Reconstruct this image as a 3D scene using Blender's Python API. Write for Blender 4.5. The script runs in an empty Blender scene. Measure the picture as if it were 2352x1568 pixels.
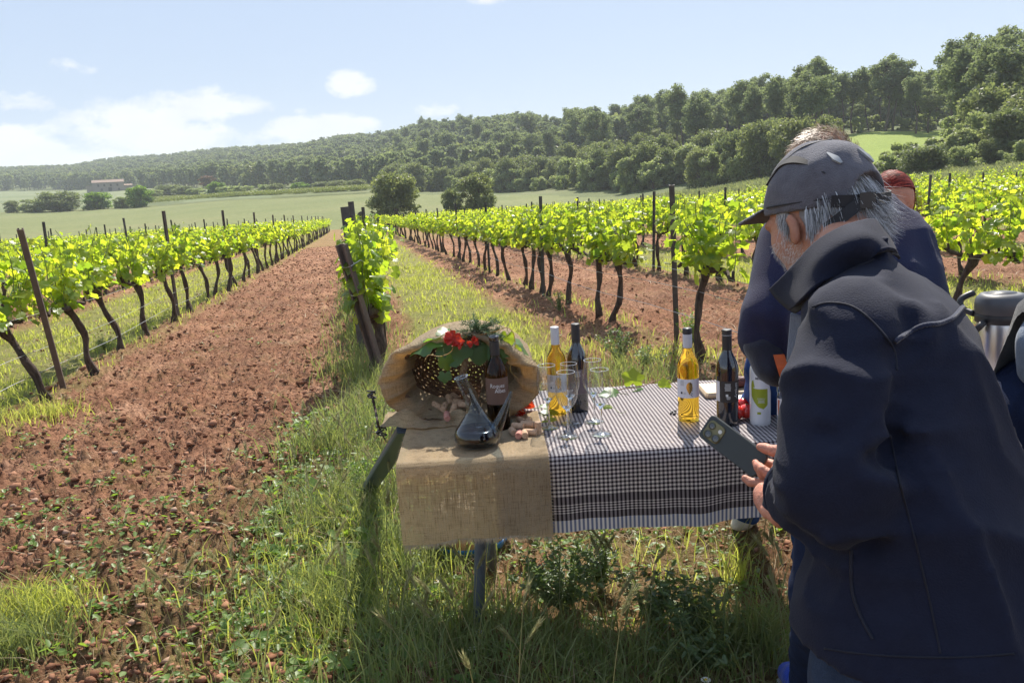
import bpy, math, random
import numpy as np
from mathutils import Matrix, Vector

sc = bpy.context.scene
random.seed(7)
rng = np.random.default_rng(11)
rad = math.radians
PI = math.pi

# ------------------------------------------------------------------ camera
CAM_H = 1.5
FOC, PITCH, ROLL = 1850.0, rad(11), rad(3.4)          # focal length in 2352-wide pixels
CX, CY = 1176.0, 784.0
cF = np.array([0, math.cos(PITCH), -math.sin(PITCH)])
cR0 = np.array([1.0, 0, 0]); cU0 = np.array([0, math.sin(PITCH), math.cos(PITCH)])
cR = cR0 * math.cos(ROLL) - cU0 * math.sin(ROLL)
cU = cU0 * math.cos(ROLL) + cR0 * math.sin(ROLL)
cC = np.array([0, 0, CAM_H])
cam_d = bpy.data.cameras.new('camera')
cam_d.sensor_width = 36.0
cam_d.lens = 36.0 * FOC / 2352.0
cam_d.clip_start = 0.05
cam_d.clip_end = 9000
cam = bpy.data.objects.new('camera', cam_d)
m = Matrix.Identity(4)
for i in range(3):
    m[i][0] = cR[i]; m[i][1] = cU[i]; m[i][2] = -cF[i]; m[i][3] = cC[i]
cam.matrix_world = m
sc.collection.objects.link(cam)
sc.camera = cam

# ------------------------------------------------------------------ sky, clouds and sun
SUN_AZ, SUN_EL = rad(13), rad(49)                      # azimuth from +Y towards +X
world = bpy.data.worlds.new('World')
sc.world = world
world.use_nodes = True
SUN_STRENGTH, SKY_STRENGTH = 4.8, 0.0795
EXPOSURE = 0.86

sun_d = bpy.data.lights.new('sun', 'SUN')
sun_d.energy = SUN_STRENGTH
sun_d.angle = rad(0.53)
sun_d.color = (1.0, 0.93, 0.82)
sun = bpy.data.objects.new('sun', sun_d)
sc.collection.objects.link(sun)
sdir = Vector((math.sin(SUN_AZ) * math.cos(SUN_EL), math.cos(SUN_AZ) * math.cos(SUN_EL), math.sin(SUN_EL)))
sun.rotation_euler = sdir.to_track_quat('Z', 'Y').to_euler()
vs = sc.view_settings
vs.view_transform = 'Standard'; vs.look = 'None'; vs.exposure = EXPOSURE; vs.gamma = 1.0
vs.use_curve_mapping = False
sc.cycles.max_bounces = 10
sc.cycles.transparent_max_bounces = 12
sc.cycles.transmission_bounces = 10
sc.cycles.diffuse_bounces = 3
sc.cycles.glossy_bounces = 4
sc.cycles.volume_bounces = 1
sc.cycles.sample_clamp_indirect = 8.0
sc.cycles.caustics_reflective = False

def ray(x, y):
    d = cF * FOC + cR * (x - CX) + cU * (CY - y)
    return d / np.linalg.norm(d)
def at(x, y, z):                                       # point on the level z
    d = ray(x, y); return cC + d * (z - CAM_H) / d[2]
def far(x, y, D):                                      # point at horizontal distance D
    d = ray(x, y); return cC + d * D / math.hypot(d[0], d[1])

# vineyard frame: rows run along u, across them v; the plot falls gently away
_vp = ray(815, 497)
ROW_A = math.atan2(_vp[0], _vp[1])
SLOPE = -_vp[2] / math.hypot(_vp[0], _vp[1])
ud = np.array([math.sin(ROW_A), math.cos(ROW_A)]); vd = np.array([math.cos(ROW_A), -math.sin(ROW_A)])
def xy(u, v):
    return u * ud[0] + v * vd[0], u * ud[1] + v * vd[1]
def uv(x, y):
    return x * ud[0] + y * ud[1], x * vd[0] + y * vd[1]
def on_plane(x, y, z=0.0):
    d = ray(x, y); n = np.array([SLOPE * ud[0], SLOPE * ud[1], 1])
    return cC + d * ((z - CAM_H) / (n @ d))

# world shader: nishita sky with procedural clouds by direction
def build_world():
    nt = world.node_tree; nt.nodes.clear(); N = nt.nodes; L = nt.links
    def nd(t, **k):
        n = N.new(t)
        for a, b in k.items(): setattr(n, a, b)
        return n
    def val(x):
        n = nd('ShaderNodeValue'); n.outputs[0].default_value = x; return n.outputs[0]
    def mth(op, a, b=None, c=None, clamp=False):
        n = nd('ShaderNodeMath', operation=op, use_clamp=clamp)
        for i, q in enumerate((a, b, c)):
            if q is None: continue
            if isinstance(q, (int, float)): n.inputs[i].default_value = q
            else: L.new(q, n.inputs[i])
        return n.outputs[0]
    out = nd('ShaderNodeOutputWorld'); bg = nd('ShaderNodeBackground')
    sky = nd('ShaderNodeTexSky', sky_type='NISHITA')
    sky.sun_disc = False; sky.sun_elevation = SUN_EL; sky.sun_rotation = SUN_AZ
    sky.altitude = 300; sky.air_density = 1.0; sky.dust_density = 1.2; sky.ozone_density = 1.5
    tc = nd('ShaderNodeTexCoord')
    sep = nd('ShaderNodeSeparateXYZ'); L.new(tc.outputs['Generated'], sep.inputs[0])
    az = mth('ARCTAN2', sep.outputs[0], sep.outputs[1])
    el = mth('ARCSINE', sep.outputs[2])
    # noise in (az, el) stretched sideways
    comb = nd('ShaderNodeCombineXYZ'); L.new(az, comb.inputs[0]); L.new(mth('MULTIPLY', el, 1.7), comb.inputs[1])
    def noise(scale, det, rough, off=0.0, dist=0.0):
        n = nd('ShaderNodeTexNoise', noise_dimensions='3D'); n.inputs['Scale'].default_value = scale
        n.inputs['Detail'].default_value = det; n.inputs['Roughness'].default_value = rough
        n.inputs['Distortion'].default_value = dist
        ad = nd('ShaderNodeVectorMath', operation='ADD'); L.new(comb.outputs[0], ad.inputs[0]); ad.inputs[1].default_value = (off, off * .7, off * 1.3)
        L.new(ad.outputs[0], n.inputs['Vector']); return n.outputs[0]
    n1 = noise(13, 8, .62, 3.1, .25); n2 = noise(30, 6, .6, 1.7)
    # cloud bodies: (pixel x, y, half width, half height, strength)
    bodies = [(300, 285, 120, 52, 1.0), (475, 245, 105, 34, 1.0), (400, 325, 170, 40, 1.0), (215, 310, 70, 30, .8),
              (560, 320, 90, 26, .75), (700, 298, 110, 24, 1.0), (800, 285, 70, 24, 1.0), (620, 345, 140, 20, .8), (808, 198, 52, 26, .95),
              (985, 251, 50, 15, .7), (45, 340, 85, 38, 1.0), (80, 370, 140, 24, .9), (165, 165, 75, 22, .5), (65, 235, 50, 26, .45),
              (1120, 0, 45, 9, .6), (150, 300, 60, 16, .55), (250, 365, 200, 22, .8), (1190, 30, 14, 4, .3), (690, 255, 16, 8, .3), (160, 215, 40, 10, .25)]
    tot = None
    for (px, py, hw, hh, s) in bodies:
        d = ray(px, py); a0 = math.atan2(d[0], d[1]); e0 = math.asin(d[2])
        dx = mth('DIVIDE', mth('SUBTRACT', az, a0), hw / FOC); dy = mth('DIVIDE', mth('SUBTRACT', el, e0), hh / FOC)
        rr = mth('ADD', mth('MULTIPLY', dx, dx), mth('MULTIPLY', dy, dy))
        b = mth('MULTIPLY', mth('SUBTRACT', 1.0, mth('MULTIPLY', rr, .5), clamp=True), s)
        tot = b if tot is None else mth('MAXIMUM', tot, b)
    # elsewhere in the sky, outside the frame, loose fair-weather clouds of the same kind go on
    side = mth('MULTIPLY', mth('SUBTRACT', mth('ABSOLUTE', az), .75, clamp=True), 2.0, clamp=True)
    low = mth('SUBTRACT', 1.0, mth('MULTIPLY', mth('ABSOLUTE', mth('SUBTRACT', el, .12)), 6.0), clamp=True)
    n3 = noise(4.0, 3, .5, 9.0)
    oth = mth('MULTIPLY', mth('MULTIPLY', side, low), mth('MULTIPLY', mth('SUBTRACT', n3, .45, clamp=True), 6.0, clamp=True))
    tot = mth('MAXIMUM', tot, oth)
    nn = mth('ADD', mth('MULTIPLY', n1, .75), mth('MULTIPLY', n2, .25))
    dens = mth('ADD', mth('MULTIPLY', mth('SUBTRACT', nn, .5), 4.6), mth('SUBTRACT', mth('MULTIPLY', tot, 1.35), .44))
    cov = mth('MULTIPLY', mth('SMOOTH_MIN', mth('MULTIPLY', dens, 1.6, clamp=True), 1.0, .1), mth('GREATER_THAN', tot, .001))
    cov = mth('MULTIPLY', cov, .93)
    # cloud colour: bright, a touch grey inside
    sh = mth('MULTIPLY', mth('SUBTRACT', noise(17, 5, .55, 4.4), .42, clamp=True), 1.6, clamp=True)
    cr = nd('ShaderNodeMixRGB'); L.new(sh, cr.inputs[0])
    cr.inputs[1].default_value = (7.4, 7.5, 7.6, 1); cr.inputs[2].default_value = (5.7, 5.9, 6.3, 1)
    # the thin bright veil of the day over the blue
    veil = nd('ShaderNodeMixRGB'); veil.inputs[0].default_value = 0.8
    veil.inputs[2].default_value = (3.55, 4.5, 6.2, 1)
    L.new(sky.outputs[0], veil.inputs[1])
    mx = nd('ShaderNodeMixRGB'); L.new(cov, mx.inputs[0]); L.new(veil.outputs[0], mx.inputs[1]); L.new(cr.outputs[0], mx.inputs[2])
    L.new(mx.outputs[0], bg.inputs[0]); bg.inputs[1].default_value = SKY_STRENGTH
    L.new(bg.outputs[0], out.inputs[0])
build_world()

# ------------------------------------------------------------------ helpers
COL = sc.collection
def tag(o, label=None, cat=None, group=None, kind=None):
    if label: o['label'] = label
    if cat: o['category'] = cat
    if group: o['group'] = group
    if kind: o['kind'] = kind
    return o
def empty(name, loc=(0, 0, 0), rz=0.0, label=None, cat=None, group=None):
    o = bpy.data.objects.new(name, None); COL.objects.link(o)
    o.location = loc; o.rotation_euler = (0, 0, rz); o.empty_display_size = .1
    return tag(o, label, cat, group)
def mesh(name, V, F, mats=(), mi=None, smooth=False):
    """V (n,3); F list of faces or (k,3)/(k,4) array"""
    me = bpy.data.meshes.new(name)
    V = np.asarray(V, dtype=np.float32)
    if isinstance(F, np.ndarray):
        k, c = F.shape
        me.vertices.add(len(V)); me.vertices.foreach_set('co', V.ravel())
        me.loops.add(k * c); me.loops.foreach_set('vertex_index', F.astype(np.int32).ravel())
        me.polygons.add(k); me.polygons.foreach_set('loop_start', np.arange(0, k * c, c, dtype=np.int32))
        me.update(calc_edges=True)
    else:
        me.from_pydata(V.tolist(), [], [tuple(int(i) for i in f) for f in F]); me.update()
    for m_ in mats: me.materials.append(m_)
    if mi is not None: me.polygons.foreach_set('material_index', np.asarray(mi, dtype=np.int32))
    if smooth: me.polygons.foreach_set('use_smooth', np.ones(len(me.polygons), dtype=bool))
    me.update()
    return me
def obj(name, me, parent=None, loc=None, link=True):
    o = bpy.data.objects.new(name, me)
    if link: COL.objects.link(o)
    if parent is not None: o.parent = parent
    if loc is not None: o.location = loc
    return o
class MB:
    """collects pieces into one mesh"""
    def __init__(s): s.V = []; s.F = []; s.M = []; s.n = 0
    def add(s, V, F, m=0):
        V = np.asarray(V, dtype=float)
        s.V.append(V); s.F += [tuple(int(i) + s.n for i in f) for f in F]; s.M += [m] * len(F); s.n += len(V)
        return s
    def tube(s, P, R, n=8, m=0, cap=True, rn=None):
        V, F = tube(P, R, n, cap, rn); return s.add(V, F, m)
    def box(s, c, d, rot=None, m=0, bev=0.0):
        V, F = box(c, d, rot, bev); return s.add(V, F, m)
    def lathe(s, prof, n=24, c=(0, 0, 0), m=0):
        V, F = lathe(prof, n); return s.add(V + np.array(c), F, m)
    def mesh(s, name, mats, smooth=False): return mesh(name, np.concatenate(s.V), s.F, mats, s.M, smooth)
def tube(P, R, n=8, cap=True, rn=None):
    P = np.asarray(P, dtype=float); k = len(P)
    R = np.broadcast_to(np.asarray(R, dtype=float), (k,))
    T = np.gradient(P, axis=0); T /= np.linalg.norm(T, axis=1)[:, None] + 1e-12
    ref = np.array([0, 0, 1.0]) if abs(T[0][2]) < .9 else np.array([1.0, 0, 0])
    V = []
    a = np.linspace(0, 2 * PI, n, endpoint=False)
    x = np.cross(T[0], ref); x /= np.linalg.norm(x)
    for i in range(k):
        x = x - T[i] * (x @ T[i]); x /= np.linalg.norm(x) + 1e-12
        y = np.cross(T[i], x)
        r = R[i] * (1 if rn is None else rn[i])
        V.append(P[i] + (np.cos(a)[:, None] * x + np.sin(a)[:, None] * y) * (r if np.isscalar(r) else np.asarray(r)[:, None]))
    V = np.concatenate(V); F = []
    for i in range(k - 1):
        for j in range(n):
            F.append((i * n + j, i * n + (j + 1) % n, (i + 1) * n + (j + 1) % n, (i + 1) * n + j))
    if cap:
        F.append(tuple(range(n - 1, -1, -1))); F.append(tuple((k - 1) * n + j for j in range(n)))
    return V, F
def box(c, d, rot=None, bev=0.0):
    hx, hy, hz = [q / 2 for q in d]
    if bev <= 0:
        V = np.array([[sx * hx, sy * hy, sz * hz] for sz in (-1, 1) for sy in (-1, 1) for sx in (-1, 1)])
        F = [(0, 2, 3, 1), (4, 5, 7, 6), (0, 1, 5, 4), (2, 6, 7, 3), (0, 4, 6, 2), (1, 3, 7, 5)]
    else:
        b = bev; pr = []
        for (x, y) in ((hx - b, -hy), (hx, -hy + b), (hx, hy - b), (hx - b, hy), (-hx + b, hy), (-hx, hy - b), (-hx, -hy + b), (-hx + b, -hy)):
            pr.append((x, y))
        V = []; 
        for z, s in ((-hz, b), (-hz + b, 0), (hz - b, 0), (hz, b)):
            for (x, y) in pr:
                V.append((x - math.copysign(min(s, abs(x)), x) * .7, y - math.copysign(min(s, abs(y)), y) * .7, z))
        V = np.array(V); F = []
        for i in range(3):
            for j in range(8): F.append((i * 8 + j, i * 8 + (j + 1) % 8, (i + 1) * 8 + (j + 1) % 8, (i + 1) * 8 + j))
        F.append(tuple(range(7, -1, -1))); F.append(tuple(24 + j for j in range(8)))
    if rot is not None: V = V @ np.array(rot).T
    return V + np.array(c), F
def lathe(prof, n=24):
    V = []; F = []; k = len(prof); a = np.linspace(0, 2 * PI, n, endpoint=False)
    for r, z in prof: V.append(np.stack([r * np.cos(a), r * np.sin(a), np.full(n, z)], 1))
    V = np.concatenate(V)
    for i in range(k - 1):
        for j in range(n):
            F.append((i * n + j, i * n + (j + 1) % n, (i + 1) * n + (j + 1) % n, (i + 1) * n + j))
    return V, F
def rotm(ax, ang):
    return np.array(Matrix.Rotation(ang, 3, ax))
def smooth_path(P, n):
    P = np.asarray(P, dtype=float); k = len(P); t = np.linspace(0, k - 1, n); out = []
    for q in t:
        i = min(int(q), k - 2); f = q - i
        p0 = P[max(i - 1, 0)]; p1 = P[i]; p2 = P[i + 1]; p3 = P[min(i + 2, k - 1)]
        out.append(.5 * ((2 * p1) + (-p0 + p2) * f + (2 * p0 - 5 * p1 + 4 * p2 - p3) * f * f + (-p0 + 3 * p1 - 3 * p2 + p3) * f ** 3))
    return np.array(out)

# numpy noise
def _h(ix, iy, iz=0, s=0):
    n = (ix.astype(np.int64) * 374761393 + iy.astype(np.int64) * 668265263 + np.int64(iz) * 2147483647 + s * 974634777) if np.isscalar(iz) else \
        (ix.astype(np.int64) * 374761393 + iy.astype(np.int64) * 668265263 + iz.astype(np.int64) * 1440662683 + s * 974634777)
    n = (n ^ (n >> 13)) * 1274126177
    n = n & 0x7fffffffffff
    n = (n ^ (n >> 16)) * 668265263
    return ((n >> 8) & 0xffffff) / float(0xffffff)
def vn2(x, y, s=0):
    ix = np.floor(x); iy = np.floor(y); fx = x - ix; fy = y - iy
    fx = fx * fx * (3 - 2 * fx); fy = fy * fy * (3 - 2 * fy)
    a = _h(ix, iy, 0, s); b = _h(ix + 1, iy, 0, s); c = _h(ix, iy + 1, 0, s); d = _h(ix + 1, iy + 1, 0, s)
    return (a * (1 - fx) + b * fx) * (1 - fy) + (c * (1 - fx) + d * fx) * fy
def fbm2(x, y, o=4, s=0, g=.5):
    t = 0; a = 1; w = 0
    for i in range(o):
        t = t + a * vn2(x * 2 ** i + i * 17.3, y * 2 ** i - i * 9.1, s + i); w += a; a *= g
    return t / w
def vn3(x, y, z, s=0):
    ix = np.floor(x); iy = np.floor(y); iz = np.floor(z); fx = x - ix; fy = y - iy; fz = z - iz
    fx = fx * fx * (3 - 2 * fx); fy = fy * fy * (3 - 2 * fy); fz = fz * fz * (3 - 2 * fz); r = 0
    for dz in (0, 1):
        wz = fz if dz else 1 - fz
        for dy in (0, 1):
            wy = fy if dy else 1 - fy
            for dx in (0, 1):
                wx = fx if dx else 1 - fx
                r = r + wx * wy * wz * _h(ix + dx, iy + dy, iz + dz, s)
    return r
def worley2(x, y, s=0):
    ix = np.floor(x); iy = np.floor(y); d1 = np.full(np.shape(x), 9.0)
    for dx in (-1, 0, 1):
        for dy in (-1, 0, 1):
            cx = ix + dx; cy = iy + dy
            d = (cx + _h(cx, cy, 0, s) - x) ** 2 + (cy + _h(cx, cy, 0, s + 5) - y) ** 2
            d1 = np.minimum(d1, d)
    return np.sqrt(d1)
def sstep(a, b, x):
    t = np.clip((x - a) / (b - a), 0, 1); return t * t * (3 - 2 * t)

# surface nets for implicit bodies
def surface_nets(f, lo, hi, h):
    lo = np.array(lo, float); hi = np.array(hi, float)
    n = np.ceil((hi - lo) / h).astype(int) + 1
    ax = [lo[i] + h * np.arange(n[i]) for i in range(3)]
    X, Y, Z = np.meshgrid(*ax, indexing='ij')
    D = f(np.stack([X.ravel(), Y.ravel(), Z.ravel()], 1)).reshape(X.shape)
    S = D < 0
    c = np.array([[i, j, k] for i in (0, 1) for j in (0, 1) for k in (0, 1)])
    sl = lambda o: tuple(slice(o[i], n[i] - 1 + o[i]) for i in range(3))
    Sc = [S[sl(o)] for o in c]; Dc = [D[sl(o)] for o in c]
    cnt = sum(q.astype(np.int8) for q in Sc); act = (cnt > 0) & (cnt < 8)
    idx = -np.ones(act.shape, dtype=np.int64); ids = np.argwhere(act); idx[act] = np.arange(len(ids))
    acc = np.zeros((len(ids), 3)); w = np.zeros(len(ids))
    for a in range(8):
        for b in range(a + 1, 8):
            df = c[b] - c[a]
            if np.abs(df).sum() != 1: continue
            da = Dc[a][act]; db = Dc[b][act]; cr = (da < 0) != (db < 0)
            t = np.where(cr, da / np.where(cr, da - db, 1), 0)
            acc += np.where(cr[:, None], c[a] + df * t[:, None], 0); w += cr
    V = lo + h * (ids + acc / w[:, None])
    F = []
    for axis in range(3):
        o = [0, 0, 0]; o[axis] = 1
        a = [slice(0, n[i] - o[i]) for i in range(3)]; b = [slice(o[i], n[i]) for i in range(3)]
        A = S[tuple(a)]; B = S[tuple(b)]
        e = np.argwhere(A != B)
        u, v = (axis + 1) % 3, (axis + 2) % 3
        ok = (e[:, u] > 0) & (e[:, v] > 0) & (e[:, u] < n[u] - 1) & (e[:, v] < n[v] - 1); e = e[ok]
        s = A[tuple(e.T)]
        def g(du, dv):
            q = e.copy(); q[:, u] += du; q[:, v] += dv; return idx[tuple(q.T)]
        q = np.stack([g(-1, -1), g(0, -1), g(0, 0), g(-1, 0)], 1)
        q[~s] = q[~s][:, ::-1]
        F.append(q)
    return V, np.concatenate(F)
def smin(a, b, k):
    h = np.clip(.5 + .5 * (b - a) / k, 0, 1); return b + (a - b) * h - k * h * (1 - h)
def cone(P, a, b, ra, rb):
    a = np.asarray(a, float); b = np.asarray(b, float); ab = b - a
    t = np.clip(((P - a) @ ab) / (ab @ ab + 1e-12), 0, 1)
    return np.linalg.norm(P - a - t[:, None] * ab, axis=1) - (ra + (rb - ra) * t)
def ell(P, c, r, M=None):
    q = P - np.asarray(c, float)
    if M is not None: q = q @ M                       # columns of M are the axes
    r = np.asarray(r, float); k = np.linalg.norm(q / r, axis=1)
    return (k - 1) * r.min() * np.where(k > .2, 1, 1)
def chain(P, pts, rs, k=.01):
    d = None
    for i in range(len(pts) - 1):
        q = cone(P, pts[i], pts[i + 1], rs[i], rs[i + 1]); d = q if d is None else smin(d, q, k)
    return d

# ------------------------------------------------------------------ materials
def new_mat(name):
    m_ = bpy.data.materials.new(name); m_.use_nodes = True; nt = m_.node_tree
    return m_, nt, nt.nodes['Principled BSDF'], nt.nodes['Material Output']
def c4(c): return (c[0], c[1], c[2], 1)
def mat(name, col, rough=.6, metal=0, col2=None, scale=20, bump=0, bscale=None, spec=.5, detail=4, coords='Object', sheen=0, coat=0, stretch=None, rng_=None, ramp=(.35, .65)):
    """procedural: two colours mixed by noise, with noise bump"""
    m_, nt, b, out = new_mat(name); N = nt.nodes; L = nt.links
    b.inputs['Base Color'].default_value = c4(col); b.inputs['Roughness'].default_value = rough
    b.inputs['Metallic'].default_value = metal; b.inputs['Specular IOR Level'].default_value = spec
    if sheen: b.inputs['Sheen Weight'].default_value = sheen; b.inputs['Sheen Roughness'].default_value = .5
    if coat: b.inputs['Coat Weight'].default_value = coat; b.inputs['Coat Roughness'].default_value = .1
    tc = N.new('ShaderNodeTexCoord'); mp = N.new('ShaderNodeMapping'); L.new(tc.outputs[coords], mp.inputs[0])
    if stretch: mp.inputs['Scale'].default_value = stretch
    if col2 is None: col2 = tuple(q * .75 for q in col)
    n = N.new('ShaderNodeTexNoise'); n.inputs['Scale'].default_value = scale; n.inputs['Detail'].default_value = detail; n.inputs['Roughness'].default_value = .6
    L.new(mp.outputs[0], n.inputs['Vector'])
    r = N.new('ShaderNodeValToRGB'); r.color_ramp.elements[0].position = ramp[0]; r.color_ramp.elements[1].position = ramp[1]
    r.color_ramp.elements[0].color = c4(col); r.color_ramp.elements[1].color = c4(col2)
    L.new(n.outputs[0], r.inputs[0]); L.new(r.outputs[0], b.inputs['Base Color'])
    if bump:
        n2 = N.new('ShaderNodeTexNoise'); n2.inputs['Scale'].default_value = bscale or scale * 3; n2.inputs['Detail'].default_value = 5
        L.new(mp.outputs[0], n2.inputs['Vector'])
        bp = N.new('ShaderNodeBump'); bp.inputs['Strength'].default_value = bump; bp.inputs['Distance'].default_value = .01
        L.new(n2.outputs[0], bp.inputs['Height']); L.new(bp.outputs[0], b.inputs['Normal'])
    return m_
def leaf_mat(name, dif, tra, mixf=.55, var=.35, rough=.42, dif2=None, tra2=None, spec=.5, big=0.0):
    """thin leaf: diffuse front, coloured light coming through, colour varies from leaf to leaf"""
    m_, nt, b, out = new_mat(name); N = nt.nodes; L = nt.links
    dif2 = dif2 or tuple(q * .6 for q in dif); tra2 = tra2 or tuple(q * .6 for q in tra)
    g = N.new('ShaderNodeNewGeometry')
    def mixc(a, c):
        x = N.new('ShaderNodeMixRGB'); x.inputs[1].default_value = c4(a); x.inputs[2].default_value = c4(c)
        L.new(fac, x.inputs[0]); return x.outputs[0]
    fac = g.outputs['Random Per Island']
    if big:
        oi = N.new('ShaderNodeObjectInfo'); ad = N.new('ShaderNodeMath'); ad.operation = 'MULTIPLY_ADD'
        L.new(oi.outputs['Random'], ad.inputs[0]); ad.inputs[1].default_value = big
        mu = N.new('ShaderNodeMath'); mu.operation = 'MULTIPLY'; L.new(fac, mu.inputs[0]); mu.inputs[1].default_value = 1 - big
        L.new(mu.outputs[0], ad.inputs[2]); fac = ad.outputs[0]
    L.new(mixc(dif, dif2), b.inputs['Base Color'])
    b.inputs['Roughness'].default_value = rough; b.inputs['Specular IOR Level'].default_value = spec
    t = N.new('ShaderNodeBsdfTranslucent'); L.new(mixc(tra, tra2), t.inputs[0])
    mx = N.new('ShaderNodeMixShader'); mx.inputs[0].default_value = mixf
    L.new(b.outputs[0], mx.inputs[1]); L.new(t.outputs[0], mx.inputs[2]); L.new(mx.outputs[0], out.inputs[0])
    return m_
M_vine = leaf_mat('vine_leaf', (.16, .25, .04), (.80, .87, .05), .6, rough=.36, dif2=(.07, .15, .035), tra2=(.32, .52, .03))
M_grass = leaf_mat('grass_blade', (.16, .22, .05), (.62, .68, .08), .5, rough=.45, dif2=(.26, .27, .11), tra2=(.62, .64, .15))
M_grass_dark = leaf_mat('tall_grass_blade', (.10, .145, .055), (.30, .38, .09), .42, rough=.5, dif2=(.20, .22, .09), tra2=(.40, .44, .12))
M_straw = leaf_mat('dry_straw', (.42, .34, .2), (.4, .33, .15), .3, rough=.6, dif2=(.30, .22, .12))
M_weed = leaf_mat('weed_leaf', (.11, .19, .05), (.38, .55, .05), .45, rough=.45, dif2=(.17, .26, .07), tra2=(.30, .50, .05))
M_bark = mat('vine_bark', (.10, .068, .05), .95, col2=(.03, .02, .016), scale=14, bump=1.0, bscale=40, stretch=(3, 3, .5))
M_stake = mat('weathered_steel_stake', (.12, .115, .12), .6, .5, (.07, .062, .06), 10, .2)
M_stake_l = mat('rusty_stake', (.17, .13, .115), .7, .2, (.11, .085, .08), 9, .3)
M_wire = mat('wire', (.5, .5, .5), .35, .9)
M_pine = leaf_mat('pine_needles', (.10, .135, .075), (.26, .33, .12), .42, rough=.7, dif2=(.15, .185, .09), tra2=(.36, .43, .16), big=.5, spec=.2)
M_oak = leaf_mat('holm_oak_leaf', (.080, .11, .05), (.22, .29, .08), .4, rough=.55, dif2=(.16, .18, .08), tra2=(.38, .43, .13), big=.5, spec=.3)
M_bush = leaf_mat('shrub_leaf', (.15, .20, .08), (.40, .52, .13), .42, rough=.55, dif2=(.24, .26, .14), tra2=(.50, .56, .2), big=.5, spec=.3)
M_fresh = leaf_mat('fresh_tree_leaf', (.10, .20, .04), (.38, .60, .06), .42, rough=.6, big=.3, spec=.3)
M_redtree = leaf_mat('reddish_tree_leaf', (.16, .09, .05), (.28, .14, .06), .3, rough=.7)
M_trunk = mat('pine_trunk', (.13, .10, .085), .95, col2=(.06, .045, .04), scale=2, bump=.6)
# ------------------------------------------------------------------ terrain
# columns: picture column -> (distance, picture row of the bare ground there)
PLANE = 92.0
COLS = {
 -400: [(260, 496), (420, 468), (620, 452), (900, 440), (1300, 425)],
 0:    [(250, 489), (400, 455), (620, 440), (900, 409), (1400, 402)],
 150:  [(240, 484), (400, 450), (620, 435), (900, 402), (1400, 400)],
 300:  [(228, 477), (400, 440), (600, 424), (900, 381), (1400, 385)],
 560:  [(200, 458), (260, 449), (450, 420), (800, 360), (1300, 368)],
 845:  [(172, 444), (215, 438), (330, 428), (600, 336), (1100, 350)],
 1010: [(158, 446), (195, 442), (260, 425), (500, 313), (1000, 340)],
 1176: [(148, 448), (180, 443), (230, 420), (410, 305), (900, 340)],
 1400: [(128, 455), (145, 445), (190, 398), (300, 318), (800, 350)],
 1600: [(100, 448), (125, 432), (170, 374), (250, 306), (800, 340)],
 1800: [(92, 434), (112, 405), (150, 342), (225, 284), (700, 330)],
 2000: [(82, 422), (100, 388), (160, 303), (215, 285), (700, 330)],
 2200: [(74, 412), (88, 395), (160, 302), (215, 275), (700, 330)],
 2400: [(66, 405), (80, 385), (120, 328), (200, 262), (700, 320)],
 2900: [(60, 390), (80, 370), (120, 320), (220, 240), (700, 300)]}
_cx = np.array(sorted(COLS)); _rk = np.geomspace(30, 6000, 150)
def _plane_z(x, y):
    u = x * ud[0] + y * ud[1]; return -SLOPE * u
def _col_az(X):
    d = ray(X, 440); return math.atan2(d[0], d[1])
_ca = np.array([_col_az(X) for X in _cx]); _zt = np.zeros((len(_cx), len(_rk)))
for i, X in enumerate(_cx):
    a = _ca[i]; rp = min(PLANE, COLS[X][0][0] - 12)
    rr = [20, rp * .6, rp * .8, rp]; zz = [_plane_z(q * math.sin(a), q * math.cos(a)) for q in rr]
    for r, y in COLS[X]: rr.append(r); zz.append(far(X, y, r)[2])
    rr.append(6000); zz.append(zz[-1])
    _zt[i] = np.interp(_rk, rr, zz)
k = np.array([1, 2, 3, 2, 1.0]); k /= k.sum()
for i in range(len(_cx)):
    s = np.convolve(np.pad(_zt[i], 2, mode='edge'), k, 'valid'); w = sstep(95, 140, _rk); _zt[i] = _zt[i] * (1 - w) + s * w
def terrain(x, y):
    x = np.asarray(x, float); y = np.asarray(y, float)
    r = np.hypot(x, y); a = np.arctan2(x, y)
    lim = np.clip(a, _ca[0], _ca[-1])
    ci = np.interp(lim, _ca, np.arange(len(_ca))); ri = np.interp(np.log(np.maximum(r, 30)), np.log(_rk), np.arange(len(_rk)))
    i0 = np.clip(ci.astype(int), 0, len(_ca) - 2); j0 = np.clip(ri.astype(int), 0, len(_rk) - 2); fi = ci - i0; fj = ri - j0
    fi = fi * fi * (3 - 2 * fi)
    z = (_zt[i0, j0] * (1 - fi) + _zt[i0 + 1, j0] * fi) * (1 - fj) + (_zt[i0, j0 + 1] * (1 - fi) + _zt[i0 + 1, j0 + 1] * fi) * fj
    pz = _plane_z(x, y)
    w = sstep(30, 55, r) * sstep(PI * .75, PI * .45, np.abs(a))
    back = sstep(PI * .45, PI * .75, np.abs(a))
    return pz * (1 - w) * (1 - back * sstep(30, 80, r)) + z * w
def edge_r(a):                                          # where the vineyard stops
    return np.interp(a, _ca, [min(PLANE, COLS[X][0][0] - 3) for X in _cx])
def field_r(a):                                         # far edge of the wheat field
    return np.interp(a, _ca, [COLS[X][0][0] for X in _cx])
def in_dirt(u, v):                                      # tilled lanes alternate with grassed lanes
    k_ = np.floor((v + 3.0) / 3.0 + 1e-9).astype(int)   # lane 0: v -3..0 dirt, lane 1: 0..3 grass
    return (k_ % 2) == 0
ROWS = 2.87
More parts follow.
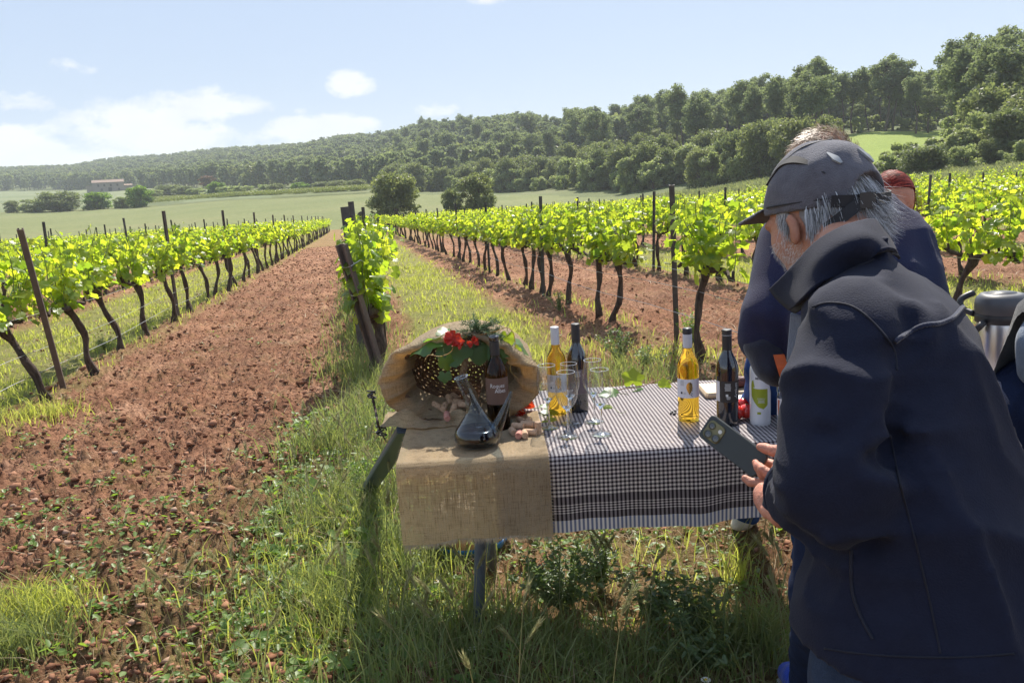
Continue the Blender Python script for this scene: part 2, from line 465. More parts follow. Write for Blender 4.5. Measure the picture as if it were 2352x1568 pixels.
def lane(u, v):
    """0 dirt .. 1 grass, soft at the vine rows"""
    w = v / ROWS + .06 * (vn2(u * .8, v * .8, 3) - .5)
    kf = np.floor(w); f = w - kf
    g = (np.mod(kf, 2) == 0)
    strip = sstep(.04, .16, f) * sstep(1.0, .86, f)
    strip = np.where(kf == 0, sstep(.14, .26, f) * sstep(.80, .62, f + .25 * sstep(9.0, 6.0, u)), strip)
    lane_g = np.where(g, .04 + .96 * strip, 0.0)
    lane_g = np.where((~g) & (f > .93), .35, lane_g); lane_g = np.where((~g) & (f < .07), .35, lane_g)
    return lane_g
def relief(x, y):
    u, v = uv(x, y); r = np.hypot(x, y)
    g = lane(u, v); fade = sstep(60, 14, r)
    d = 1 - worley2(x * 9, y * 9, 1); d2 = 1 - worley2(x * 21, y * 21, 2)
    z = (np.clip(d, 0, 1) ** 2 * .075 + np.clip(d2, 0, 1) ** 2 * .04 + (fbm2(x * 2.2, y * 2.2, 4, 5) - .5) * .06) * (1 - .6 * g)
    z += (fbm2(x * .5, y * .5, 3, 8) - .5) * .07
    z += .022 * np.sin(v * 15.5 + 2.2 * fbm2(x * .9, y * .9, 2, 9)) * (1 - g) * fbm2(x * .7, y * .7, 2, 19)
    w = v / ROWS; w = w - np.round(w); z += .05 * np.exp(-(w * ROWS / .3) ** 2)   # low bank along each row
    return z * fade - .02
def ground_z(x, y): return terrain(x, y) + relief(x, y)

az = np.concatenate([np.linspace(-PI, rad(-40), 40, endpoint=False), np.linspace(rad(-40), rad(40), 640, endpoint=False), np.linspace(rad(40), PI, 41)])
rr = [0.25]
while rr[-1] < 2900:
    q = rr[-1]; rr.append(q * (1.25 if q < 1.2 else 1.009 if q < 12 else 1.014 if q < 70 else 1.03 if q < 1000 else 1.2))
rr = np.array(rr); na, nr = len(az), len(rr)
A, Rr = np.meshgrid(az, rr, indexing='xy'); GX = Rr * np.sin(A); GY = Rr * np.cos(A)
GZ = ground_z(GX, GY)
GV = np.stack([GX.ravel(), GY.ravel(), GZ.ravel()], 1)
ii, jj = np.meshgrid(np.arange(nr - 1), np.arange(na - 1), indexing='ij')
GF = np.stack([ii * na + jj, ii * na + jj + 1, (ii + 1) * na + jj + 1, (ii + 1) * na + jj], -1).reshape(-1, 4)
GF = GF[:, ::-1]
fa = az[jj].ravel(); fr = rr[ii].ravel()
er = edge_r(fa); fl = field_r(fa)
front = np.abs(fa) < rad(60)
isfield = front & (fr >= er) & (fr < fl)
island = front & (fr >= fl) | (~front & (fr > 200))
u_, v_ = uv(GX, GY)

def noise_col(nt, coords, scale, det=5, rough=.6, dist=0):
    n = nt.nodes.new('ShaderNodeTexNoise'); n.inputs['Scale'].default_value = scale; n.inputs['Detail'].default_value = det
    n.inputs['Roughness'].default_value = rough; n.inputs['Distortion'].default_value = dist
    nt.links.new(coords, n.inputs['Vector']); return n.outputs[0]
def ramp(nt, fac, stops):
    r = nt.nodes.new('ShaderNodeValToRGB'); e = r.color_ramp.elements
    while len(e) < len(stops): e.new(.5)
    for i, (p, c) in enumerate(stops): e[i].position = p; e[i].color = c4(c)
    nt.links.new(fac, r.inputs[0]); return r.outputs[0]
def mixrgb(nt, f, a, b, mode='MIX'):
    x = nt.nodes.new('ShaderNodeMixRGB'); x.blend_type = mode
    for i, q in ((0, f), (1, a), (2, b)):
        if isinstance(q, (int, float)): x.inputs[i].default_value = q
        elif isinstance(q, tuple): x.inputs[i].default_value = c4(q)
        else: nt.links.new(q, x.inputs[i])
    return x.outputs[0]
def mat_ground():
    m_, nt, b, out = new_mat('red_tilled_soil'); N = nt.nodes; L = nt.links
    tc = N.new('ShaderNodeTexCoord').outputs['Object']
    at_ = N.new('ShaderNodeAttribute'); at_.attribute_name = 'green'
    d1 = ramp(nt, noise_col(nt, tc, 1.3, 6, .65), [(.3, (.215, .10, .058)), (.52, (.325, .168, .102)), (.72, (.45, .265, .175))])
    d2 = ramp(nt, noise_col(nt, tc, 26, 5, .7), [(.36, (.36, .31, .28)), (.52, (.95, .95, .95)), (.68, (1.45, 1.45, 1.42))])
    d3 = ramp(nt, noise_col(nt, tc, .55, 4, .6), [(.35, (.82, .80, .80)), (.65, (1.22, 1.20, 1.18))])
    dirt = mixrgb(nt, 1.0, mixrgb(nt, 1.0, d1, d2, 'MULTIPLY'), d3, 'MULTIPLY')
    g1 = ramp(nt, noise_col(nt, tc, 5, 6, .7), [(.3, (.16, .17, .05)), (.5, (.25, .25, .08)), (.7, (.34, .30, .14))])
    g2 = ramp(nt, noise_col(nt, tc, 45, 4, .7), [(.35, (.55, .55, .5)), (.65, (1.2, 1.2, 1.1))])
    gr = mixrgb(nt, 1.0, g1, g2, 'MULTIPLY')
    no = noise_col(nt, tc, 3.5, 4, .6)
    md = N.new('ShaderNodeMath'); md.operation = 'MULTIPLY_ADD'; L.new(no, md.inputs[0]); md.inputs[1].default_value = .9; md.inputs[2].default_value = -.45
    ad = N.new('ShaderNodeMath'); ad.operation = 'ADD'; ad.use_clamp = True; L.new(at_.outputs['Fac'], ad.inputs[0]); L.new(md.outputs[0], ad.inputs[1])
    L.new(mixrgb(nt, ad.outputs[0], dirt, gr), b.inputs['Base Color'])
    b.inputs['Roughness'].default_value = .95; b.inputs['Specular IOR Level'].default_value = .15
    bp = N.new('ShaderNodeBump'); bp.inputs['Strength'].default_value = 1.0; bp.inputs['Distance'].default_value = .035
    L.new(noise_col(nt, tc, 60, 6, .75), bp.inputs['Height']); L.new(bp.outputs[0], b.inputs['Normal'])
    return m_
def mat_field(name, stops, scale, stripes=None, fine=40):
    m_, nt, b, out = new_mat(name); N = nt.nodes; L = nt.links
    tc = N.new('ShaderNodeTexCoord').outputs['Object']
    c1 = ramp(nt, noise_col(nt, tc, scale, 6, .6), stops)
    c2 = ramp(nt, noise_col(nt, tc, fine * scale, 4, .7), [(.3, (.8, .8, .8)), (.7, (1.15, 1.15, 1.15))])
    L.new(mixrgb(nt, 1.0, c1, c2, 'MULTIPLY'), b.inputs['Base Color']); b.inputs['Roughness'].default_value = .9
    b.inputs['Specular IOR Level'].default_value = .1
    bp = N.new('ShaderNodeBump'); bp.inputs['Strength'].default_value = .7; bp.inputs['Distance'].default_value = .3
    L.new(noise_col(nt, tc, fine * scale, 4, .7), bp.inputs['Height']); L.new(bp.outputs[0], b.inputs['Normal'])
    return m_
M_ground = mat_ground()
M_wheat = mat_field('wheat_field', [(.3, (.145, .17, .065)), (.55, (.185, .20, .085)), (.75, (.22, .21, .10))], .03)
M_hill = mat_field('hill_scrub', [(.35, (.10, .125, .05)), (.55, (.15, .17, .075)), (.7, (.19, .19, .10))], .05)
M_lawn = mat_field('meadow', [(.3, (.20, .27, .06)), (.7, (.26, .32, .08))], .05)
M_farm = mat_field('farm_fields', [(.4, (.15, .18, .09)), (.6, (.20, .22, .12))], .02)

def sub_mesh(name, mask, mats, extra=None):
    F = GF[mask]; used, inv = np.unique(F, return_inverse=True)
    me = mesh(name, GV[used], inv.reshape(F.shape), mats, smooth=True)
    if extra is not None:
        at_ = me.attributes.new('green', 'FLOAT', 'POINT'); at_.data.foreach_set('value', extra[used].astype(np.float32))
    return me
green = lane(u_, v_)
# the trampled verge round the table
near_tab = np.exp(-(((v_ - .6) / 1.6) ** 2 + ((u_ - 2.8) / 1.9) ** 2))
green = np.clip(green * (1 - near_tab) + near_tab * (.30 + .5 * (v_ < .35)), 0, 1)
green = np.where(np.hypot(GX, GY) > 45, .35 + .5 * green, green)
o = obj('ground', sub_mesh('ground', ~(isfield | island), [M_ground], green.ravel())); tag(o, 'red tilled soil and grassed lanes of the vineyard', kind='structure')
o = obj('wheat_field', sub_mesh('wheat_field', isfield, [M_wheat])); tag(o, 'grey green wheat field beyond the vineyard', kind='structure')
# meadow patch on the right and farm fields on the left are part of the hillside sheet
cX = np.interp(fa, _ca, _cx)
lawn = island & (fr > 100) & (fr < 158 + (cX - 2000) * .02) & (cX > 1925 + (160 - fr) * .55) & (cX < 2172)
farm = island & (cX < 620) & (fr < np.interp(cX, [-400, 0, 300, 620], [640, 600, 480, 240]))
o = obj('hillside', sub_mesh('hillside', island & ~lawn & ~farm, [M_hill])); tag(o, 'scrub ground of the wooded hillside', kind='structure')
o = obj('meadow', sub_mesh('meadow', lawn, [M_lawn])); tag(o, 'bright green sloping meadow between the trees', kind='structure')
o = obj('farm_fields', sub_mesh('farm_fields', farm, [M_farm])); tag(o, 'pale green farm fields at the foot of the hill', kind='structure')

# distant blue ridge at the far left
def ridge():
    pts = [(-500, 392), (-200, 384), (-60, 386), (0, 388), (60, 389), (120, 398), (200, 405), (350, 410)]
    V = []; F = []
    P = smooth_path([(p[0], p[1], 0) for p in pts], 60)
    for i, (X, Y, _) in enumerate(P):
        top = far(X, Y + 2 * math.sin(i * 1.7), 1900); bot = far(X, 470, 1750); back = far(X, 470, 2300)
        V += [bot, top, back]
    for i in range(59):
        a = i * 3; F += [(a, a + 3, a + 4, a + 1), (a + 1, a + 4, a + 5, a + 2)]
    o = obj('distant_ridge', mesh('distant_ridge', V, F, [M_hill], smooth=True)); tag(o, 'faint blue mountain ridge at the far left', kind='structure')
ridge()

# ------------------------------------------------------------------ geometry-node scatter for masses nobody could count
def scatter(name, P, rz, s, idx, sources, label=None, kind='stuff'):
    me = bpy.data.meshes.new(name); me.vertices.add(len(P)); me.vertices.foreach_set('co', np.asarray(P, np.float32).ravel())
    for nm, ty, dat in (('rz', 'FLOAT', rz), ('sc', 'FLOAT', s), ('pick', 'INT', idx)):
        a = me.attributes.new(nm, ty, 'POINT'); a.data.foreach_set('value', np.asarray(dat, np.float32 if ty == 'FLOAT' else np.int32))
    o = obj(name, me); tag(o, label, kind=kind)
    src = bpy.data.collections.new(name + '_kinds')
    for q in sources: src.objects.link(q)
    g = bpy.data.node_groups.new(name, 'GeometryNodeTree')
    g.interface.new_socket('Geometry', in_out='INPUT', socket_type='NodeSocketGeometry'); g.interface.new_socket('Geometry', in_out='OUTPUT', socket_type='NodeSocketGeometry')
    N = g.nodes; L = g.links
    gi = N.new('NodeGroupInput'); go = N.new('NodeGroupOutput'); ip = N.new('GeometryNodeInstanceOnPoints'); ci = N.new('GeometryNodeCollectionInfo')
    ci.inputs['Collection'].default_value = src; ci.inputs['Separate Children'].default_value = True; ci.inputs['Reset Children'].default_value = True
    def na_(nm, ty):
        q = N.new('GeometryNodeInputNamedAttribute'); q.data_type = ty; q.inputs['Name'].default_value = nm; return q.outputs['Attribute']
    cb = N.new('ShaderNodeCombineXYZ'); L.new(na_('rz', 'FLOAT'), cb.inputs[2]); e2r = N.new('FunctionNodeEulerToRotation'); L.new(cb.outputs[0], e2r.inputs[0])
    L.new(gi.outputs[0], ip.inputs['Points']); L.new(ci.outputs[0], ip.inputs['Instance']); ip.inputs['Pick Instance'].default_value = True
    L.new(na_('pick', 'INT'), ip.inputs['Instance Index']); L.new(e2r.outputs[0], ip.inputs['Rotation']); L.new(na_('sc', 'FLOAT'), ip.inputs['Scale'])
    L.new(ip.outputs[0], go.inputs[0])
    md = o.modifiers.new('scatter', 'NODES'); md.node_group = g
    return o

# ------------------------------------------------------------------ trees
def cards(C, Rb, n, size, seed, flat=.75, up=.25):
    """n small leaf clumps spread through blobs with centres C and radii Rb"""
    g = np.random.default_rng(seed)
    w = (np.asarray(Rb) ** 2); b = g.choice(len(C), size=n, p=w / w.sum())
    d = g.normal(size=(n, 3)); d /= np.linalg.norm(d, axis=1)[:, None]
    r = np.asarray(Rb)[b] * (.15 + 1.35 * g.random(n) ** .75)
    P = np.asarray(C)[b] + d * r[:, None] * np.array([1, 1, flat])
    nrm = d * .45 + g.normal(size=d.shape) * .8; nrm[:, 2] += up; nrm /= np.linalg.norm(nrm, axis=1)[:, None]
    t = np.cross(nrm, g.normal(size=d.shape)); t /= np.linalg.norm(t, axis=1)[:, None]; s = np.cross(nrm, t)
    sz = size * (.45 + 1.1 * g.random(n))[:, None]
    V = np.stack([P - t * sz * .5 - s * sz * .3, P + t * sz * .5 - s * sz * .35, P + t * sz * .15 + s * sz * .6], 1)
    return V.reshape(-1, 3), np.arange(n * 3).reshape(-1, 3)
def pine_parts(seed, H=1.0, n=6500, size=.026, bare=.42, wid=.24):
    g = np.random.default_rng(seed); C = []; Rb = []
    bend = g.normal(size=2) * .05; sk = g.normal(size=2) * .04
    ax = lambda t: np.array([bend[0] * math.sin(t * 2.4), bend[1] * math.sin(t * 3 + 1), t])
    nb = 24
    trunkP = [ax(t) * np.array([1, 1, 1]) * H for t in np.linspace(0, .93, 9)]
    mb = MB(); mb.tube(trunkP, np.linspace(.020, .005, 9) * H, 6)
    a = g.random() * 6.28
    for i in range(nb):
        t = bare + (.95 - bare) * ((i + g.random()) / nb) ** .8
        k = (t - bare) / (1 - bare); prof = (1 - abs(k - .55) / .62) ** .55 if abs(k - .55) < .6 else .25
        a += 2.4 + g.normal() * .5; q = wid * prof * g.uniform(.25, 1.08)
        c = ax(t) + np.array([math.cos(a) * q + sk[0] * k, math.sin(a) * q + sk[1] * k, .03 * g.normal()])
        C.append(c * H); Rb.append(g.uniform(.035, .085) * (1.15 - .3 * k) * H)
        mb.tube([ax(t - .08) * H, (ax(t - .08) * .45 + c * .55 - np.array([0, 0, .01])) * H, c * H], [.007 * H, .005 * H, .003 * H], 4, cap=False)
    C.append(ax(.93) * H); Rb.append(.06 * H)
    V, F = cards(C, Rb, n, size * H, seed, .8, .5)
    return mb, (V, F)
def oak_parts(seed, n=11000, size=.042, H=1.0, wid=.5, low=.08, lumps=58):
    g = np.random.default_rng(seed); C = []; Rb = []
    for i in range(lumps):
        t = low + (.93 - low) * g.random() ** .9; a = g.random() * 2 * PI
        prof = max(.05, 1 - abs((t - .45) / .56) ** 2.6) ** .5; q = wid * prof * g.random() ** .4 * .82
        C.append(np.array([math.cos(a) * q, math.sin(a) * q, t]) * H); Rb.append((.07 + .07 * g.random()) * H)
    mb = MB(); mb.tube([(0, 0, -.02), (.01, 0, .2), (.02, .01, .45), (0, 0, .7)], np.array([.04, .032, .022, .01]) * H, 7)
    for c in C[::3]: mb.tube([(0.01, 0, .22 * H), np.array(c) * .55 + np.array([0, 0, .1 * H]), c], [.018 * H, .012 * H, .005 * H], 4, cap=False)
    V, F = cards(C, Rb, n, size * H, seed, .85, .3)
    return mb, (V, F)
TREES = {}
def make_kind(kind, parts, leafm, k):
    mb, (V, F) = parts
    tr = mb.mesh(kind + '_trunk', [M_trunk]); cr = mesh(kind + '_crown', V, F, [leafm])
    TREES.setdefault(kind, []).append((tr, cr))
for i in range(9): make_kind('pine', pine_parts(100 + i, bare=.46 + .07 * (i % 3), wid=.15 + .03 * (i % 4), n=5200, size=.024), M_pine, i)
for i in range(4): make_kind('oak', oak_parts(200 + i), M_oak, i)
for i in range(4): make_kind('shrub', oak_parts(300 + i, n=7000, size=.055, low=.03, wid=.52, lumps=34), M_bush, i)
for i in range(3): make_kind('fresh', oak_parts(400 + i, n=8000, size=.05), M_fresh, i)
make_kind('red', pine_parts(500, bare=.2), M_redtree, 0)
NT = {'n': 0}
ZX = [(560, 'far left of'), (1000, 'left of'), (1176, 'behind'), (1330, 'just right of'), (1500, 'well right of')]
def zone(X):
    if X < 900: return 'left of the big field oak'
    if X < 1010: return 'behind the big field oak'
    if X < 1150: return 'behind the round field oak'
    if X < 1330: return 'right of the round field oak'
    if X < 1500: return 'above the middle vines'
    if X < 1620: return 'above the tall dark stake'
    if X < 1760: return 'left of the capped man'
    if X < 1990: return 'above the capped man'
    if X < 2180: return 'by the green meadow'
    return 'at the right edge'
def tree(kind, P, H, label, group, name, w=1.0, cat='tree', var=None, rz=None):
    v = TREES[kind]; tr, cr = v[random.randrange(len(v)) if var is None else var]
    e = empty(name, P, random.random() * 6.28 if rz is None else rz, label, cat, group); e.scale = (H * w, H * w, H)
    obj('trunk', tr, e); obj('crown', cr, e); NT['n'] += 1
    return e
def tz(P): return (P[0], P[1], float(terrain(P[0], P[1])) - .1)
def gcol(X, r):                                          # ground point in picture column X at distance r
    a = np.interp(X, _cx, _ca); p = np.array([r * math.sin(a), r * math.cos(a), 0]); p[2] = float(terrain(p[0], p[1])); return p
def col_top(X, Y, r):                                    # world height seen at picture row Y
    return far(X, Y, r)[2]
# skyline pines: picture column, row of the top, distance
sky_x = [870, 1000, 1100, 1176, 1250, 1300, 1350, 1420, 1480, 1540, 1600, 1640, 1690, 1740, 1790, 1840, 1890, 1930, 1965, 2000, 2030, 2065, 2100, 2135, 2160, 2200, 2235, 2270, 2310, 2345, 2400]
sky_y = [308, 290, 265, 262, 258, 262, 243, 240, 222, 212, 212, 205, 195, 170, 180, 168, 165, 162, 240, 170, 134, 150, 172, 190, 165, 178, 175, 150, 118, 130, 150]
crest = lambda X: np.interp(X, [560, 845, 1010, 1176, 1400, 1600, 1800, 2000, 2400], [760, 580, 470, 390, 285, 235, 205, 175, 150])
X = 1150.0
while X < 2400:
    if 1968 < X < 1992: X = 1992.0
    Yt = np.interp(X, sky_x, sky_y) + random.uniform(-4, 12)
    r = crest(X) * random.uniform(.88, 1.02); P = gcol(X, r); top = col_top(X, Yt, r); Hh = min(max(top - P[2], 5), 19)
    tree('pine', (P[0], P[1], P[2] - .2), Hh, 'tall pine on the hill crest against the sky, ' + zone(X), 'pines along the hill crest ' + zone(X), 'pine_tree', w=random.uniform(.9, 1.2) if Hh > 9 else 1.4)
    X += random.uniform(20, 44)
# the two tall pines at the right edge and the group left of the meadow gap
for (X_, Yb, Yt, r, w, lab) in [(2292, 345, 108, 104, 1.05, 'tallest pine at the right edge with a bare pale trunk'), (2212, 330, 190, 112, 1.0, 'slender pine left of the tallest pine at the right edge'),
                            (2335, 330, 122, 118, 1.0, 'tall pine at the very right edge of the photo'),
                            (2024, 320, 130, 162, 1.1, 'tallest pine behind the left end of the green meadow'), (2062, 305, 150, 168, .95, 'pine behind the middle of the green meadow'),
                            (2108, 300, 168, 166, 1.0, 'pine behind the meadow right of the two tallest ones'), (2152, 300, 162, 170, 1.0, 'pine behind the right end of the green meadow')]:
    P = gcol(X_, r); Hh = col_top(X_, Yt, r) - P[2]; tree('pine', (P[0], P[1], P[2] - .2), Hh, lab, None, 'pine_tree', w=w)
# trees on the slope
cnt = 0
def base_r(X): return np.interp(X, _cx, [COLS[q][1][0] for q in _cx])
tries = 0; placed = []
while cnt < 150 and tries < 6000:
    tries += 1
    X = random.uniform(880, 2420); t = random.random() ** 1.25
    r0 = base_r(X) + 8; r1 = crest(X) * .92; r = r0 + (r1 - r0) * t
    if 1900 < X < 2180 and r < 165: continue
    P = gcol(X, r)
    if any((P[0] - q[0]) ** 2 + (P[1] - q[1]) ** 2 < (4.8 if r < 250 else 5.5) ** 2 for q in placed): continue
    placed.append(P); tall = t > .25
    if tall and random.random() < .86:
        tree('pine', tz(P), random.uniform(9.0, 15.0), 'pine on the %s slope of the wood, ' % ('upper' if t > .62 else 'middle') + zone(X), 'slope pines ' + zone(X), 'pine_tree', w=random.uniform(.9, 1.15))
    else:
        tree('oak', tz(P), random.uniform(5, 8), 'rounded dark oak on the %s slope of the wood, ' % ('upper' if t > .62 else 'middle' if t > .25 else 'lower') + zone(X), 'slope oaks ' + zone(X), 'oak_tree', w=random.uniform(.8, 1.1))
    cnt += 1
# hem of shrubs and oaks where wood meets field
X = 900.0; k = 0
while X < 2420:
    r = base_r(X) + random.uniform(-1, 12)
    if not (1935 < X < 2010 and r > 98):
        P = gcol(X, r); mf = 1 if X < 1930 else .40
        if k % 3 == 0: tree('oak', tz(P), random.uniform(4.5, 8.0) * mf, 'dark oak at the foot of the wood, ' + zone(X), 'oaks along the edge of the wood', 'oak_tree', w=random.uniform(.75, 1.0))
        else: tree('shrub', tz(P), random.uniform(2.5, 5.5) * (mf + .1), 'pale leafy shrub at the foot of the wood, ' + zone(X), 'shrubs along the edge of the wood', 'shrub', w=random.uniform(.9, 1.25), cat='shrub')
    X += random.uniform(13, 24) * (1 if X < 1500 else 1.25); k += 1
for i in range(60):
    X = random.uniform(900, 1940); r = base_r(X) + random.uniform(6, 45); P = gcol(X, r)
    tree('shrub', tz(P), random.uniform(2.5, 5.0), 'pale shrub among the lower slope trees, ' + zone(X), 'shrubs on the lower slope', 'shrub', w=random.uniform(.9, 1.3), cat='shrub')
for i in range(26):
    X = random.uniform(2185, 2420); r = random.uniform(88, 135); P = gcol(X, r)
    tree(random.choice(['shrub', 'oak', 'shrub']), tz(P), random.uniform(2.5, 5.0), 'bushy tree under the right-edge pines, %s' % ('close behind the vines' if r < 103 else 'halfway to the pine trunks' if r < 120 else 'deep among the trunks'), 'bushes under the right pines', 'shrub', w=random.uniform(.9, 1.2), cat='shrub')
# single trees one can point to
def pick_tree(kind, X, Yb, Yt, wpx, r, lab, name='oak_tree', cat='tree', var=None):
    P = gcol(X, r); Hh = col_top(X, Yt, r) - P[2]
    wid = {'oak': 1.0, 'shrub': 1.05, 'fresh': 1.0, 'pine': .5, 'red': .5}[kind]
    w = wpx * math.hypot(r, 1) / FOC / (wid * Hh); tree(kind, (P[0], P[1], P[2] - .15), Hh, lab, None, name, w=w, cat=cat, var=var)
pick_tree('oak', 905, 500, 398, 122, 96, 'large dark oak standing alone at the end of the vine rows', var=0)
pick_tree('oak', 1092, 482, 400, 92, 100, 'rounded lighter oak with a gap on its left, in the wheat field edge', var=1)
pick_tree('oak', 1034, 484, 432, 50, 101, 'small oak leaning on the left of the rounded field oak', var=2)
pick_tree('oak', 2120, 425, 330, 105, 84, 'round ball-shaped oak on the far edge of the right vines', var=3)
pick_tree('shrub', 2050, 420, 352, 80, 88, 'green bush left of the ball-shaped oak below the meadow', 'shrub', 'shrub', 1)
pick_tree('shrub', 2215, 405, 330, 70, 86, 'grey green bush right of the ball-shaped oak', 'shrub', 'shrub', 2)
pick_tree('fresh', 317, 474, 427, 56, 225, 'round bright green tree by the wheat field, rightmost of three', 'leafy_tree', var=0)
pick_tree('fresh', 216, 482, 441, 62, 232, 'round green tree left of the brightest one by the wheat field', 'leafy_tree', var=1)
pick_tree('oak', 128, 486, 440, 92, 236, 'wide dark oak clump by the wheat field on the left', var=2)
pick_tree('shrub', 72, 488, 455, 60, 240, 'low dark bush left of the wide oak clump', 'shrub', 'shrub', 3)
pick_tree('oak', 20, 488, 461, 30, 244, 'small round dark tree at the left edge of the wheat field', var=1)
pick_tree('shrub', 275, 475, 452, 40, 228, 'small loose bush between two round green trees', 'shrub', 'shrub', 0)
pick_tree('red', 478, 440, 402, 42, 330, 'reddish brown dying pine in the wood left of centre', 'pine_tree')
for i, (X, Yt, w, r, kd) in enumerate([(385, 425, 70, 300, 'oak'), (420, 428, 50, 290, 'oak'), (495, 418, 44, 260, 'fresh'), (540, 432, 80, 250, 'shrub'), (633, 425, 46, 240, 'oak'), (688, 420, 48, 236, 'fresh'), (735, 424, 44, 232, 'oak'), (775, 416, 52, 230, 'oak'), (820, 420, 50, 225, 'oak'), (600, 432, 50, 245, 'shrub'), (450, 436, 46, 262, 'shrub'), (350, 438, 40, 280, 'shrub')]):
    P = gcol(X, r); Hh = max(3.0, col_top(X, Yt, r) - P[2])
    tree(kd, tz(P), Hh, 'rounded tree in the hedge behind the yellow strip, %s' % ['above its left end', 'leaning over its left end', 'round and bright', 'wide and low', 'above its middle', 'tall and bright right of the middle', 'pale, right of the middle', 'above its right half', 'near its right end', 'low, above the middle', 'low, left of the middle', 'low, nearest the farmhouse'][i], 'hedge trees behind the far vineyard', 'oak_tree', w=w * r / FOC / Hh)
# far woodland: one mass
def wood():
    kinds = []
    for kd in ('pine', 'pine', 'pine', 'oak'):
        pass
    srcs = []
    for i in range(4):
        mb, (V, F) = pine_parts(600 + i, n=1600, size=.07, bare=.28, wid=.26) if i < 3 else oak_parts(610, n=1500, size=.09)
        tv = np.concatenate(mb.V); tris = []
        for f in mb.F:
            for q in range(1, len(f) - 1): tris.append((f[0], f[q], f[q + 1]))
        VV = np.concatenate([tv, V]); FF = np.concatenate([np.array(tris), F + len(tv)])
        me = mesh('wood_kind_%d' % i, VV, FF, [M_trunk, M_pine if i < 3 else M_oak], [0] * len(tris) + [1] * len(F))
        srcs.append(obj('wood_kind_%d' % i, me, link=False))
    P = []; S = []
    g = np.random.default_rng(5)
    # the mass keeps behind the trees that are built one by one
    while len(P) < 5200:
        X = g.uniform(-420, 2500); c = np.interp(X, [-400, 0, 300, 560, 845, 1010, 1176, 1400, 1600, 1800, 2000, 2400], [1250, 980, 900, 800, 600, 500, 410, 300, 250, 225, 215, 200])
        r0 = np.interp(X, [-400, 0, 150, 300, 560, 845, 900, 1400, 2400], [640, 600, 560, 470, 330, 250, 230, 215, 190]); t = g.random() ** .8
        r = r0 + (c * (1.1 if X < 1250 else .92) - r0) * t
        if X > 1000 and g.random() < (.45 if X < 1250 else .86): continue
        p = gcol(X, r); P.append((p[0], p[1], p[2] - .3)); S.append(g.uniform(7, 11))
    P = np.array(P); scatter('woodland', P, g.random(len(P)) * 6.28, S, g.choice(4, len(P), p=[.28, .28, .26, .18]), srcs, 'pine wood covering the far hill', 'stuff')
wood()
# undergrowth between the trunks
def undergrowth():
    srcs = []
    for i in range(3):
        mb, (V, F) = oak_parts(700 + i, n=1200, size=.11, low=.0, lumps=10, wid=.6)
        srcs.append(obj('scrub_kind_%d' % i, mesh('scrub_kind_%d' % i, V, F, [M_bush if i else M_oak]), link=False))
    g = np.random.default_rng(6); P = []; S = []
    while len(P) < 1150:
        X = g.uniform(860, 2420); r = base_r(X) + 2 + (crest(X) - base_r(X)) * g.random() ** 1.2
        if 1915 < X < 2180 and 98 < r < 162: continue
        p = gcol(X, r); P.append((p[0], p[1], p[2] - .2)); S.append(g.uniform(1.2, 3.0))
    scatter('undergrowth', P, g.random(len(P)) * 6.28, S, g.integers(0, 3, len(P)), srcs, 'scrub under the trees of the slope')
undergrowth()

def farmhouse():
    c = gcol(250, 432); d = -np.array([c[0], c[1], 0]); d /= np.linalg.norm(d); x_ = np.array([-d[1], d[0], 0]) * -1; rz = math.atan2(x_[1], x_[0])
    if x_ @ cR < 0: rz += PI
    e = empty('farmhouse', (c[0], c[1], c[2] - .3), rz, 'pale stone farmhouse with a low tiled roof far off at the foot of the hill', 'farmhouse'); e.scale = (.85, .85, .85)
    M_wall = mat('farm_stone', (.27, .23, .20), .9, col2=(.22, .18, .16), scale=1.2); M_tile = mat('farm_tiles', (.27, .19, .15), .9, col2=(.23, .16, .12), scale=3); M_shut = mat('dark_opening', (.05, .04, .04), .6)
    W_, Dp, Hh = 15.5, 8, 5.2
    mb = MB(); mb.box((0, 0, Hh / 2), (W_, Dp, Hh)); mb.box((9.8, 1, 1.6), (4.4, 6, 3.2)); mb.box((-9.3, .5, 1.9), (3.4, 6.5, 3.8)); obj('wall', mb.mesh('wall', [M_wall]), e)
    V = [(-8.1, -4.5, Hh), (8.1, -4.5, Hh), (8.1, 4.5, Hh), (-8.1, 4.5, Hh), (-8.1, 0, Hh + 1.5), (8.1, 0, Hh + 1.5)]; F = [(0, 1, 5, 4), (2, 3, 4, 5), (0, 4, 3), (1, 2, 5), (0, 3, 2, 1)]; obj('roof', mesh('roof', V, F, [M_tile]), e)
    V = [(7.8, -2.4, 3.2), (12.2, -2.4, 3.2), (12.2, 4.2, 4.1), (7.8, 4.2, 4.1), (7.8, -2.4, 3.0), (12.2, -2.4, 3.0)]; obj('annex_roof', mesh('annex_roof', V, [(0, 1, 2, 3), (4, 5, 1, 0)], [M_tile]), e)
    mb = MB(); mb.box((3, 1, Hh + 1.4), (.8, .8, 1.6)); obj('chimney', mb.mesh('chimney', [M_wall]), e)
    for x, z, w, h in ((-5, 3.6, .9, 1.2), (-2, 3.6, .9, 1.2), (1.2, 3.6, .9, 1.2), (4.5, 3.6, .9, 1.2), (-3.6, 1.3, 1.0, 1.2), (5, 1.3, 1.0, 1.2)):
        mb = MB(); mb.box((x, -4.02, z), (w, .1, h)); obj('window', mb.mesh('window', [M_shut]), e)
    mb = MB(); mb.box((.6, -4.02, 1.2), (1.8, .1, 2.4)); obj('door', mb.mesh('door', [M_shut]), e)
farmhouse()
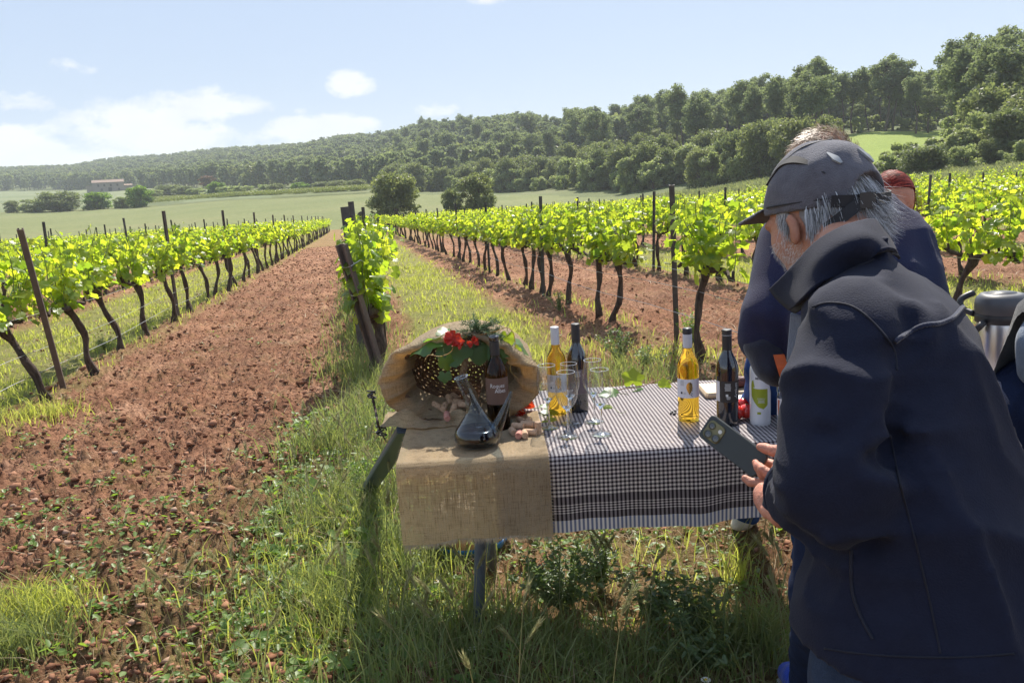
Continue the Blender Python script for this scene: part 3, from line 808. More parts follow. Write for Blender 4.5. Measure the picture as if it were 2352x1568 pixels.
# ------------------------------------------------------------------ grape vines
def leaf_shape(n=1, size=1.0, g=None, curl=.25, detail=True):
    """lobed grape leaf lying in XY, petiole at the origin, tip towards +Y"""
    if detail:
        A_ = [-90, -62, -40, -22, -5, 12, 30, 44, 58, 72, 90, 108, 122, 136, 150, 168, 185, 202, 220, 242]
        R_ = [.22, .72, .88, .84, .74, .97, 1.0, .93, .82, .98, 1.15, .98, .82, .93, 1.0, .97, .74, .84, .88, .72]
    else:
        A_ = [-90, -45, 0, 35, 60, 90, 120, 145, 180, 225]; R_ = [.2, .85, .84, 1.0, .86, 1.12, .86, 1.0, .84, .85]
    P = [(0.0, 0.32, 0.0)]
    for a, r in zip(A_, R_):
        r *= .55 * (1 + (g.uniform(-.09, .09) if g is not None else 0)); P.append((math.cos(rad(a)) * r, .32 + math.sin(rad(a)) * r, 0))
    P = np.array(P) * size; k = len(A_)
    d = np.hypot(P[:, 0], P[:, 1] - .32 * size) / size
    P[:, 2] = -curl * size * d ** 2 * .9 + .10 * size * np.abs(P[:, 0] / size) * (1 if g is None else g.uniform(.2, 1.6))
    if g is not None: P[1:, 2] += g.normal(size=k) * .025 * size
    F = [(0, i + 1, (i + 1) % k + 1) for i in range(k)]
    return P, F
LG = np.random.default_rng(21)
LEAVES_HI = [leaf_shape(1, 1.0, LG, LG.uniform(.1, .5)) for i in range(6)]
LEAVES_LO = [leaf_shape(1, 1.0, LG, LG.uniform(.1, .5), False) for i in range(4)]
def frame(nrm, tip):
    n_ = nrm / np.linalg.norm(nrm); t = tip - n_ * (tip @ n_); t /= np.linalg.norm(t) + 1e-9; x = np.cross(t, n_)
    return np.stack([x, t, n_], 1)
def merge(pieces):
    V = []; F = []; n = 0
    for v, f in pieces:
        V.append(v); F.append(np.asarray(f) + n); n += len(v)
    return np.concatenate(V), np.concatenate(F)
def vine_parts(seed, hi=True, nleaf=235, along=.62, th=.76, top=1.47, thick=1.0, spread=.29, lowl=.66, lsize=1.0, lean0=None):
    """trunk with cordon arms along X; shoots rise from the arms; returns trunk MB, list of leaf pieces"""
    g = np.random.default_rng(seed); mb = MB()
    # trunk
    n = 12 if hi else 6; z = np.linspace(-.06, th, n); ph = g.uniform(0, 6.28, 3)
    lean = g.normal(size=2) * np.array([.10, .05]) if lean0 is None else np.array(lean0)
    x = lean[0] * (z / th) ** 1 * 1.0 + .035 * np.sin(z * 8 + ph[0]) + .018 * np.sin(z * 19 + ph[1]); y = lean[1] * z / th + .03 * np.sin(z * 7 + ph[2])
    x -= x[0]; y -= y[0]
    R = (.031 + .007 * np.sin(z * 15 + ph[1]) + .02 * np.exp(-(z / .09) ** 2) + .018 * np.exp(-((z - th) / .08) ** 2)) * thick
    P = np.stack([x, y, z], 1); ns = 10 if hi else 5
    rn = [1 + .16 * np.sin(np.linspace(0, 2 * PI, ns, endpoint=False) * 3 + q * 2.2) + g.normal(size=ns) * .07 for q in z / th * 3]
    mb.tube(P, R, ns, rn=rn)
    head = P[-1]
    arms = []
    for s in (-1, 1):
        k = 9 if hi else 5; t = np.linspace(0, 1, k)
        ax = head[0] + s * t * along * g.uniform(.8, 1.0); ay = head[1] + .03 * np.sin(t * 7 + g.uniform(0, 6)) ; azz = head[2] + .02 + .05 * np.sin(t * 5 + g.uniform(0, 6)) * t - .02 * (1 - t)
        Pa = np.stack([ax, ay, azz], 1); Pa[0] = head - np.array([0, 0, .02])
        Ra = (.026 - .010 * t) * (1 + .22 * np.sin(t * 31 + ph[0])) * thick
        mb.tube(Pa, Ra, 7 if hi else 4); arms.append(Pa)
    # shoots
    leaves = []; ns = 11 if hi else 9; per = max(3, nleaf // ns); shoots = MB()
    for i in range(ns):
        A = arms[i % 2]; q = A[min(len(A) - 1, int(g.random() * len(A)))] + np.array([g.uniform(-.04, .04), 0, .02])
        if hi: mb.tube([q - np.array([0, 0, .03]), q + np.array([0, g.uniform(-.02, .02), .05])], [.016, .012], 5)     # spur
        L_ = (top - q[2]) * g.uniform(.62, 1.02); dx = g.uniform(-.16, .16); dy = g.uniform(-spread, spread)
        t = np.linspace(0, 1, 6); S = np.stack([q[0] + dx * t, q[1] + dy * t ** 1.3 + .02 * np.sin(t * 6), q[2] + L_ * t], 1)
        shoots.tube(S, .0045 * (1 - .6 * t) + .0015, 4, cap=False)
        for j in range(per):
            tt = (j + g.random()) / per; tt = tt ** .85; c = np.array([np.interp(tt, t, S[:, k_]) for k_ in range(3)])
            a = g.uniform(0, 2 * PI); out = np.array([math.cos(a), math.sin(a) * 1.3, 0]); out /= np.linalg.norm(out)
            reach = g.uniform(.03, .15) * (1.1 - .5 * tt); c = c + out * reach + np.array([0, 0, g.uniform(-.05, .04)])
            if c[2] < lowl: c[2] += g.uniform(.0, .15)
            nrm = np.array([0, 0, 1.0]) * g.uniform(.1, 1.1) + out * g.uniform(.2, 1.2) + g.normal(size=3) * .35
            tip = out * .7 + np.array([0, 0, -1.0]) * g.uniform(.2, 1.2) + g.normal(size=3) * .3
            sz = g.uniform(.075, .135) * (1.0 - .45 * tt ** 3) * (1.0 if hi else 1.18) * lsize
            M_ = frame(nrm, tip); sh = LEAVES_HI if hi else LEAVES_LO; v, f = sh[g.integers(len(sh))]
            leaves.append((v @ (M_ * sz).T + c, f))
    return mb, shoots, leaves
M_strip = leaf_mat('far_vineyard_green', (.17, .21, .07), (.40, .46, .09), .4)
M_shoot = mat('green_shoot', (.14, .22, .05), .6, col2=(.2, .2, .06))
VH = []
for i in range(6):
    mb, sh, lv = vine_parts(1000 + i, True); V, F = merge(lv)
    VH.append((mb.mesh('vine_trunk', [M_bark], True), sh.mesh('vine_shoots', [M_shoot]), mesh('vine_foliage', V, F, [M_vine])))
VL = []
for i in range(5):
    mb, sh, lv = vine_parts(1100 + i, False, nleaf=175); V, F = merge(lv)
    VL.append((mb.mesh('vine_trunk', [M_bark]), mesh('vine_foliage', V, F, [M_vine])))
row_rz = PI / 2 - ROW_A                                   # local X along the row
def vine(u, v, lab, group, hi, k, split=0, scale=1.0, flip=False, custom=None, tilt=0.0):
    x, y = xy(u, v); z = float(ground_z(x, y)) 
    e = empty('grape_vine', (x, y, z), row_rz + (PI if flip else 0) + random.uniform(-.06, .06), lab, 'vine', group)
    s = scale; e.scale = (s, s, s * random.uniform(.96, 1.05)); e.rotation_euler[0] = tilt * (-1 if flip else 1)

    if hi and split:                                      # leaves one can pick apart are parts of their own
        mb, sh, lv = custom if custom else vine_parts(1500 + k, True)
        obj('trunk', mb.mesh('vine_trunk', [M_bark], True), e); tag(obj('shoots', sh.mesh('vine_shoots', [M_shoot]), e), kind='stuff')
        # leaves on the side towards the viewer show largest
        sgn = 1
        c = np.array([q[0].mean(0) for q in lv]); M_ = np.array(e.rotation_euler.to_matrix()); wc = c @ M_.T + np.array([x, y, z])
        dd = np.linalg.norm(wc - cC, axis=1); order = np.argsort(dd); 
        for i in order[:split]:
            obj('leaf', mesh('leaf', lv[i][0], lv[i][1], [M_vine]), e)
        if len(order) > split:
            V, F = merge([lv[i] for i in order[split:]]); tag(obj('foliage', mesh('vine_foliage', V, F, [M_vine]), e), kind='stuff')
    elif hi:
        a, b, c = VH[k % len(VH)]; obj('trunk', a, e); tag(obj('shoots', b, e), kind='stuff'); tag(obj('foliage', c, e), kind='stuff')
    else:
        a, b = VL[k % len(VL)]; obj('trunk', a, e); tag(obj('foliage', b, e), kind='stuff')
    return e
SP = 1.36
STUFF = []                                                # vines past the limit: one mass
rowsL = [(-1, 7.65 - SP * 0), (-2, 3.2), (-3, 5.0)]
order_names = ['first', 'second', 'third', 'fourth', 'fifth', 'sixth', 'seventh', 'eighth', 'ninth', 'tenth', 'eleventh', 'twelfth', 'thirteenth', 'fourteenth']
allv = []
cA = edge_r
def vis(x, y):
    a = math.atan2(x, y); return abs(a) < rad(37)
def end_u(v):
    return 92.0
for kr in range(-14, 45):
    if kr == 0: continue
    v = kr * ROWS + (.02 if kr > 0 else -.03)
    u = {-1: 7.70, 1: 6.52}.get(kr, 2.0 + (kr * .37) % 1.0)
    i = 0
    while u < 93:
        x, y = xy(u, v); a = math.atan2(x, y); r = math.hypot(x, y)
        if r < float(edge_r(a)) - 1 and vis(x, y) and not (kr == 1 and u < 6.4): allv.append((r, kr, u, v, i))
        if u > 2.0: i += 1
        u += SP * (1 + .06 * math.sin(u * 3.1 + kr))
        fixed = {-1: [7.70, 8.87, 10.30, 11.75, 13.2, 14.55, 15.95, 17.1], 1: [6.52, 8.97, 9.60, 10.9, 12.2, 12.9, 13.6, 14.3]}.get(kr)
        if fixed and i < 8: u = fixed[i]
allv += [(7.4 + j * SP, 0, 7.42 + j * SP, .12 if j else .05, j) for j in range(0, 58)]
allv.sort(key=lambda q: q[0] * (.75 if abs(q[1]) <= 1 else 1.0))
NV = 286
cntr = {}
for n, (r, kr, u, v, i) in enumerate(allv):
    vv = v + random.uniform(-.04, .04) + ({0: .07, 1: .12, 2: .0, 3: -.03}.get(i, 0) if kr == -1 else 0)
    if n < NV:
        c = cntr[kr] = cntr.get(kr, -1) + 1
        side = 'left of the tilled lane' if kr == -1 else 'right of the grassed lane' if kr == 1 else 'in the middle row'
        if abs(kr) == 1 and c < 12: lab = '%s vine trunk from the front in the row %s' % (order_names[c], side)
        elif kr == 0 and c == 0: lab = 'leafy grape vine behind the leaning metal end post, glowing against the light'
        elif kr == -1: lab = 'vine farther along the row left of the tilled lane'
        elif kr == 1: lab = 'vine farther along the row right of the grassed lane'
        elif kr == 0: lab = 'vine farther back in the middle row, seen end on'
        else: lab = '%s vine %sin the %s row on the %s, counted from the lane' % (('' , '')[0] or (order_names[c] if c < 14 else 'far'), 'from the front ' if c < 14 else '', order_names[abs(kr) - 1] if abs(kr) <= 14 else 'farthest', 'left' if kr < 0 else 'right')
        grp = {-1: 'vines of the row left of the tilled lane', 1: 'vines of the row right of the grassed lane', 0: 'vines of the middle row'}.get(kr, ('vines of left row %s' if kr < 0 else 'vines of right row %s') % (order_names[abs(kr) - 1] if abs(kr) <= 14 else 'farthest'))
        split = 0
        if kr == 0 and c == 0: split = 170
        elif kr == 1 and c < 5: split = 60
        elif kr == -1 and c < 5: split = 50
        elif kr == 2 and c < 3: split = 40
        if kr == 0 and c == 0:
            cus = vine_parts(1777, True, nleaf=290, top=1.46, th=.55, thick=1.7, spread=.26, along=.45, lowl=.42, lsize=1.22)
            vine(u, v, lab, grp, True, n, split, custom=cus)
        else: vine(u, vv, lab, grp, r < 24, n, split, 1.0 if kr == -1 else .97, flip=(random.random() < .5 and not (kr == -1 and c < 5)), custom=vine_parts(1800 + c, True, lean0=(-.20 + .03 * c, 0)) if (kr == -1 and c < 5) else None, tilt=[-.22, -.20, -.13, -.08, -.05][min(i, 4)] if kr == -1 else 0)
    else: STUFF.append((u, vv))
def far_vines():
    srcs = []
    for i in range(4):
        mb, sh, lv = vine_parts(1200 + i, False, nleaf=110); V, F = merge(lv); tv = np.concatenate(mb.V)
        VV = np.concatenate([tv, V]); FF = [tuple(f) for f in mb.F] + [tuple(f + len(tv)) for f in F]
        srcs.append(obj('vine_kind', mesh('vine_kind', VV, FF, [M_bark, M_vine], [0] * len(mb.F) + [1] * len(F)), link=False))
    P = []
    for u, v in STUFF:
        x, y = xy(u, v); P.append((x, y, float(terrain(x, y))))
    g = np.random.default_rng(9); n = len(P)
    scatter('far_vines', np.array(P), row_rz + g.choice([0, PI], n) + g.normal(size=n) * .05, g.uniform(.93, 1.08, n), g.integers(0, 4, n), srcs, 'far vines of the vineyard beyond those that can be told apart')
far_vines()
# yellow-green vineyard strip behind the wheat field and rows on the far slope
def strip():
    me_src = []
    for i in range(3):
        mb, sh, lv = vine_parts(1300 + i, False, nleaf=40); V, F = merge(lv)
        me_src.append(obj('strip_kind', mesh('strip_kind', V * 1.2, F, [M_strip]), link=False))
    g = np.random.default_rng(10); P = []
    for X in np.arange(290, 850, 1.6):
        r0 = float(np.interp(X, _cx, [COLS[q][0][0] for q in _cx])) + 2
        for j in range(7 if X < 420 else 4):
            p = gcol(X + g.uniform(-1, 1), r0 + j * 4.5 + g.uniform(-.3, .3)); P.append(p)
    P = np.array(P); n = len(P)
    scatter('far_vineyard_strip', P, g.random(n) * 6.28, g.uniform(.9, 1.2, n), g.integers(0, 3, n), me_src, 'bright strip of another vineyard beyond the wheat field')
strip()

# ------------------------------------------------------------------ stakes and wires
def stake_mesh(H, w=.045, d=.03):
    mb = MB()
    # folded steel channel: web and two flanges with a lip, holes as small dark plates
    mb.box((0, 0, H / 2 - .15), (w, .004, H + .3)); mb.box((-w / 2, d / 2, H / 2 - .15), (.004, d, H + .3)); mb.box((w / 2, d / 2, H / 2 - .15), (.004, d, H + .3))
    mb.box((-w / 2 + .007, d, H / 2 - .15), (.014, .004, H + .3)); mb.box((w / 2 - .007, d, H / 2 - .15), (.014, .004, H + .3))
    return mb.mesh('stake', [M_stake])
ST = {1.85: stake_mesh(1.74), 1.66: stake_mesh(1.56)}
ST_L = {1.85: stake_mesh(1.72)}
for q in ST_L.values(): q.materials[0] = M_stake_l
nst = 0
def stake(u, v, H, lab, group, lean=(0, 0), rz=0, left=False, top=None):
    global nst
    x, y = xy(u, v); o = obj('vineyard_stake', (ST_L if left else ST)[H], None, (x, y, float(ground_z(x, y))))
    o.rotation_euler = (lean[1], lean[0], row_rz + rz); tag(o, lab, 'stake', group); nst += 1
    if top is not None: o.rotation_mode = 'QUATERNION'; o.rotation_quaternion = Vector(np.array(top) - np.array(o.location)).to_track_quat('Z', 'Y')
    return o
def wpole(px, py, tx, ty, u, v, H): pass
SU = 5.46
stake(8.17, -2.88, 1.85, 'nearest stake of the left row, leaning, close to the left edge', None, (-.09, -.03), 1.2, left=True, top=far(38, 500, 7.9))
stake(13.63, -2.93, 1.85, 'second stake of the left row, thin and upright', None, (.0, 0), 1.0, left=True)
stake(7.42, 3.02, 1.66, 'tall dark stake right of the grassed lane, nearest of its row', None, (.0, .06), .4, top=far(1543, 440, 7.75))
stake(12.4, 2.84, 1.66, 'second dark stake of the row right of the grassed lane', None, (0, .02), .3)
for i in range(2, 14): stake(8.17 + SU * i, -2.9, 1.85, 'stake farther along the row left of the tilled lane', 'stakes of the left row', (random.uniform(-.03, .03), random.uniform(-.03, .03)), random.uniform(0, 3), left=True)
for i in range(2, 15): stake(7.4 + 5.2 * i, 2.85, 1.66, 'stake farther along the row right of the grassed lane', 'stakes of the right row', (random.uniform(-.03, .03), random.uniform(-.03, .03)), random.uniform(0, 3))
for kr in range(-7, 12):
    if kr in (-1, 0, 1): continue
    v = kr * ROWS; u = 5.0 + (kr * 2.3) % 5
    while u < 80:
        x, y = xy(u, v); a = math.atan2(x, y)
        if vis(x, y) and math.hypot(x, y) < edge_r(a) - 2 and math.hypot(x, y) > 7 and nst < 230:
            stake(u, v, 1.85 if kr < 0 else 1.66, 'stake in the %s row on the %s, counted from the lane' % (order_names[abs(kr) - 1], 'left' if kr < 0 else 'right'), 'stakes of the farther rows', (random.uniform(-.04, .04), random.uniform(-.04, .04)), random.uniform(0, 3), left=False)
        u += 5.6 if abs(kr) < 6 else 11.2
for i in range(1, 12): stake(7.8 + 5.3 * i, .15, 1.66, 'stake farther back in the middle row', 'stakes of the middle row', (0, 0), .5)
# leaning end post of the middle row: rolled steel channel, wires tied round it
def end_post():
    a = on_plane(884, 880); a[2] = float(ground_z(a[0], a[1])) - .02
    b = far(790, 560, math.hypot(a[0], a[1]) - .18)
    e = empty('end_post', a, 0, 'leaning dark metal end post of the middle vine row with wires tied round it', 'post')
    d = b - a; L_ = np.linalg.norm(d); d /= L_
    q = Vector(d).to_track_quat('Z', 'Y'); e.rotation_mode = 'QUATERNION'; e.rotation_quaternion = q
    mb = MB(); w, dp, t = .085, .05, .005
    for c, s in (((0, 0), (w * .5, t)), ((-w * .30, -.008), (.03, t)), ((w * .30, -.008), (.03, t)), ((-w * .5, -dp * .4), (t, dp)), ((w * .5, -dp * .4), (t, dp)), ((-w * .5 - .01, -dp * .9), (.022, t)), ((w * .5 + .01, -dp * .9), (.022, t))):
        mb.box((c[0], c[1], L_ / 2 - .1), (s[0], s[1], L_ + .2))
    obj('channel', mb.mesh('channel', [M_stake_l]), e)
    for z in (L_ * .86, L_ * .66):
        t_ = np.linspace(0, 2 * PI, 17); P = np.stack([.062 * np.cos(t_), -.02 + .045 * np.sin(t_), z + .01 * np.sin(t_ * 1)], 1)
        P = np.concatenate([P, [(.09, .05, z + .02), (.07, .09, z - .01)]])
        m2 = MB(); m2.tube(P, .004, 6); obj('wire_tie', m2.mesh('tie', [M_wire]), e)
    for z in (L_ * .74,):
        m2 = MB(); V, F = lathe([(0, .0), (.008, 0), (.008, .004), (0, .004)], 10); m2.add(V @ rotm('X', PI / 2).T + np.array([0, -.02, z]), F); obj('bolt', m2.mesh('bolt', [M_wire]), e)
end_post()
for (X, Yt, r, lab) in [(808, 474, 8.6, 'short split-topped metal stake behind the leaning end post'), (822, 462, 9.9, 'taller metal stake behind the split-topped one in the middle row')]:
    p = far(X + 8, 620, r); z = float(ground_z(p[0], p[1])); top = far(X, Yt, r)[2]
    o = obj('vineyard_stake', stake_mesh(top - z, .075 if X < 815 else .06), None, (p[0], p[1], z)); o.rotation_euler = (0, -.03, .5); tag(o, lab, 'stake')
# wires
for kr, us, zs, lab in ((-1, 3.0, (.28, .48, .80), 'left row'), (1, 5.0, (.42, .66, .82), 'right row'), (0, 7.6, (.75,), 'middle row'), (-2, 3.0, (.75,), 'second left row'), (2, 5.0, (.72,), 'second right row')):
    for j, h in enumerate(zs):
        v = {-1: -2.9, 1: 2.86, 0: .15}.get(kr, kr * ROWS); P = []
        for u in np.arange(us, 60, 1.4):
            x, y = xy(u, v - .02); P.append((x, y, float(terrain(x, y)) + h + .02 * math.sin(u * 1.1)))
        mb = MB(); mb.tube(P, .0022 if j else .0028, 4); tag(obj('trellis_wire', mb.mesh('wire', [M_wire])), ('lowest', 'middle', 'upper')[j] + ' thin trellis wire strung along the ' + lab, 'wire')

# ------------------------------------------------------------------ grass, clods, weeds
def rand_front(n, r0, r1, g, a0=-38, a1=38, pw=1.0):
    """points whose density falls with distance so that they look equally dense in view"""
    r = np.exp(g.uniform(math.log(r0), math.log(r1), n)) if pw == 1.0 else r0 + (r1 - r0) * g.random(n) ** pw
    a = g.uniform(rad(a0), rad(a1), n); return r * np.sin(a), r * np.cos(a), r
def blades(x, y, z, h, w, g, lean=.35, droop=.5, bias=(0, 0)):
    n = len(x); a = g.uniform(0, 2 * PI, n); L_ = h * lean * (.3 + 1.2 * g.random(n))
    dx = np.cos(a) * L_ + bias[0] * h; dy = np.sin(a) * L_ + bias[1] * h; b = g.uniform(0, 2 * PI, n); wx = np.cos(b) * w / 2; wy = np.sin(b) * w / 2
    B = np.stack([x, y, z], 1); W = np.stack([wx, wy, np.zeros(n)], 1)
    M1 = B + np.stack([dx * .35, dy * .35, h * .55], 1); M2 = B + np.stack([dx * (1 + droop), dy * (1 + droop), h * (1 - .25 * droop * g.random(n))], 1)
    V = np.stack([B - W, B + W, M1 - W * .8, M1 + W * .8, M2], 1).reshape(-1, 3)
    i = np.arange(n)[:, None] * 5
    T = np.concatenate([i + np.array([[0, 1, 3]]), i + np.array([[0, 3, 2]]), i + np.array([[2, 3, 4]])], 1).reshape(-1, 3)
    return V, T
def px(r): return r / 805.0                               # size of a render pixel at distance r
g = np.random.default_rng(31)
parts_g = []; parts_d = []; parts_s = []
# lanes of grass
x, y, r = rand_front(230000, 3.0, 85, g)
u, v = uv(x, y); gr = lane(u, v); keep = (g.random(len(x)) < gr * .95) & (r < edge_r(np.arctan2(x, y)) - 1)
clump = fbm2(x * 1.6, y * 1.6, 3, 44)
keep &= g.random(len(x)) < sstep(.40, .60, clump) + .10
near = (((v - .6) / 2.2) ** 2 + ((u - 2.6) / 2.4) ** 2) < 1
keep &= ~near
x, y, r, u, v, clump = [q[keep] for q in (x, y, r, u, v, clump)]
h = g.uniform(.035, .105, len(x)) * (.55 + .9 * clump); w = np.maximum(.005, px(r) * .8) * g.uniform(.7, 1.3, len(x))
h *= np.where(np.abs(v / ROWS - np.round(v / ROWS)) < .15, 1.5, 1.0)
parts_g.append(blades(x, y, ground_z(x, y), h, w, g))
# taller dark verge of the middle row, left of the table
n = 11000; u = np.exp(g.uniform(math.log(2.1), math.log(30), n)); v = .16 + g.normal(size=n) * .20 - .22 + .06 * np.sin(u * 2); x, y = xy(u, v)
dens = fbm2(x * 2.5, y * 2.5, 3, 71); k = g.random(n) < sstep(.35, .6, dens) + .1; x, y, u = x[k], y[k], u[k]; r = np.hypot(x, y)
parts_d.append(blades(x, y, ground_z(x, y), g.uniform(.08, .28, len(x)) * np.clip(1.15 - u * .02, .5, 1), np.maximum(.005, px(r) * .8), g, .4))
# untidy grass round the table, foreground
n = 56000; u = g.uniform(1.2, 6.2, n); v = g.uniform(-1.1, 3.4, n); x, y = xy(u, v)
d = fbm2(x * 2.2, y * 2.2, 4, 91); d2 = fbm2(x * 6, y * 6, 2, 92)
wv = sstep(-.66, -.12, v + .25 * (d - .5) * 3) ; shade_side = sstep(3.2, 2.2, u)
k = g.random(n) < np.clip((sstep(.42, .66, d) * .62 + .05) * wv * (.22 + .75 * np.maximum(sstep(.75, .1, v) * .40, shade_side * .40)), 0, 1)
x, y, u, v, d = [q[k] for q in (x, y, u, v, d)]; r = np.hypot(x, y); h = g.uniform(.05, .24, len(x)) * (.5 + .8 * d) * np.where((u < 3.3) & (v > -.1), .62, 1.0)
s = g.random(len(x))
kd = s < .30; parts_d.append(blades(x[kd], y[kd], ground_z(x[kd], y[kd]), h[kd] * 1.15, g.uniform(.003, .007, kd.sum()), g, .45))
kg = (s >= .30) & (s < .66); parts_g.append(blades(x[kg], y[kg], ground_z(x[kg], y[kg]), h[kg], g.uniform(.003, .006, kg.sum()), g, .5))
ks = s >= .66; parts_s.append(blades(x[ks], y[ks], ground_z(x[ks], y[ks]), h[ks] * .8, g.uniform(.002, .005, ks.sum()), g, 1.4, .8))
# dense dark tussocks at the bottom of the frame
for (X, Y, nn, hh, sp, tgt) in [(1000, 1500, 420, .20, .16, 'd'), (1180, 1540, 420, .19, .2, 'd'), (1340, 1560, 420, .18, .2, 'd'), (900, 1420, 420, .22, .2, 'd'), (1480, 1545, 300, .18, .16, 'd'), (1640, 1520, 260, .18, .12, 'd'), (1735, 1500, 300, .3, .06, 'd'),
                           (790, 1200, 420, .24, .2, 'd'), (700, 1330, 300, .16, .25, 'g'), (800, 1450, 380, .2, .25, 'g'), (760, 1050, 300, .26, .14, 'd'), (1640, 1440, 60, .16, .1, 'g'),
                           (40, 1510, 700, .16, .12, 'd'), (110, 1430, 500, .15, .09, 'g'), (0, 1440, 500, .16, .12, 'g'), (120, 965, 300, .14, .14, 'g'), (40, 985, 300, .12, .2, 'g'), (1440, 880, 500, .25, .3, 'd'), (1540, 840, 300, .2, .3, 'g'), (270, 805, 200, .14, .2, 'd'),
                           (860, 1340, 260, .18, .18, 'd'), (1060, 1400, 120, .14, .14, 'd'), (1240, 1500, 260, .17, .15, 'd'), (1480, 1290, 70, .2, .2, 'g'), (1690, 1330, 60, .26, .04, 'g'), (1330, 820, 300, .16, .35, 'g')]:
    p = on_plane(X, Y); n = nn; x = p[0] + g.normal(size=n) * sp; y = p[1] + g.normal(size=n) * sp * .8; u, v = uv(x, y); k = np.hypot(x, y) > 1.2; x, y = x[k], y[k]
    B = blades(x, y, ground_z(x, y), g.uniform(.4, 1.1, len(x)) * hh, g.uniform(.003, .0065, len(x)) * (1 if p[1] < 4 else 1.4), g, .45)
    (parts_d if tgt == 'd' else parts_g).append(B)
# dry straw lying on the tilled lane
n = 26000; x, y, r = rand_front(n, 1.6, 24, g); u, v = uv(x, y); k = g.random(n) < .12 + .5 * sstep(.5, .68, fbm2(x * 1.8, y * 1.8, 3, 33)); x, y, r = x[k], y[k], r[k]
n = 16000; u2 = g.uniform(1.4, 6.5, n); v2 = g.uniform(-.3, 3.6, n); x2, y2 = xy(u2, v2); x = np.concatenate([x, x2]); y = np.concatenate([y, y2]); r = np.hypot(x, y)
V, F = blades(x, y, ground_z(x, y) + .006, g.uniform(.015, .05, len(x)), np.maximum(.0025, px(r) * .7), g, 2.6, .4); parts_s.append((V, F))
def stuff(name, parts, m_, lab):
    V, F = merge(parts); return tag(obj(name, mesh(name, V, F, [m_])), lab, kind='stuff')
stuff('grass', parts_g, M_grass, 'bright sunlit grass of the lanes and round the table')
stuff('tall_grass', parts_d, M_grass_dark, 'taller dark grass along the middle row and under the table')
stuff('straw', parts_s, M_straw, 'dry straw and dead stalks lying about')
# barley heads
def barley():
    bl = []; g = np.random.default_rng(61); st = []
    spots = []
    for (X, Y, n, sp) in [(760, 1100, 26, .2), (800, 1230, 30, .25), (640, 1560, 14, .3), (1180, 1500, 14, .3), (1000, 1480, 14, .25), (1330, 1480, 10, .2), (1690, 1290, 9, .08), (1860, 1540, 5, .05), (1150, 1150, 8, .3), (1740, 1420, 5, .1), (930, 1130, 12, .1), (460, 1540, 8, .3), (1130, 1290, 16, .3)]:
        p = on_plane(X, Y)
        for i in range(n): spots.append((p[0] + g.normal() * sp, p[1] + g.normal() * sp))
    for (x, y) in spots:
        if math.hypot(x, y) < 1.3: continue
        z = float(ground_z(np.array([x]), np.array([y]))[0]); h = g.uniform(.22, .42); a = g.uniform(0, 6.28); l = g.uniform(.03, .12)
        b = np.array([x, y, z]); t = b + np.array([math.cos(a) * l, math.sin(a) * l, h]); d = np.array([math.cos(a) * .5, math.sin(a) * .5, .75]); d /= np.linalg.norm(d)
        st.append(tube([b, b * .4 + t * .6 + np.array([0, 0, .02]), t], [.0016, .0013, .001], 3, False))
        L_ = g.uniform(.05, .08)
        for j in range(46):
            q = t + d * L_ * j / 46; o_ = g.normal(size=3); o_ -= d * (o_ @ d); o_ /= np.linalg.norm(o_) + 1e-9
            e = q + d * .035 + o_ * .010; w = np.cross(d, o_) * .0011
            bl.append((np.array([q - w + o_ * .003, q + w + o_ * .003, e]), [(0, 1, 2)]))
            c = q + o_ * .004; bl.append((np.array([q - w * 2.5, q + w * 2.5, c + d * .012 + o_ * .003]), [(0, 1, 2)]))
    S = []
    for V, F in st:
        for f in F: S.append((np.array([V[i] for i in f]), [(0, 1, 2), (0, 2, 3)]))
    V, F = merge(bl + S); tag(obj('wall_barley', mesh('wall_barley', V, F, [leaf_mat('barley', (.25, .27, .12), (.45, .48, .2), .4, dif2=(.4, .36, .2), tra2=(.5, .45, .25))])), 'feathery wild barley heads in the foreground grass', kind='stuff')
barley()
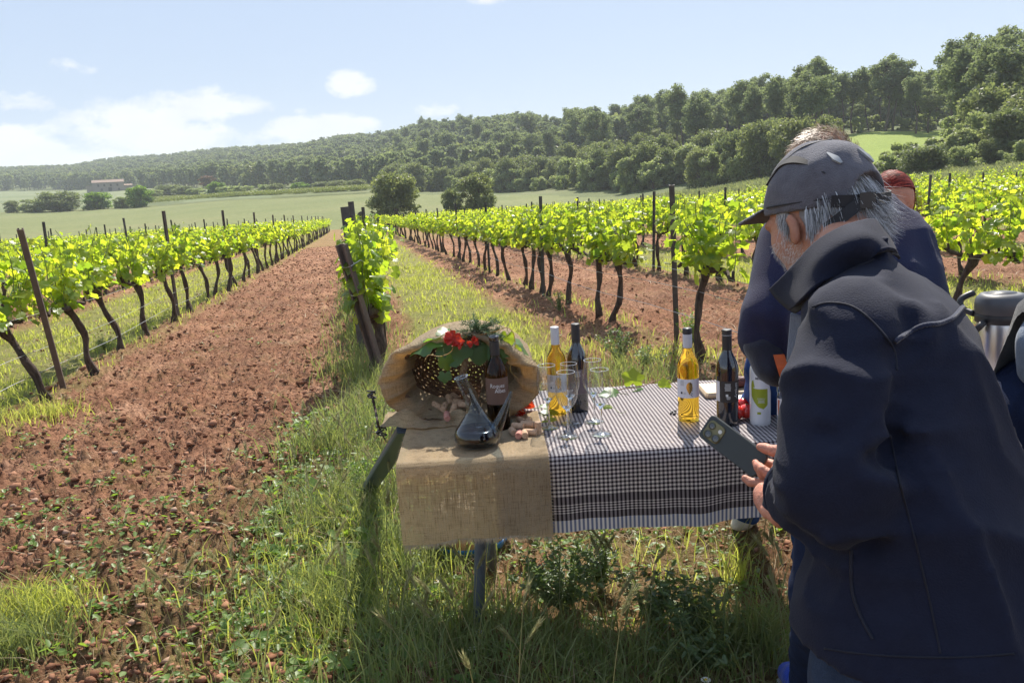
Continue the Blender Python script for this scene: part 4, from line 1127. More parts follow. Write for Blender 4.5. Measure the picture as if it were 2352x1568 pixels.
# small broad-leaved weeds and rosettes
def leaf_disc(g, L_, W_, P, n_, tip):
    M_ = frame(n_, tip); v = np.array([(0, 0, 0), (W_ / 2, L_ * .35, .1 * L_), (W_ * .4, L_ * .75, .08 * L_), (0, L_, 0), (-W_ * .4, L_ * .75, .08 * L_), (-W_ / 2, L_ * .35, .1 * L_)])
    return v @ M_.T + P, [(0, 1, 2), (0, 2, 3), (0, 3, 4), (0, 4, 5)]
def weeds():
    g = np.random.default_rng(41); out = []
    pts = []
    for (X, Y, n, sp) in [(30, 1300, 16, .35), (240, 1120, 14, .22), (420, 1190, 18, .3), (470, 1210, 12, .2), (560, 1070, 12, .14), (200, 1350, 30, .25), (300, 1270, 18, .2), (380, 1500, 20, .22), (500, 1460, 16, .2), (120, 1180, 12, .2), (40, 1120, 14, .25), (30, 1260, 16, .2), (90, 1050, 10, .2), (330, 1160, 14, .2), (650, 1340, 16, .2), (700, 1260, 14, .15),
                          (650, 1010, 10, .2), (180, 1000, 14, .2), (520, 800, 8, .3), (850, 1330, 30, .25), (960, 1300, 20, .2), (720, 1440, 26, .25), (1260, 1250, 18, .25), (1550, 1240, 20, .3), (1370, 1180, 20, .25), (1620, 1420, 12, .15), (560, 1330, 12, .2), (820, 1550, 20, .25), (260, 1420, 14, .2)]:
        p = on_plane(X, Y)
        for i in range(n): pts.append((p[0] + g.normal() * sp, p[1] + g.normal() * sp * 1.1, 1.0))
    for i in range(900): pts.append((*xy(g.uniform(2.0, 6.0), g.uniform(-.6, .25)), g.uniform(.9, 1.6)))
    for i in range(420): pts.append((*xy(g.uniform(2.0, 5.5), g.uniform(.3, 2.8)), g.uniform(.6, 1.3)))
    x, y, r = rand_front(420, 2.0, 14, g)
    for a, b in zip(x, y): pts.append((a, b, .6))
    for (x, y, s) in pts:
        if math.hypot(x, y) < 1.3: continue
        z = float(ground_z(np.array([x]), np.array([y]))[0]); nl = g.integers(5, 11)
        for j in range(nl):
            a = g.uniform(0, 6.28); o_ = np.array([math.cos(a), math.sin(a), 0]); L_ = g.uniform(.018, .042) * s
            out.append(leaf_disc(g, L_, L_ * .55, np.array([x, y, z + .006]) + o_ * g.uniform(0, .03) + np.array([0, 0, g.uniform(0, .025)]), np.array([0, 0, 1.]) + g.normal(size=3) * .35, o_ + np.array([0, 0, g.uniform(-.1, .5)])))
    # round mallow-like leaves on the left of the burlap and pale stones
    for (X, Y) in [(820, 1190), (850, 1240), (800, 1290), (860, 1180), (700, 1190), (720, 1215), (1190, 1230), (760, 1330), (780, 1360), (830, 1215), (880, 1290), (740, 1150)]:
        p = on_plane(X, Y); z = float(ground_z(np.array([p[0]]), np.array([p[1]]))[0])
        for j in range(6):
            a = g.uniform(0, 6.28); o_ = np.array([math.cos(a), math.sin(a), 0]); L_ = g.uniform(.04, .075)
            out.append(leaf_disc(g, L_, L_, np.array([p[0], p[1], z + g.uniform(.03, .1)]) + o_ * .04, np.array([0, 0, 1.]) + g.normal(size=3) * .4, o_))
    V, F = merge(out); tag(obj('weeds', mesh('weeds', V, F, [M_weed])), 'small leafy weeds spread over the tilled soil', kind='stuff')
weeds()
# bushy fine-leaved plants in front of the table
def bushy(X, Y, H, R_, n, seed, lab, m_=M_weed, name='wild_herb', at_p=None):
    g = np.random.default_rng(seed); p = on_plane(X, Y) if at_p is None else np.array(at_p); z = float(ground_z(np.array([p[0]]), np.array([p[1]]))[0]); out = []; mb = MB()
    for i in range(n):
        a = g.uniform(0, 6.28); t = np.linspace(0, 1, 5); rr_ = R_ * g.random(); h = H * g.uniform(.5, 1.0)
        S = np.stack([math.cos(a) * rr_ * t, math.sin(a) * rr_ * t, h * t], 1) + g.normal(size=(5, 3)) * .006
        mb.tube(S, .0022 - .0012 * t, 3, cap=False)
        for j in range(int(16 + h * 90)):
            tt = g.uniform(.12, 1); c = np.array([np.interp(tt, t, S[:, k]) for k in range(3)]); a2 = g.uniform(0, 6.28); o_ = np.array([math.cos(a2), math.sin(a2), g.uniform(.0, .9)])
            L_ = g.uniform(.014, .034); out.append(leaf_disc(g, L_, L_ * .42, c, np.array([0, 0, 1.]) + g.normal(size=3) * .6, o_))
    e = empty(name, (p[0], p[1], z), 0, lab, 'plant'); V, F = merge(out); obj('stems', mb.mesh('stems', [M_shoot]), e); tag(obj('leaves', mesh('leaves', V, F, [m_]), e), kind='stuff')
M_herb = leaf_mat('grey_green_herb', (.09, .14, .06), (.20, .32, .06), .4, dif2=(.13, .18, .09), tra2=(.28, .36, .1))
bushy(1290, 1400, .30, .22, 34, 1, 'bushy green weed between the table leg and the sunlit soil', M_herb)
bushy(1380, 1350, .26, .16, 20, 2, 'bushy weed just right of the tallest one under the tablecloth', M_herb)
bushy(1500, 1430, .22, .14, 20, 3, 'fine-leaved weed in the middle of the shaded soil', M_herb)
bushy(1590, 1460, .26, .16, 24, 4, 'fine-leaved weed nearest to the man in the cap', M_herb)
bushy(1600, 1530, .16, .24, 26, 5, 'low spreading weed in the shadow at the bottom', M_herb)
bushy(1235, 1345, .14, .12, 12, 6, 'low weed close behind the table leg', M_herb)
bushy(1425, 840, .32, .3, 26, 7, 'grey green weed at the foot of the two near vine trunks', M_herb)
bushy(1590, 805, .38, .16, 18, 8, 'bright yellow green weed at the foot of the tall dark stake', M_weed)
bushy(1480, 855, .22, .3, 22, 9, 'sprawling weed on the soil behind the table', M_herb)
bushy(1285, 725, .3, .25, 16, 10, 'tuft of weeds under the second dark stake', M_herb)
bushy(240, 810, .2, .2, 16, 11, 'dark weed between two trunks of the left row', M_herb)
bushy(840, 1150, .2, .14, 14, 12, 'leafy weed beside the blue folded panel', M_weed)
# clods of soil
def clods(NC, R1, s0, mn, I=None, IF=None, seed=51, nm='soil_clods'):
    g = np.random.default_rng(seed); t = (1 + 5 ** .5) / 2
    if I is None:
        I = np.array([(-1, t, 0), (1, t, 0), (-1, -t, 0), (1, -t, 0), (0, -1, t), (0, 1, t), (0, -1, -t), (0, 1, -t), (t, 0, -1), (t, 0, 1), (-t, 0, -1), (-t, 0, 1)]) / math.hypot(1, t)
        IF = np.array([(0, 11, 5), (0, 5, 1), (0, 1, 7), (0, 7, 10), (0, 10, 11), (1, 5, 9), (5, 11, 4), (11, 10, 2), (10, 7, 6), (7, 1, 8), (3, 9, 4), (3, 4, 2), (3, 2, 6), (3, 6, 8), (3, 8, 9), (4, 9, 5), (2, 4, 11), (6, 2, 10), (8, 6, 7), (9, 8, 1)])
    nv = len(I)
    n = NC; x, y, r = rand_front(n, 1.5, R1, g); u, v = uv(x, y); gr = lane(u, v)
    k = g.random(n) < (1 - .85 * gr) * (.35 + .65 * (v < .1)); x, y, r = x[k], y[k], r[k]; n = len(x)
    s = np.maximum(np.exp(g.normal(size=n) * .55) * s0, px(r) * mn); s *= np.where(g.random(n) < .012, 1.8, 1)
    s = np.minimum(s, np.clip(.008 + .0032 * r, .012, .03))
    q = I[None] * (1 + g.uniform(-.5, .42, (n, nv, 1))) * np.stack([g.uniform(.8, 1.4, n), g.uniform(.8, 1.4, n), g.uniform(.55, .9, n)], 1)[:, None] * s[:, None, None]
    a = g.uniform(0, 6.28, n); ca, sa = np.cos(a)[:, None], np.sin(a)[:, None]
    V = np.stack([q[..., 0] * ca - q[..., 1] * sa + x[:, None], q[..., 0] * sa + q[..., 1] * ca + y[:, None], q[..., 2] + (ground_z(x, y) + s * .25)[:, None]], -1).reshape(-1, 3)
    F = (IF[None] + (np.arange(n) * nv)[:, None, None]).reshape(-1, 3)
    m_, nt, b, out = new_mat('clod'); tc = nt.nodes.new('ShaderNodeTexCoord').outputs['Object']; gm = nt.nodes.new('ShaderNodeNewGeometry')
    nt.links.new(ramp(nt, gm.outputs['Random Per Island'], [(.1, (.13, .058, .034)), (.5, (.24, .118, .070)), (.9, (.34, .18, .115)), (.995, (.38, .27, .20))]), b.inputs['Base Color'])
    b.inputs['Roughness'].default_value = .95; b.inputs['Specular IOR Level'].default_value = .1
    tag(obj(nm, mesh(nm, V, F, [m_])), 'crumbly red clods and crumbs on the tilled lane', kind='stuff')
clods(24000, 30, .0105, .9)
clods(75000, 45, .0055, .75, np.array([(1, 0, 0), (-1, 0, 0), (0, 1, 0), (0, -1, 0), (0, 0, 1), (0, 0, -.6)], float), np.array([(0, 2, 4), (2, 1, 4), (1, 3, 4), (3, 0, 4), (2, 0, 5), (1, 2, 5), (3, 1, 5), (0, 3, 5)]), 52, 'soil_crumbs')
# rough grass bank at the right behind the vines
def bank():
    g = np.random.default_rng(81); n = 26000; X = g.uniform(1380, 2420, n); a = np.interp(X, _cx, _ca); r = np.interp(X, _cx, [min(PLANE, COLS[q][0][0] - 3) for q in _cx]) + g.uniform(-1, 16, n)
    x = r * np.sin(a); y = r * np.cos(a)
    V, F = blades(x, y, terrain(x, y) - .05, g.uniform(.25, .9, n), np.full(n, .13), g, .4)
    tag(obj('rough_grass', mesh('rough_grass', V, F, [leaf_mat('rough_grass', (.16, .20, .08), (.34, .4, .12), .4, dif2=(.24, .25, .12), tra2=(.4, .42, .16))])), 'rough pale grass on the bank behind the vines', kind='stuff')
bank()
# daisies and bindweed flowers, a few pale petals in the grass
def flowers():
    M_pet = mat('white_petal', (.8, .78, .74), .6); M_yel = mat('flower_eye', (.75, .5, .03), .6)
    for i, (X, Y, lab) in enumerate([(1621, 1560, 'white daisy with a yellow eye at the bottom of the photo'), (1085, 1490, 'pale small flower left of the lowest daisy in the grass'), (960, 1440, 'pale flower in the grass left of the table leg'), (1100, 1450, 'pale flower behind the foot of the table leg'), (1003, 1334, 'white bindweed flower low in the grass')]):
        p = on_plane(X, Y, .06); e = empty('wild_flower', p, random.random() * 6, lab, 'flower')
        mb = MB(); k = 13 if i == 0 else 5
        for j in range(k):
            a = 2 * PI * j / k; M_ = rotm('Z', a); v = np.array([(0, -.0022, 0), (.012, -.004, .001), (.016, 0, .0), (.012, .004, .001), (0, .0022, 0)]) * (1 if i == 0 else 1.2); mb.add(v @ M_.T, [(0, 1, 2, 3, 4)])
        obj('petals', mb.mesh('petals', [M_pet]), e); m2 = MB(); V, F = lathe([(0, -.002), (.005, 0), (.004, .003), (0, .004)], 10); m2.add(V, F); obj('eye', m2.mesh('eye', [M_yel]), e)
        m3 = MB(); m3.tube([(0, 0, 0), (.005, .003, -.06)], .001, 4); obj('stem', m3.mesh('stem', [M_shoot]), e)
flowers()
# ------------------------------------------------------------------ the table
T = 0.66
FL = at(914, 1072, T); FR = at(1744, 1015, T)
E1 = (FR - FL); E1[2] = 0; E1 /= np.linalg.norm(E1); E2 = np.array([-E1[1], E1[0], 0.0])
BK = at(1500, 884, T); DEP = float((BK - FL) @ E2); LEN = 2.75
def tp(s, t, z=0.0): return FL + E1 * s + E2 * t + np.array([0, 0, z])
def onT(px, py, z=0.0): return at(px, py, T + z)
T_RZ = math.atan2(E1[1], E1[0])
M_leg = mat('grey_blue_steel', (.16, .18, .22), .45, .3, (.13, .15, .18), 8)
M_top = mat('plastic_table_top', (.55, .55, .53), .5)
def gz(p): return float(ground_z(np.array([p[0]]), np.array([p[1]]))[0])
tab = empty('folding_table', (FL[0], FL[1], gz(FL)), T_RZ, 'long folding table under the checked cloth, on round grey legs', 'table')
def child(name, me, par, mats=None):
    """me is in world coordinates; parent keeps it there"""
    o = obj(name, me, par); bpy.context.view_layer.update(); o.matrix_parent_inverse = par.matrix_basis.inverted() if par.rotation_mode != 'QUATERNION' else par.matrix_basis.inverted(); return o
mb = MB(); R3 = np.stack([E1, E2, np.array([0, 0, 1.])], 1)
mb.box(tp(LEN / 2, DEP / 2, -.026), (LEN - .02, DEP - .02, .04), R3, bev=.008); child('table_top', mb.mesh('table_top', [M_top]), tab)
lg = on_plane(1100, 1462)
legs = [(lg, tp(.26, .16, -.04)), None, None, None]
for (s, t) in ((.26, DEP - .14), (2.4, .16), (2.4, DEP - .14)):
    q = tp(s, t, -.04); b = q.copy(); b[2] = gz(q); legs.append((b, q))
for L_ in legs:
    if L_ is None: continue
    b, q = L_; b = np.array(b); b[2] = gz(b) - .02; mb = MB(); mb.tube(smooth_path([b, b * .6 + q * .4, b * .2 + q * .8, q], 10), .020, 12); child('leg', mb.mesh('leg', [M_leg], True), tab)
mb = MB(); mb.tube([tp(.26, .16, -.3), tp(.26, DEP - .14, -.3)], .012, 8); child('cross_bar', mb.mesh('cross_bar', [M_leg]), tab)

def cloth(name, s0, s1, z0, front, back_t, left=None, right=None, ns=120, dz=.004, wave=.010, seed=0, hem=.0, sag=1.0, t0=None, edge_r=.012, hemwave=.0):
    """sheet over the table: hangs in front by `front`, runs back to back_t; uv in metres"""
    g = np.random.default_rng(seed); D_ = []; 
    tt = list(np.linspace(front, .02, 22)) ; prof = [('d', q) for q in tt] + [('e', a) for a in (0.25, .5, .75)] + [('t', q) for q in np.linspace(.0, back_t, 26)]
    V = []; UV = []; ss = np.linspace(s0, s1, ns); ph = g.uniform(0, 6, 5)
    for kind, q in prof:
        for s in ss:
            wv = wave * (math.sin(s * 9 + ph[0]) + .7 * math.sin(s * 21 + ph[1]) + .4 * math.sin(s * 43 + ph[2]))
            hv = hemwave * (math.sin(s * 11 + ph[3]) + .6 * math.sin(s * 27 + ph[4]))
            if kind == 'd':
                f = q / front; p = tp(s, -edge_r - abs(0) - wv * f * sag - .004, -edge_r - q - hv * f + dz); u = -q - .02
            elif kind == 'e':
                a = q * PI / 2; p = tp(s, -edge_r * (1 - q) ** 1.0 * math.cos(a) - .004 * (1 - q), -edge_r * (1 - math.sin(a)) + dz); u = -.02 + .02 * q
            else:
                p = tp(s, q, dz + .0016 * math.sin(s * 31 + q * 12 + ph[1]) * (q > .03)); u = q
            V.append(p); UV.append((s, u))
    V = np.array(V); k = len(prof); F = []
    for i in range(k - 1):
        for j in range(ns - 1): F.append((i * ns + j, i * ns + j + 1, (i + 1) * ns + j + 1, (i + 1) * ns + j))
    return V, np.array(F), np.array(UV)
def set_uv(me, UV):
    l = me.uv_layers.new(name='UVMap'); vi = np.zeros(len(me.loops), np.int32); me.loops.foreach_get('vertex_index', vi); l.data.foreach_set('uv', UV[vi].astype(np.float32).ravel())
def mat_check():
    m_, nt, b, out = new_mat('checked_cotton'); N = nt.nodes; L = nt.links
    uvn = N.new('ShaderNodeUVMap'); uvn.uv_map = 'UVMap'; sp = N.new('ShaderNodeSeparateXYZ'); L.new(uvn.outputs[0], sp.inputs[0])
    def mt(op, a, b_=None, cl=False):
        n = N.new('ShaderNodeMath'); n.operation = op; n.use_clamp = cl
        for i, q in enumerate((a, b_)):
            if q is None: continue
            if isinstance(q, (int, float)): n.inputs[i].default_value = q
            else: L.new(q, n.inputs[i])
        return n.outputs[0]
    per = .0135
    def stripes(x, p=per, duty=.5): return mt('LESS_THAN', mt('FRACT', mt('DIVIDE', x, p)), duty)
    vx = stripes(sp.outputs[0]); hy = stripes(sp.outputs[1])
    t = mt('MULTIPLY', sp.outputs[1], -1)                 # distance down the front
    def band(a, c): return mt('MULTIPLY', mt('GREATER_THAN', t, a), mt('LESS_THAN', t, c))
    H = .262
    dk = mt('MAXIMUM', band(H - .118, H - .096), band(H - .062, H - .040))
    thin = mt('MULTIPLY', band(H - .096, H - .062), mt('GREATER_THAN', mt('FRACT', mt('DIVIDE', t, .0085)), .35))
    hy2 = mt('MAXIMUM', mt('MULTIPLY', hy, mt('LESS_THAN', t, H - .118)), mt('MAXIMUM', dk, thin))
    low = mt('GREATER_THAN', t, H - .040)
    hy3 = mt('MULTIPLY', hy2, mt('SUBTRACT', 1, low))
    lev = mt('ADD', mt('MULTIPLY', vx, .5), mt('MULTIPLY', hy3, .5))
    c = ramp(nt, lev, [(0, (.84, .79, .76)), (.49, (.30, .26, .28)), (.51, (.30, .26, .28)), (1, (.035, .028, .034))])
    nt.nodes[-1]
    c2 = mixrgb(nt, mt('MULTIPLY', low, vx), c, (.20, .22, .34))
    L.new(c2, b.inputs['Base Color']); b.inputs['Roughness'].default_value = .9; b.inputs['Specular IOR Level'].default_value = .15
    tr = N.new('ShaderNodeBsdfTranslucent'); L.new(c2, tr.inputs[0]); mx = N.new('ShaderNodeMixShader'); mx.inputs[0].default_value = .38
    L.new(b.outputs[0], mx.inputs[1]); L.new(tr.outputs[0], mx.inputs[2]); L.new(mx.outputs[0], out.inputs[0])
    return m_
M_check = mat_check()
V, F, UV = cloth('c', .30, LEN + .01, 0, .242, DEP + .005, seed=3, ns=320, wave=.0075, sag=1.3, hemwave=.004)
me = mesh('tablecloth', V, F, [M_check], smooth=True); set_uv(me, UV)
tag(obj('tablecloth', me), 'black and white gingham tablecloth with a banded border hanging in front', 'tablecloth')
def mat_burlap(name='burlap', see=.16, dark=1.0, scale=1.0):
    m_, nt, b, out = new_mat(name); N = nt.nodes; L = nt.links
    tc = N.new('ShaderNodeTexCoord').outputs['Object']
    def st(sx, sy, sz, sc_):
        mp = N.new('ShaderNodeMapping'); mp.inputs['Scale'].default_value = (sx, sy, sz); L.new(tc, mp.inputs[0]); return noise_col(nt, mp.outputs[0], sc_, 3, .6)
    a = st(14, 14, .6, 26); c = st(.8, .8, 16, 26); d = st(1, 1, 1, 5)
    c1 = ramp(nt, a, [(.3, tuple(dark * q for q in (.42, .32, .19))), (.5, tuple(dark * q for q in (.66, .53, .35))), (.7, tuple(dark * q for q in (.80, .68, .50)))])
    c2 = ramp(nt, c, [(.35, (.72, .70, .68)), (.6, (1.05, 1.05, 1.05))]); c3 = ramp(nt, d, [(.3, (.86, .86, .86)), (.7, (1.1, 1.1, 1.1))])
    col = mixrgb(nt, 1, mixrgb(nt, 1, c1, c2, 'MULTIPLY'), c3, 'MULTIPLY')
    L.new(col, b.inputs['Base Color']); b.inputs['Roughness'].default_value = .95; b.inputs['Specular IOR Level'].default_value = .1; b.inputs['Sheen Weight'].default_value = .15
    tr = N.new('ShaderNodeBsdfTranslucent'); L.new(mixrgb(nt, 1, col, (1.0, .86, .62), 'MULTIPLY'), tr.inputs[0]); mx = N.new('ShaderNodeMixShader'); mx.inputs[0].default_value = .58
    L.new(b.outputs[0], mx.inputs[1]); L.new(tr.outputs[0], mx.inputs[2])
    tp_ = N.new('ShaderNodeBsdfTransparent'); m2 = N.new('ShaderNodeMixShader')
    # open weave: pin-holes between the threads, more of them where the cloth is loose
    w = N.new('ShaderNodeMath'); w.operation = 'MULTIPLY'; L.new(a, w.inputs[0]); L.new(c, w.inputs[1])
    r = ramp(nt, w.outputs[0], [(.27, (0, 0, 0)), (.36, (see * 2.6,) * 3)])
    L.new(r, m2.inputs[0]); L.new(mx.outputs[0], m2.inputs[1]); L.new(tp_.outputs[0], m2.inputs[2]); L.new(m2.outputs[0], out.inputs[0])
    bp = N.new('ShaderNodeBump'); bp.inputs['Strength'].default_value = .5; bp.inputs['Distance'].default_value = .003; L.new(w.outputs[0], bp.inputs['Height']); L.new(bp.outputs[0], b.inputs['Normal'])
    return m_
M_burlap = mat_burlap(); M_burlap2 = mat_burlap('burlap_dense', .05, .95)
M_thread = mat('jute_thread', (.5, .41, .28), .9)
bs = float((at(1262, 1056, T) - FL) @ E1)
V, F, UV = cloth('b', -.005, bs, 0, .235, DEP * .62, seed=5, ns=90, dz=.010, wave=.006, sag=1.5, hemwave=.008, edge_r=.022)
bu = empty('burlap_runner', tp(bs / 2, 0, 0), 0, 'coarse burlap runner over the left end of the table with frayed hem', 'cloth')
me = mesh('cloth', V, F, [M_burlap], smooth=True); child('cloth', me, bu)
g = np.random.default_rng(8); fr_ = []; 
hemv = V[:90]
for i in range(900):
    s = g.random() * 88; j = int(s); p = hemv[j] * (1 - (s - j)) + hemv[j + 1] * (s - j) + np.array([0, g.normal() * .0015, 0]); L_ = g.uniform(.006, .026) * (2.0 if s < 5 else 1)
    q = p + np.array([g.normal() * .004, g.normal() * .003, -L_]); w = np.array([.0006, 0, 0]); fr_.append((np.array([p - w, p + w, q]), [(0, 1, 2)]))
for k in (0, 89):
    for i in range(160):
        r_ = g.integers(0, 40); p = V[r_ * 90 + k]; q = p + np.array([(-1 if k == 0 else 1) * g.uniform(.003, .012), g.normal() * .002, -g.uniform(0, .008)]); w = np.array([0, 0, .0006]); fr_.append((np.array([p - w, p + w, q]), [(0, 1, 2)]))
Vf, Ff = merge(fr_); tag(child('fringe', mesh('fringe', Vf, Ff, [M_thread]), bu), kind='stuff')

# ------------------------------------------------------------------ text on things
def text_mesh(body, size, shear=0.0, bold=0.0, align='CENTER'):
    cu = bpy.data.curves.new('txt', 'FONT'); cu.body = body; cu.size = size; cu.shear = shear; cu.offset = bold; cu.align_x = align; cu.align_y = 'CENTER'; cu.resolution_u = 3; cu.extrude = 0
    o = bpy.data.objects.new('txt', cu); COL.objects.link(o); dg = bpy.context.evaluated_depsgraph_get(); me = bpy.data.meshes.new_from_object(o.evaluated_get(dg)); bpy.data.objects.remove(o)
    V = np.array([v.co[:] for v in me.vertices]); F = [tuple(p.vertices) for p in me.polygons]; bpy.data.meshes.remove(me); return V, F
def wrap(V, R_, z, ang, rot90=False, x0=0.0):
    """bend flat text onto an upright cylinder; ang is the facing direction in the object's frame"""
    x = V[:, 0].copy(); y = V[:, 1].copy()
    if rot90: x, y = -y, x
    a = ang + (x + x0) / R_
    return np.stack([R_ * np.cos(a), R_ * np.sin(a), z + y], 1)
def patch(R_, z0, z1, a0, a1, n=24, rows=2):
    V = []; F = []
    for i in range(rows):
        z = z0 + (z1 - z0) * i / (rows - 1)
        for j in range(n):
            a = a0 + (a1 - a0) * j / (n - 1); V.append((R_ * math.cos(a), R_ * math.sin(a), z))
    for i in range(rows - 1):
        for j in range(n - 1): F.append((i * n + j, i * n + j + 1, (i + 1) * n + j + 1, (i + 1) * n + j))
    return np.array(V), F
def poly_patch(R_, pts, ang, zc):
    """flat outline (x, y in metres) bent onto the cylinder, as strips"""
    P = np.array(pts, float); ymin, ymax = P[:, 1].min(), P[:, 1].max(); V = []; F = []; n = 20; rows = []
    for i in range(n + 1):
        y = ymin + (ymax - ymin) * (i + .001) / (n + .002); xs = []
        for k in range(len(P)):
            a, b = P[k], P[(k + 1) % len(P)]
            if (a[1] <= y < b[1]) or (b[1] <= y < a[1]): xs.append(a[0] + (b[0] - a[0]) * (y - a[1]) / (b[1] - a[1]))
        if len(xs) < 2: continue
        x0, x1 = min(xs), max(xs); rows.append([(x0 + (x1 - x0) * j / 8, y) for j in range(9)])
    for r_ in rows:
        for x, y in r_: a = ang + x / R_; V.append((R_ * math.cos(a), R_ * math.sin(a), zc + y))
    for i in range(len(rows) - 1):
        for j in range(8): F.append((i * 9 + j, i * 9 + j + 1, i * 9 + j + 10, i * 9 + j + 9))
    return np.array(V), F

def glass_mat(name, col, ior=1.45, rough=0.0):
    m_, nt, b, out = new_mat(name); b.inputs['Base Color'].default_value = c4(col); b.inputs['Transmission Weight'].default_value = 1; b.inputs['IOR'].default_value = ior; b.inputs['Roughness'].default_value = rough
    return m_
def thin_glass(name, col=(.93, .95, .96), refl=1.0):
    m_, nt, b, out = new_mat(name); N = nt.nodes; L = nt.links
    tr = N.new('ShaderNodeBsdfTransparent'); tr.inputs[0].default_value = c4(col); gl = N.new('ShaderNodeBsdfGlossy'); gl.inputs['Roughness'].default_value = .03
    lw = N.new('ShaderNodeLayerWeight'); lw.inputs[0].default_value = .42; pw = N.new('ShaderNodeMath'); pw.operation = 'POWER'; L.new(lw.outputs['Facing'], pw.inputs[0]); pw.inputs[1].default_value = 2.2
    ma = N.new('ShaderNodeMath'); ma.operation = 'MULTIPLY_ADD'; ma.use_clamp = True; L.new(pw.outputs[0], ma.inputs[0]); ma.inputs[1].default_value = .9 * refl; ma.inputs[2].default_value = .07
    mx = N.new('ShaderNodeMixShader'); L.new(ma.outputs[0], mx.inputs[0]); L.new(tr.outputs[0], mx.inputs[1]); L.new(gl.outputs[0], mx.inputs[2]); L.new(mx.outputs[0], out.inputs[0])
    return m_
M_glass = thin_glass('clear_glass')
M_glass_sky_tint = thin_glass('sky_tint_glass', (.60, .70, .80), .8)  # porron glass: blue of the reflected sky put into its tint
M_amber = glass_mat('amber_wine_bottle', (.95, .62, .06), 1.34)
M_brown = glass_mat('brown_bottle', (.30, .14, .03), 1.34)
M_darkglass = mat('dark_bottle_glass', (.006, .007, .014), .06, spec=.8, coat=1.0)
M_cap_w = mat('white_capsule', (.62, .62, .66), .35, col2=(.58, .58, .62))
M_cap_b = mat('black_capsule', (.035, .035, .04), .4)
M_label_w = mat('white_label', (.74, .72, .76), .7, col2=(.70, .68, .72))
M_label_b = mat('black_label', (.045, .036, .033), .7)
M_label_br = mat('brown_label', (.15, .085, .062), .7, col2=(.11, .065, .05), scale=8)
M_ink = mat('black_ink', (.02, .02, .03), .6)
M_inkw = mat('white_ink', (.8, .8, .8), .6)
M_gold = mat('gold_foil', (.95, .62, .18), .25, .9)
M_cork = mat('cork', (.62, .42, .28), .9, col2=(.42, .26, .16), scale=120, bump=.3)
M_cork_r = mat('wine_stained_cork', (.45, .16, .14), .9, col2=(.55, .3, .22), scale=90)
M_wine = mat('red_wine', (.010, .002, .003), .15, spec=.3)
prof_b = [(0, 0), (.030, .0), (.0355, .004), (.036, .02), (.0362, .185), (.0355, .203), (.031, .222), (.022, .240), (.0165, .252), (.0148, .262), (.0142, .30), (.0142, .322)]
def bottle(p, H, glass, lab, cap=None, capz=(.262, .325), capr=.0156, ring=True, rz=0, fill=None, slim=1.0):
    e = empty('wine_bottle', p, rz, lab, 'bottle'); s = H / .325; e.scale = (s * slim, s * slim, s)
    mb = MB(); mb.lathe(prof_b + [(0, .322)], 40); obj('glass', mb.mesh('bottle', [glass], True), e)
    m2 = MB()
    if cap:
        m2.lathe([(capr - .001, capz[0]), (capr, capz[0] + .001), (capr, capz[1] - .001), (capr - .002, capz[1]), (0, capz[1])], 28); obj('capsule', m2.mesh('capsule', [cap], False), e)
    return e
def face(e, z):                                        # direction from object to camera, in its own frame
    d = cC - np.array(e.location); return math.atan2(d[1], d[0]) - e.rotation_euler[2]
def put(e, name, VF, m_, parent=None):
    V, F = VF; return obj(name, mesh(name, V, F, [m_]), parent or e)
def lines(R_, z0, n, ang, wid, dz=.0028, x0=0.0, h=.0011, seed=1):
    g = np.random.default_rng(seed); V = []; F = []
    for i in range(n):
        w = wid * g.uniform(.7, 1); z = z0 - i * dz
        v, f = patch(R_, z, z + h, ang + (x0 - w / 2) / R_, ang + (x0 + w / 2) / R_, 8); F += [tuple(q + len(V) for q in t) for t in f]; V += v.tolist()
    return np.array(V), F
leafpts = [(0, -.024), (.006, -.014), (.011, .0), (.009, .012), (.003, .020), (-.004, .019), (-.010, .010), (-.011, -.001), (-.006, -.014)]
def artium_label(e, gold=True):
    a = face(e, .1); lb = put(e, 'label', patch(.0366, .090, .155, a - 1.35, a + 1.35, 40), M_label_w)
    put(e, 'gold_mark', poly_patch(.0369, [(x, y) for x, y in leafpts], a + .12, .126), M_gold, lb)
    V, F = text_mesh('Artium', .0165, .35); put(e, 'lettering', (wrap(V, .0369, .118, a, True, .010), F), M_ink, lb)
    put(e, 'fine_print', lines(.0368, .150, 7, a, .017, x0=-.021, seed=3), mat('grey_ink', (.3, .3, .35), .7), lb)
    V, F = patch(.0368, .104, .111, a - .027 / .0366, a - .020 / .0366, 6); put(e, 'small_emblem', (V, F), M_ink, lb)
    put(e, 'fine_print', lines(.0368, .109, 3, a, .010, x0=-.012, seed=4), bpy.data.materials['grey_ink'], lb)
p = onT(1582, 966); b1 = bottle(p, .328, M_amber, 'amber white-wine bottle with a pale collar, standing alone in the middle of the cloth', M_cap_w, (.258, .305), .0158)
mb = MB(); mb.lathe([(.0140, .303), (.0150, .305), (.0160, .309), (.0160, .322), (.0145, .325), (0, .325)], 24); obj('stopper', mb.mesh('stopper', [M_cap_b], True), b1)
artium_label(b1)
p = onT(1283, 950); b2 = bottle(p, .325, M_amber, 'amber white-wine bottle with a tall white capsule, behind the wine glasses', M_cap_w, (.262, .327)); artium_label(b2)
p = onT(1330, 945); b3 = bottle(p, .330, M_darkglass, 'dark red-wine bottle with a matt black capsule, behind the wine glasses', M_cap_b, (.258, .327))
a = face(b3, 0); lb = put(b3, 'label', patch(.0366, .075, .165, a - 1.3, a + 1.3, 30), mat('plum_grey_label', (.16, .12, .13), .6)); put(b3, 'fine_print', lines(.0369, .158, 8, a, .026, seed=5), M_inkw, lb)
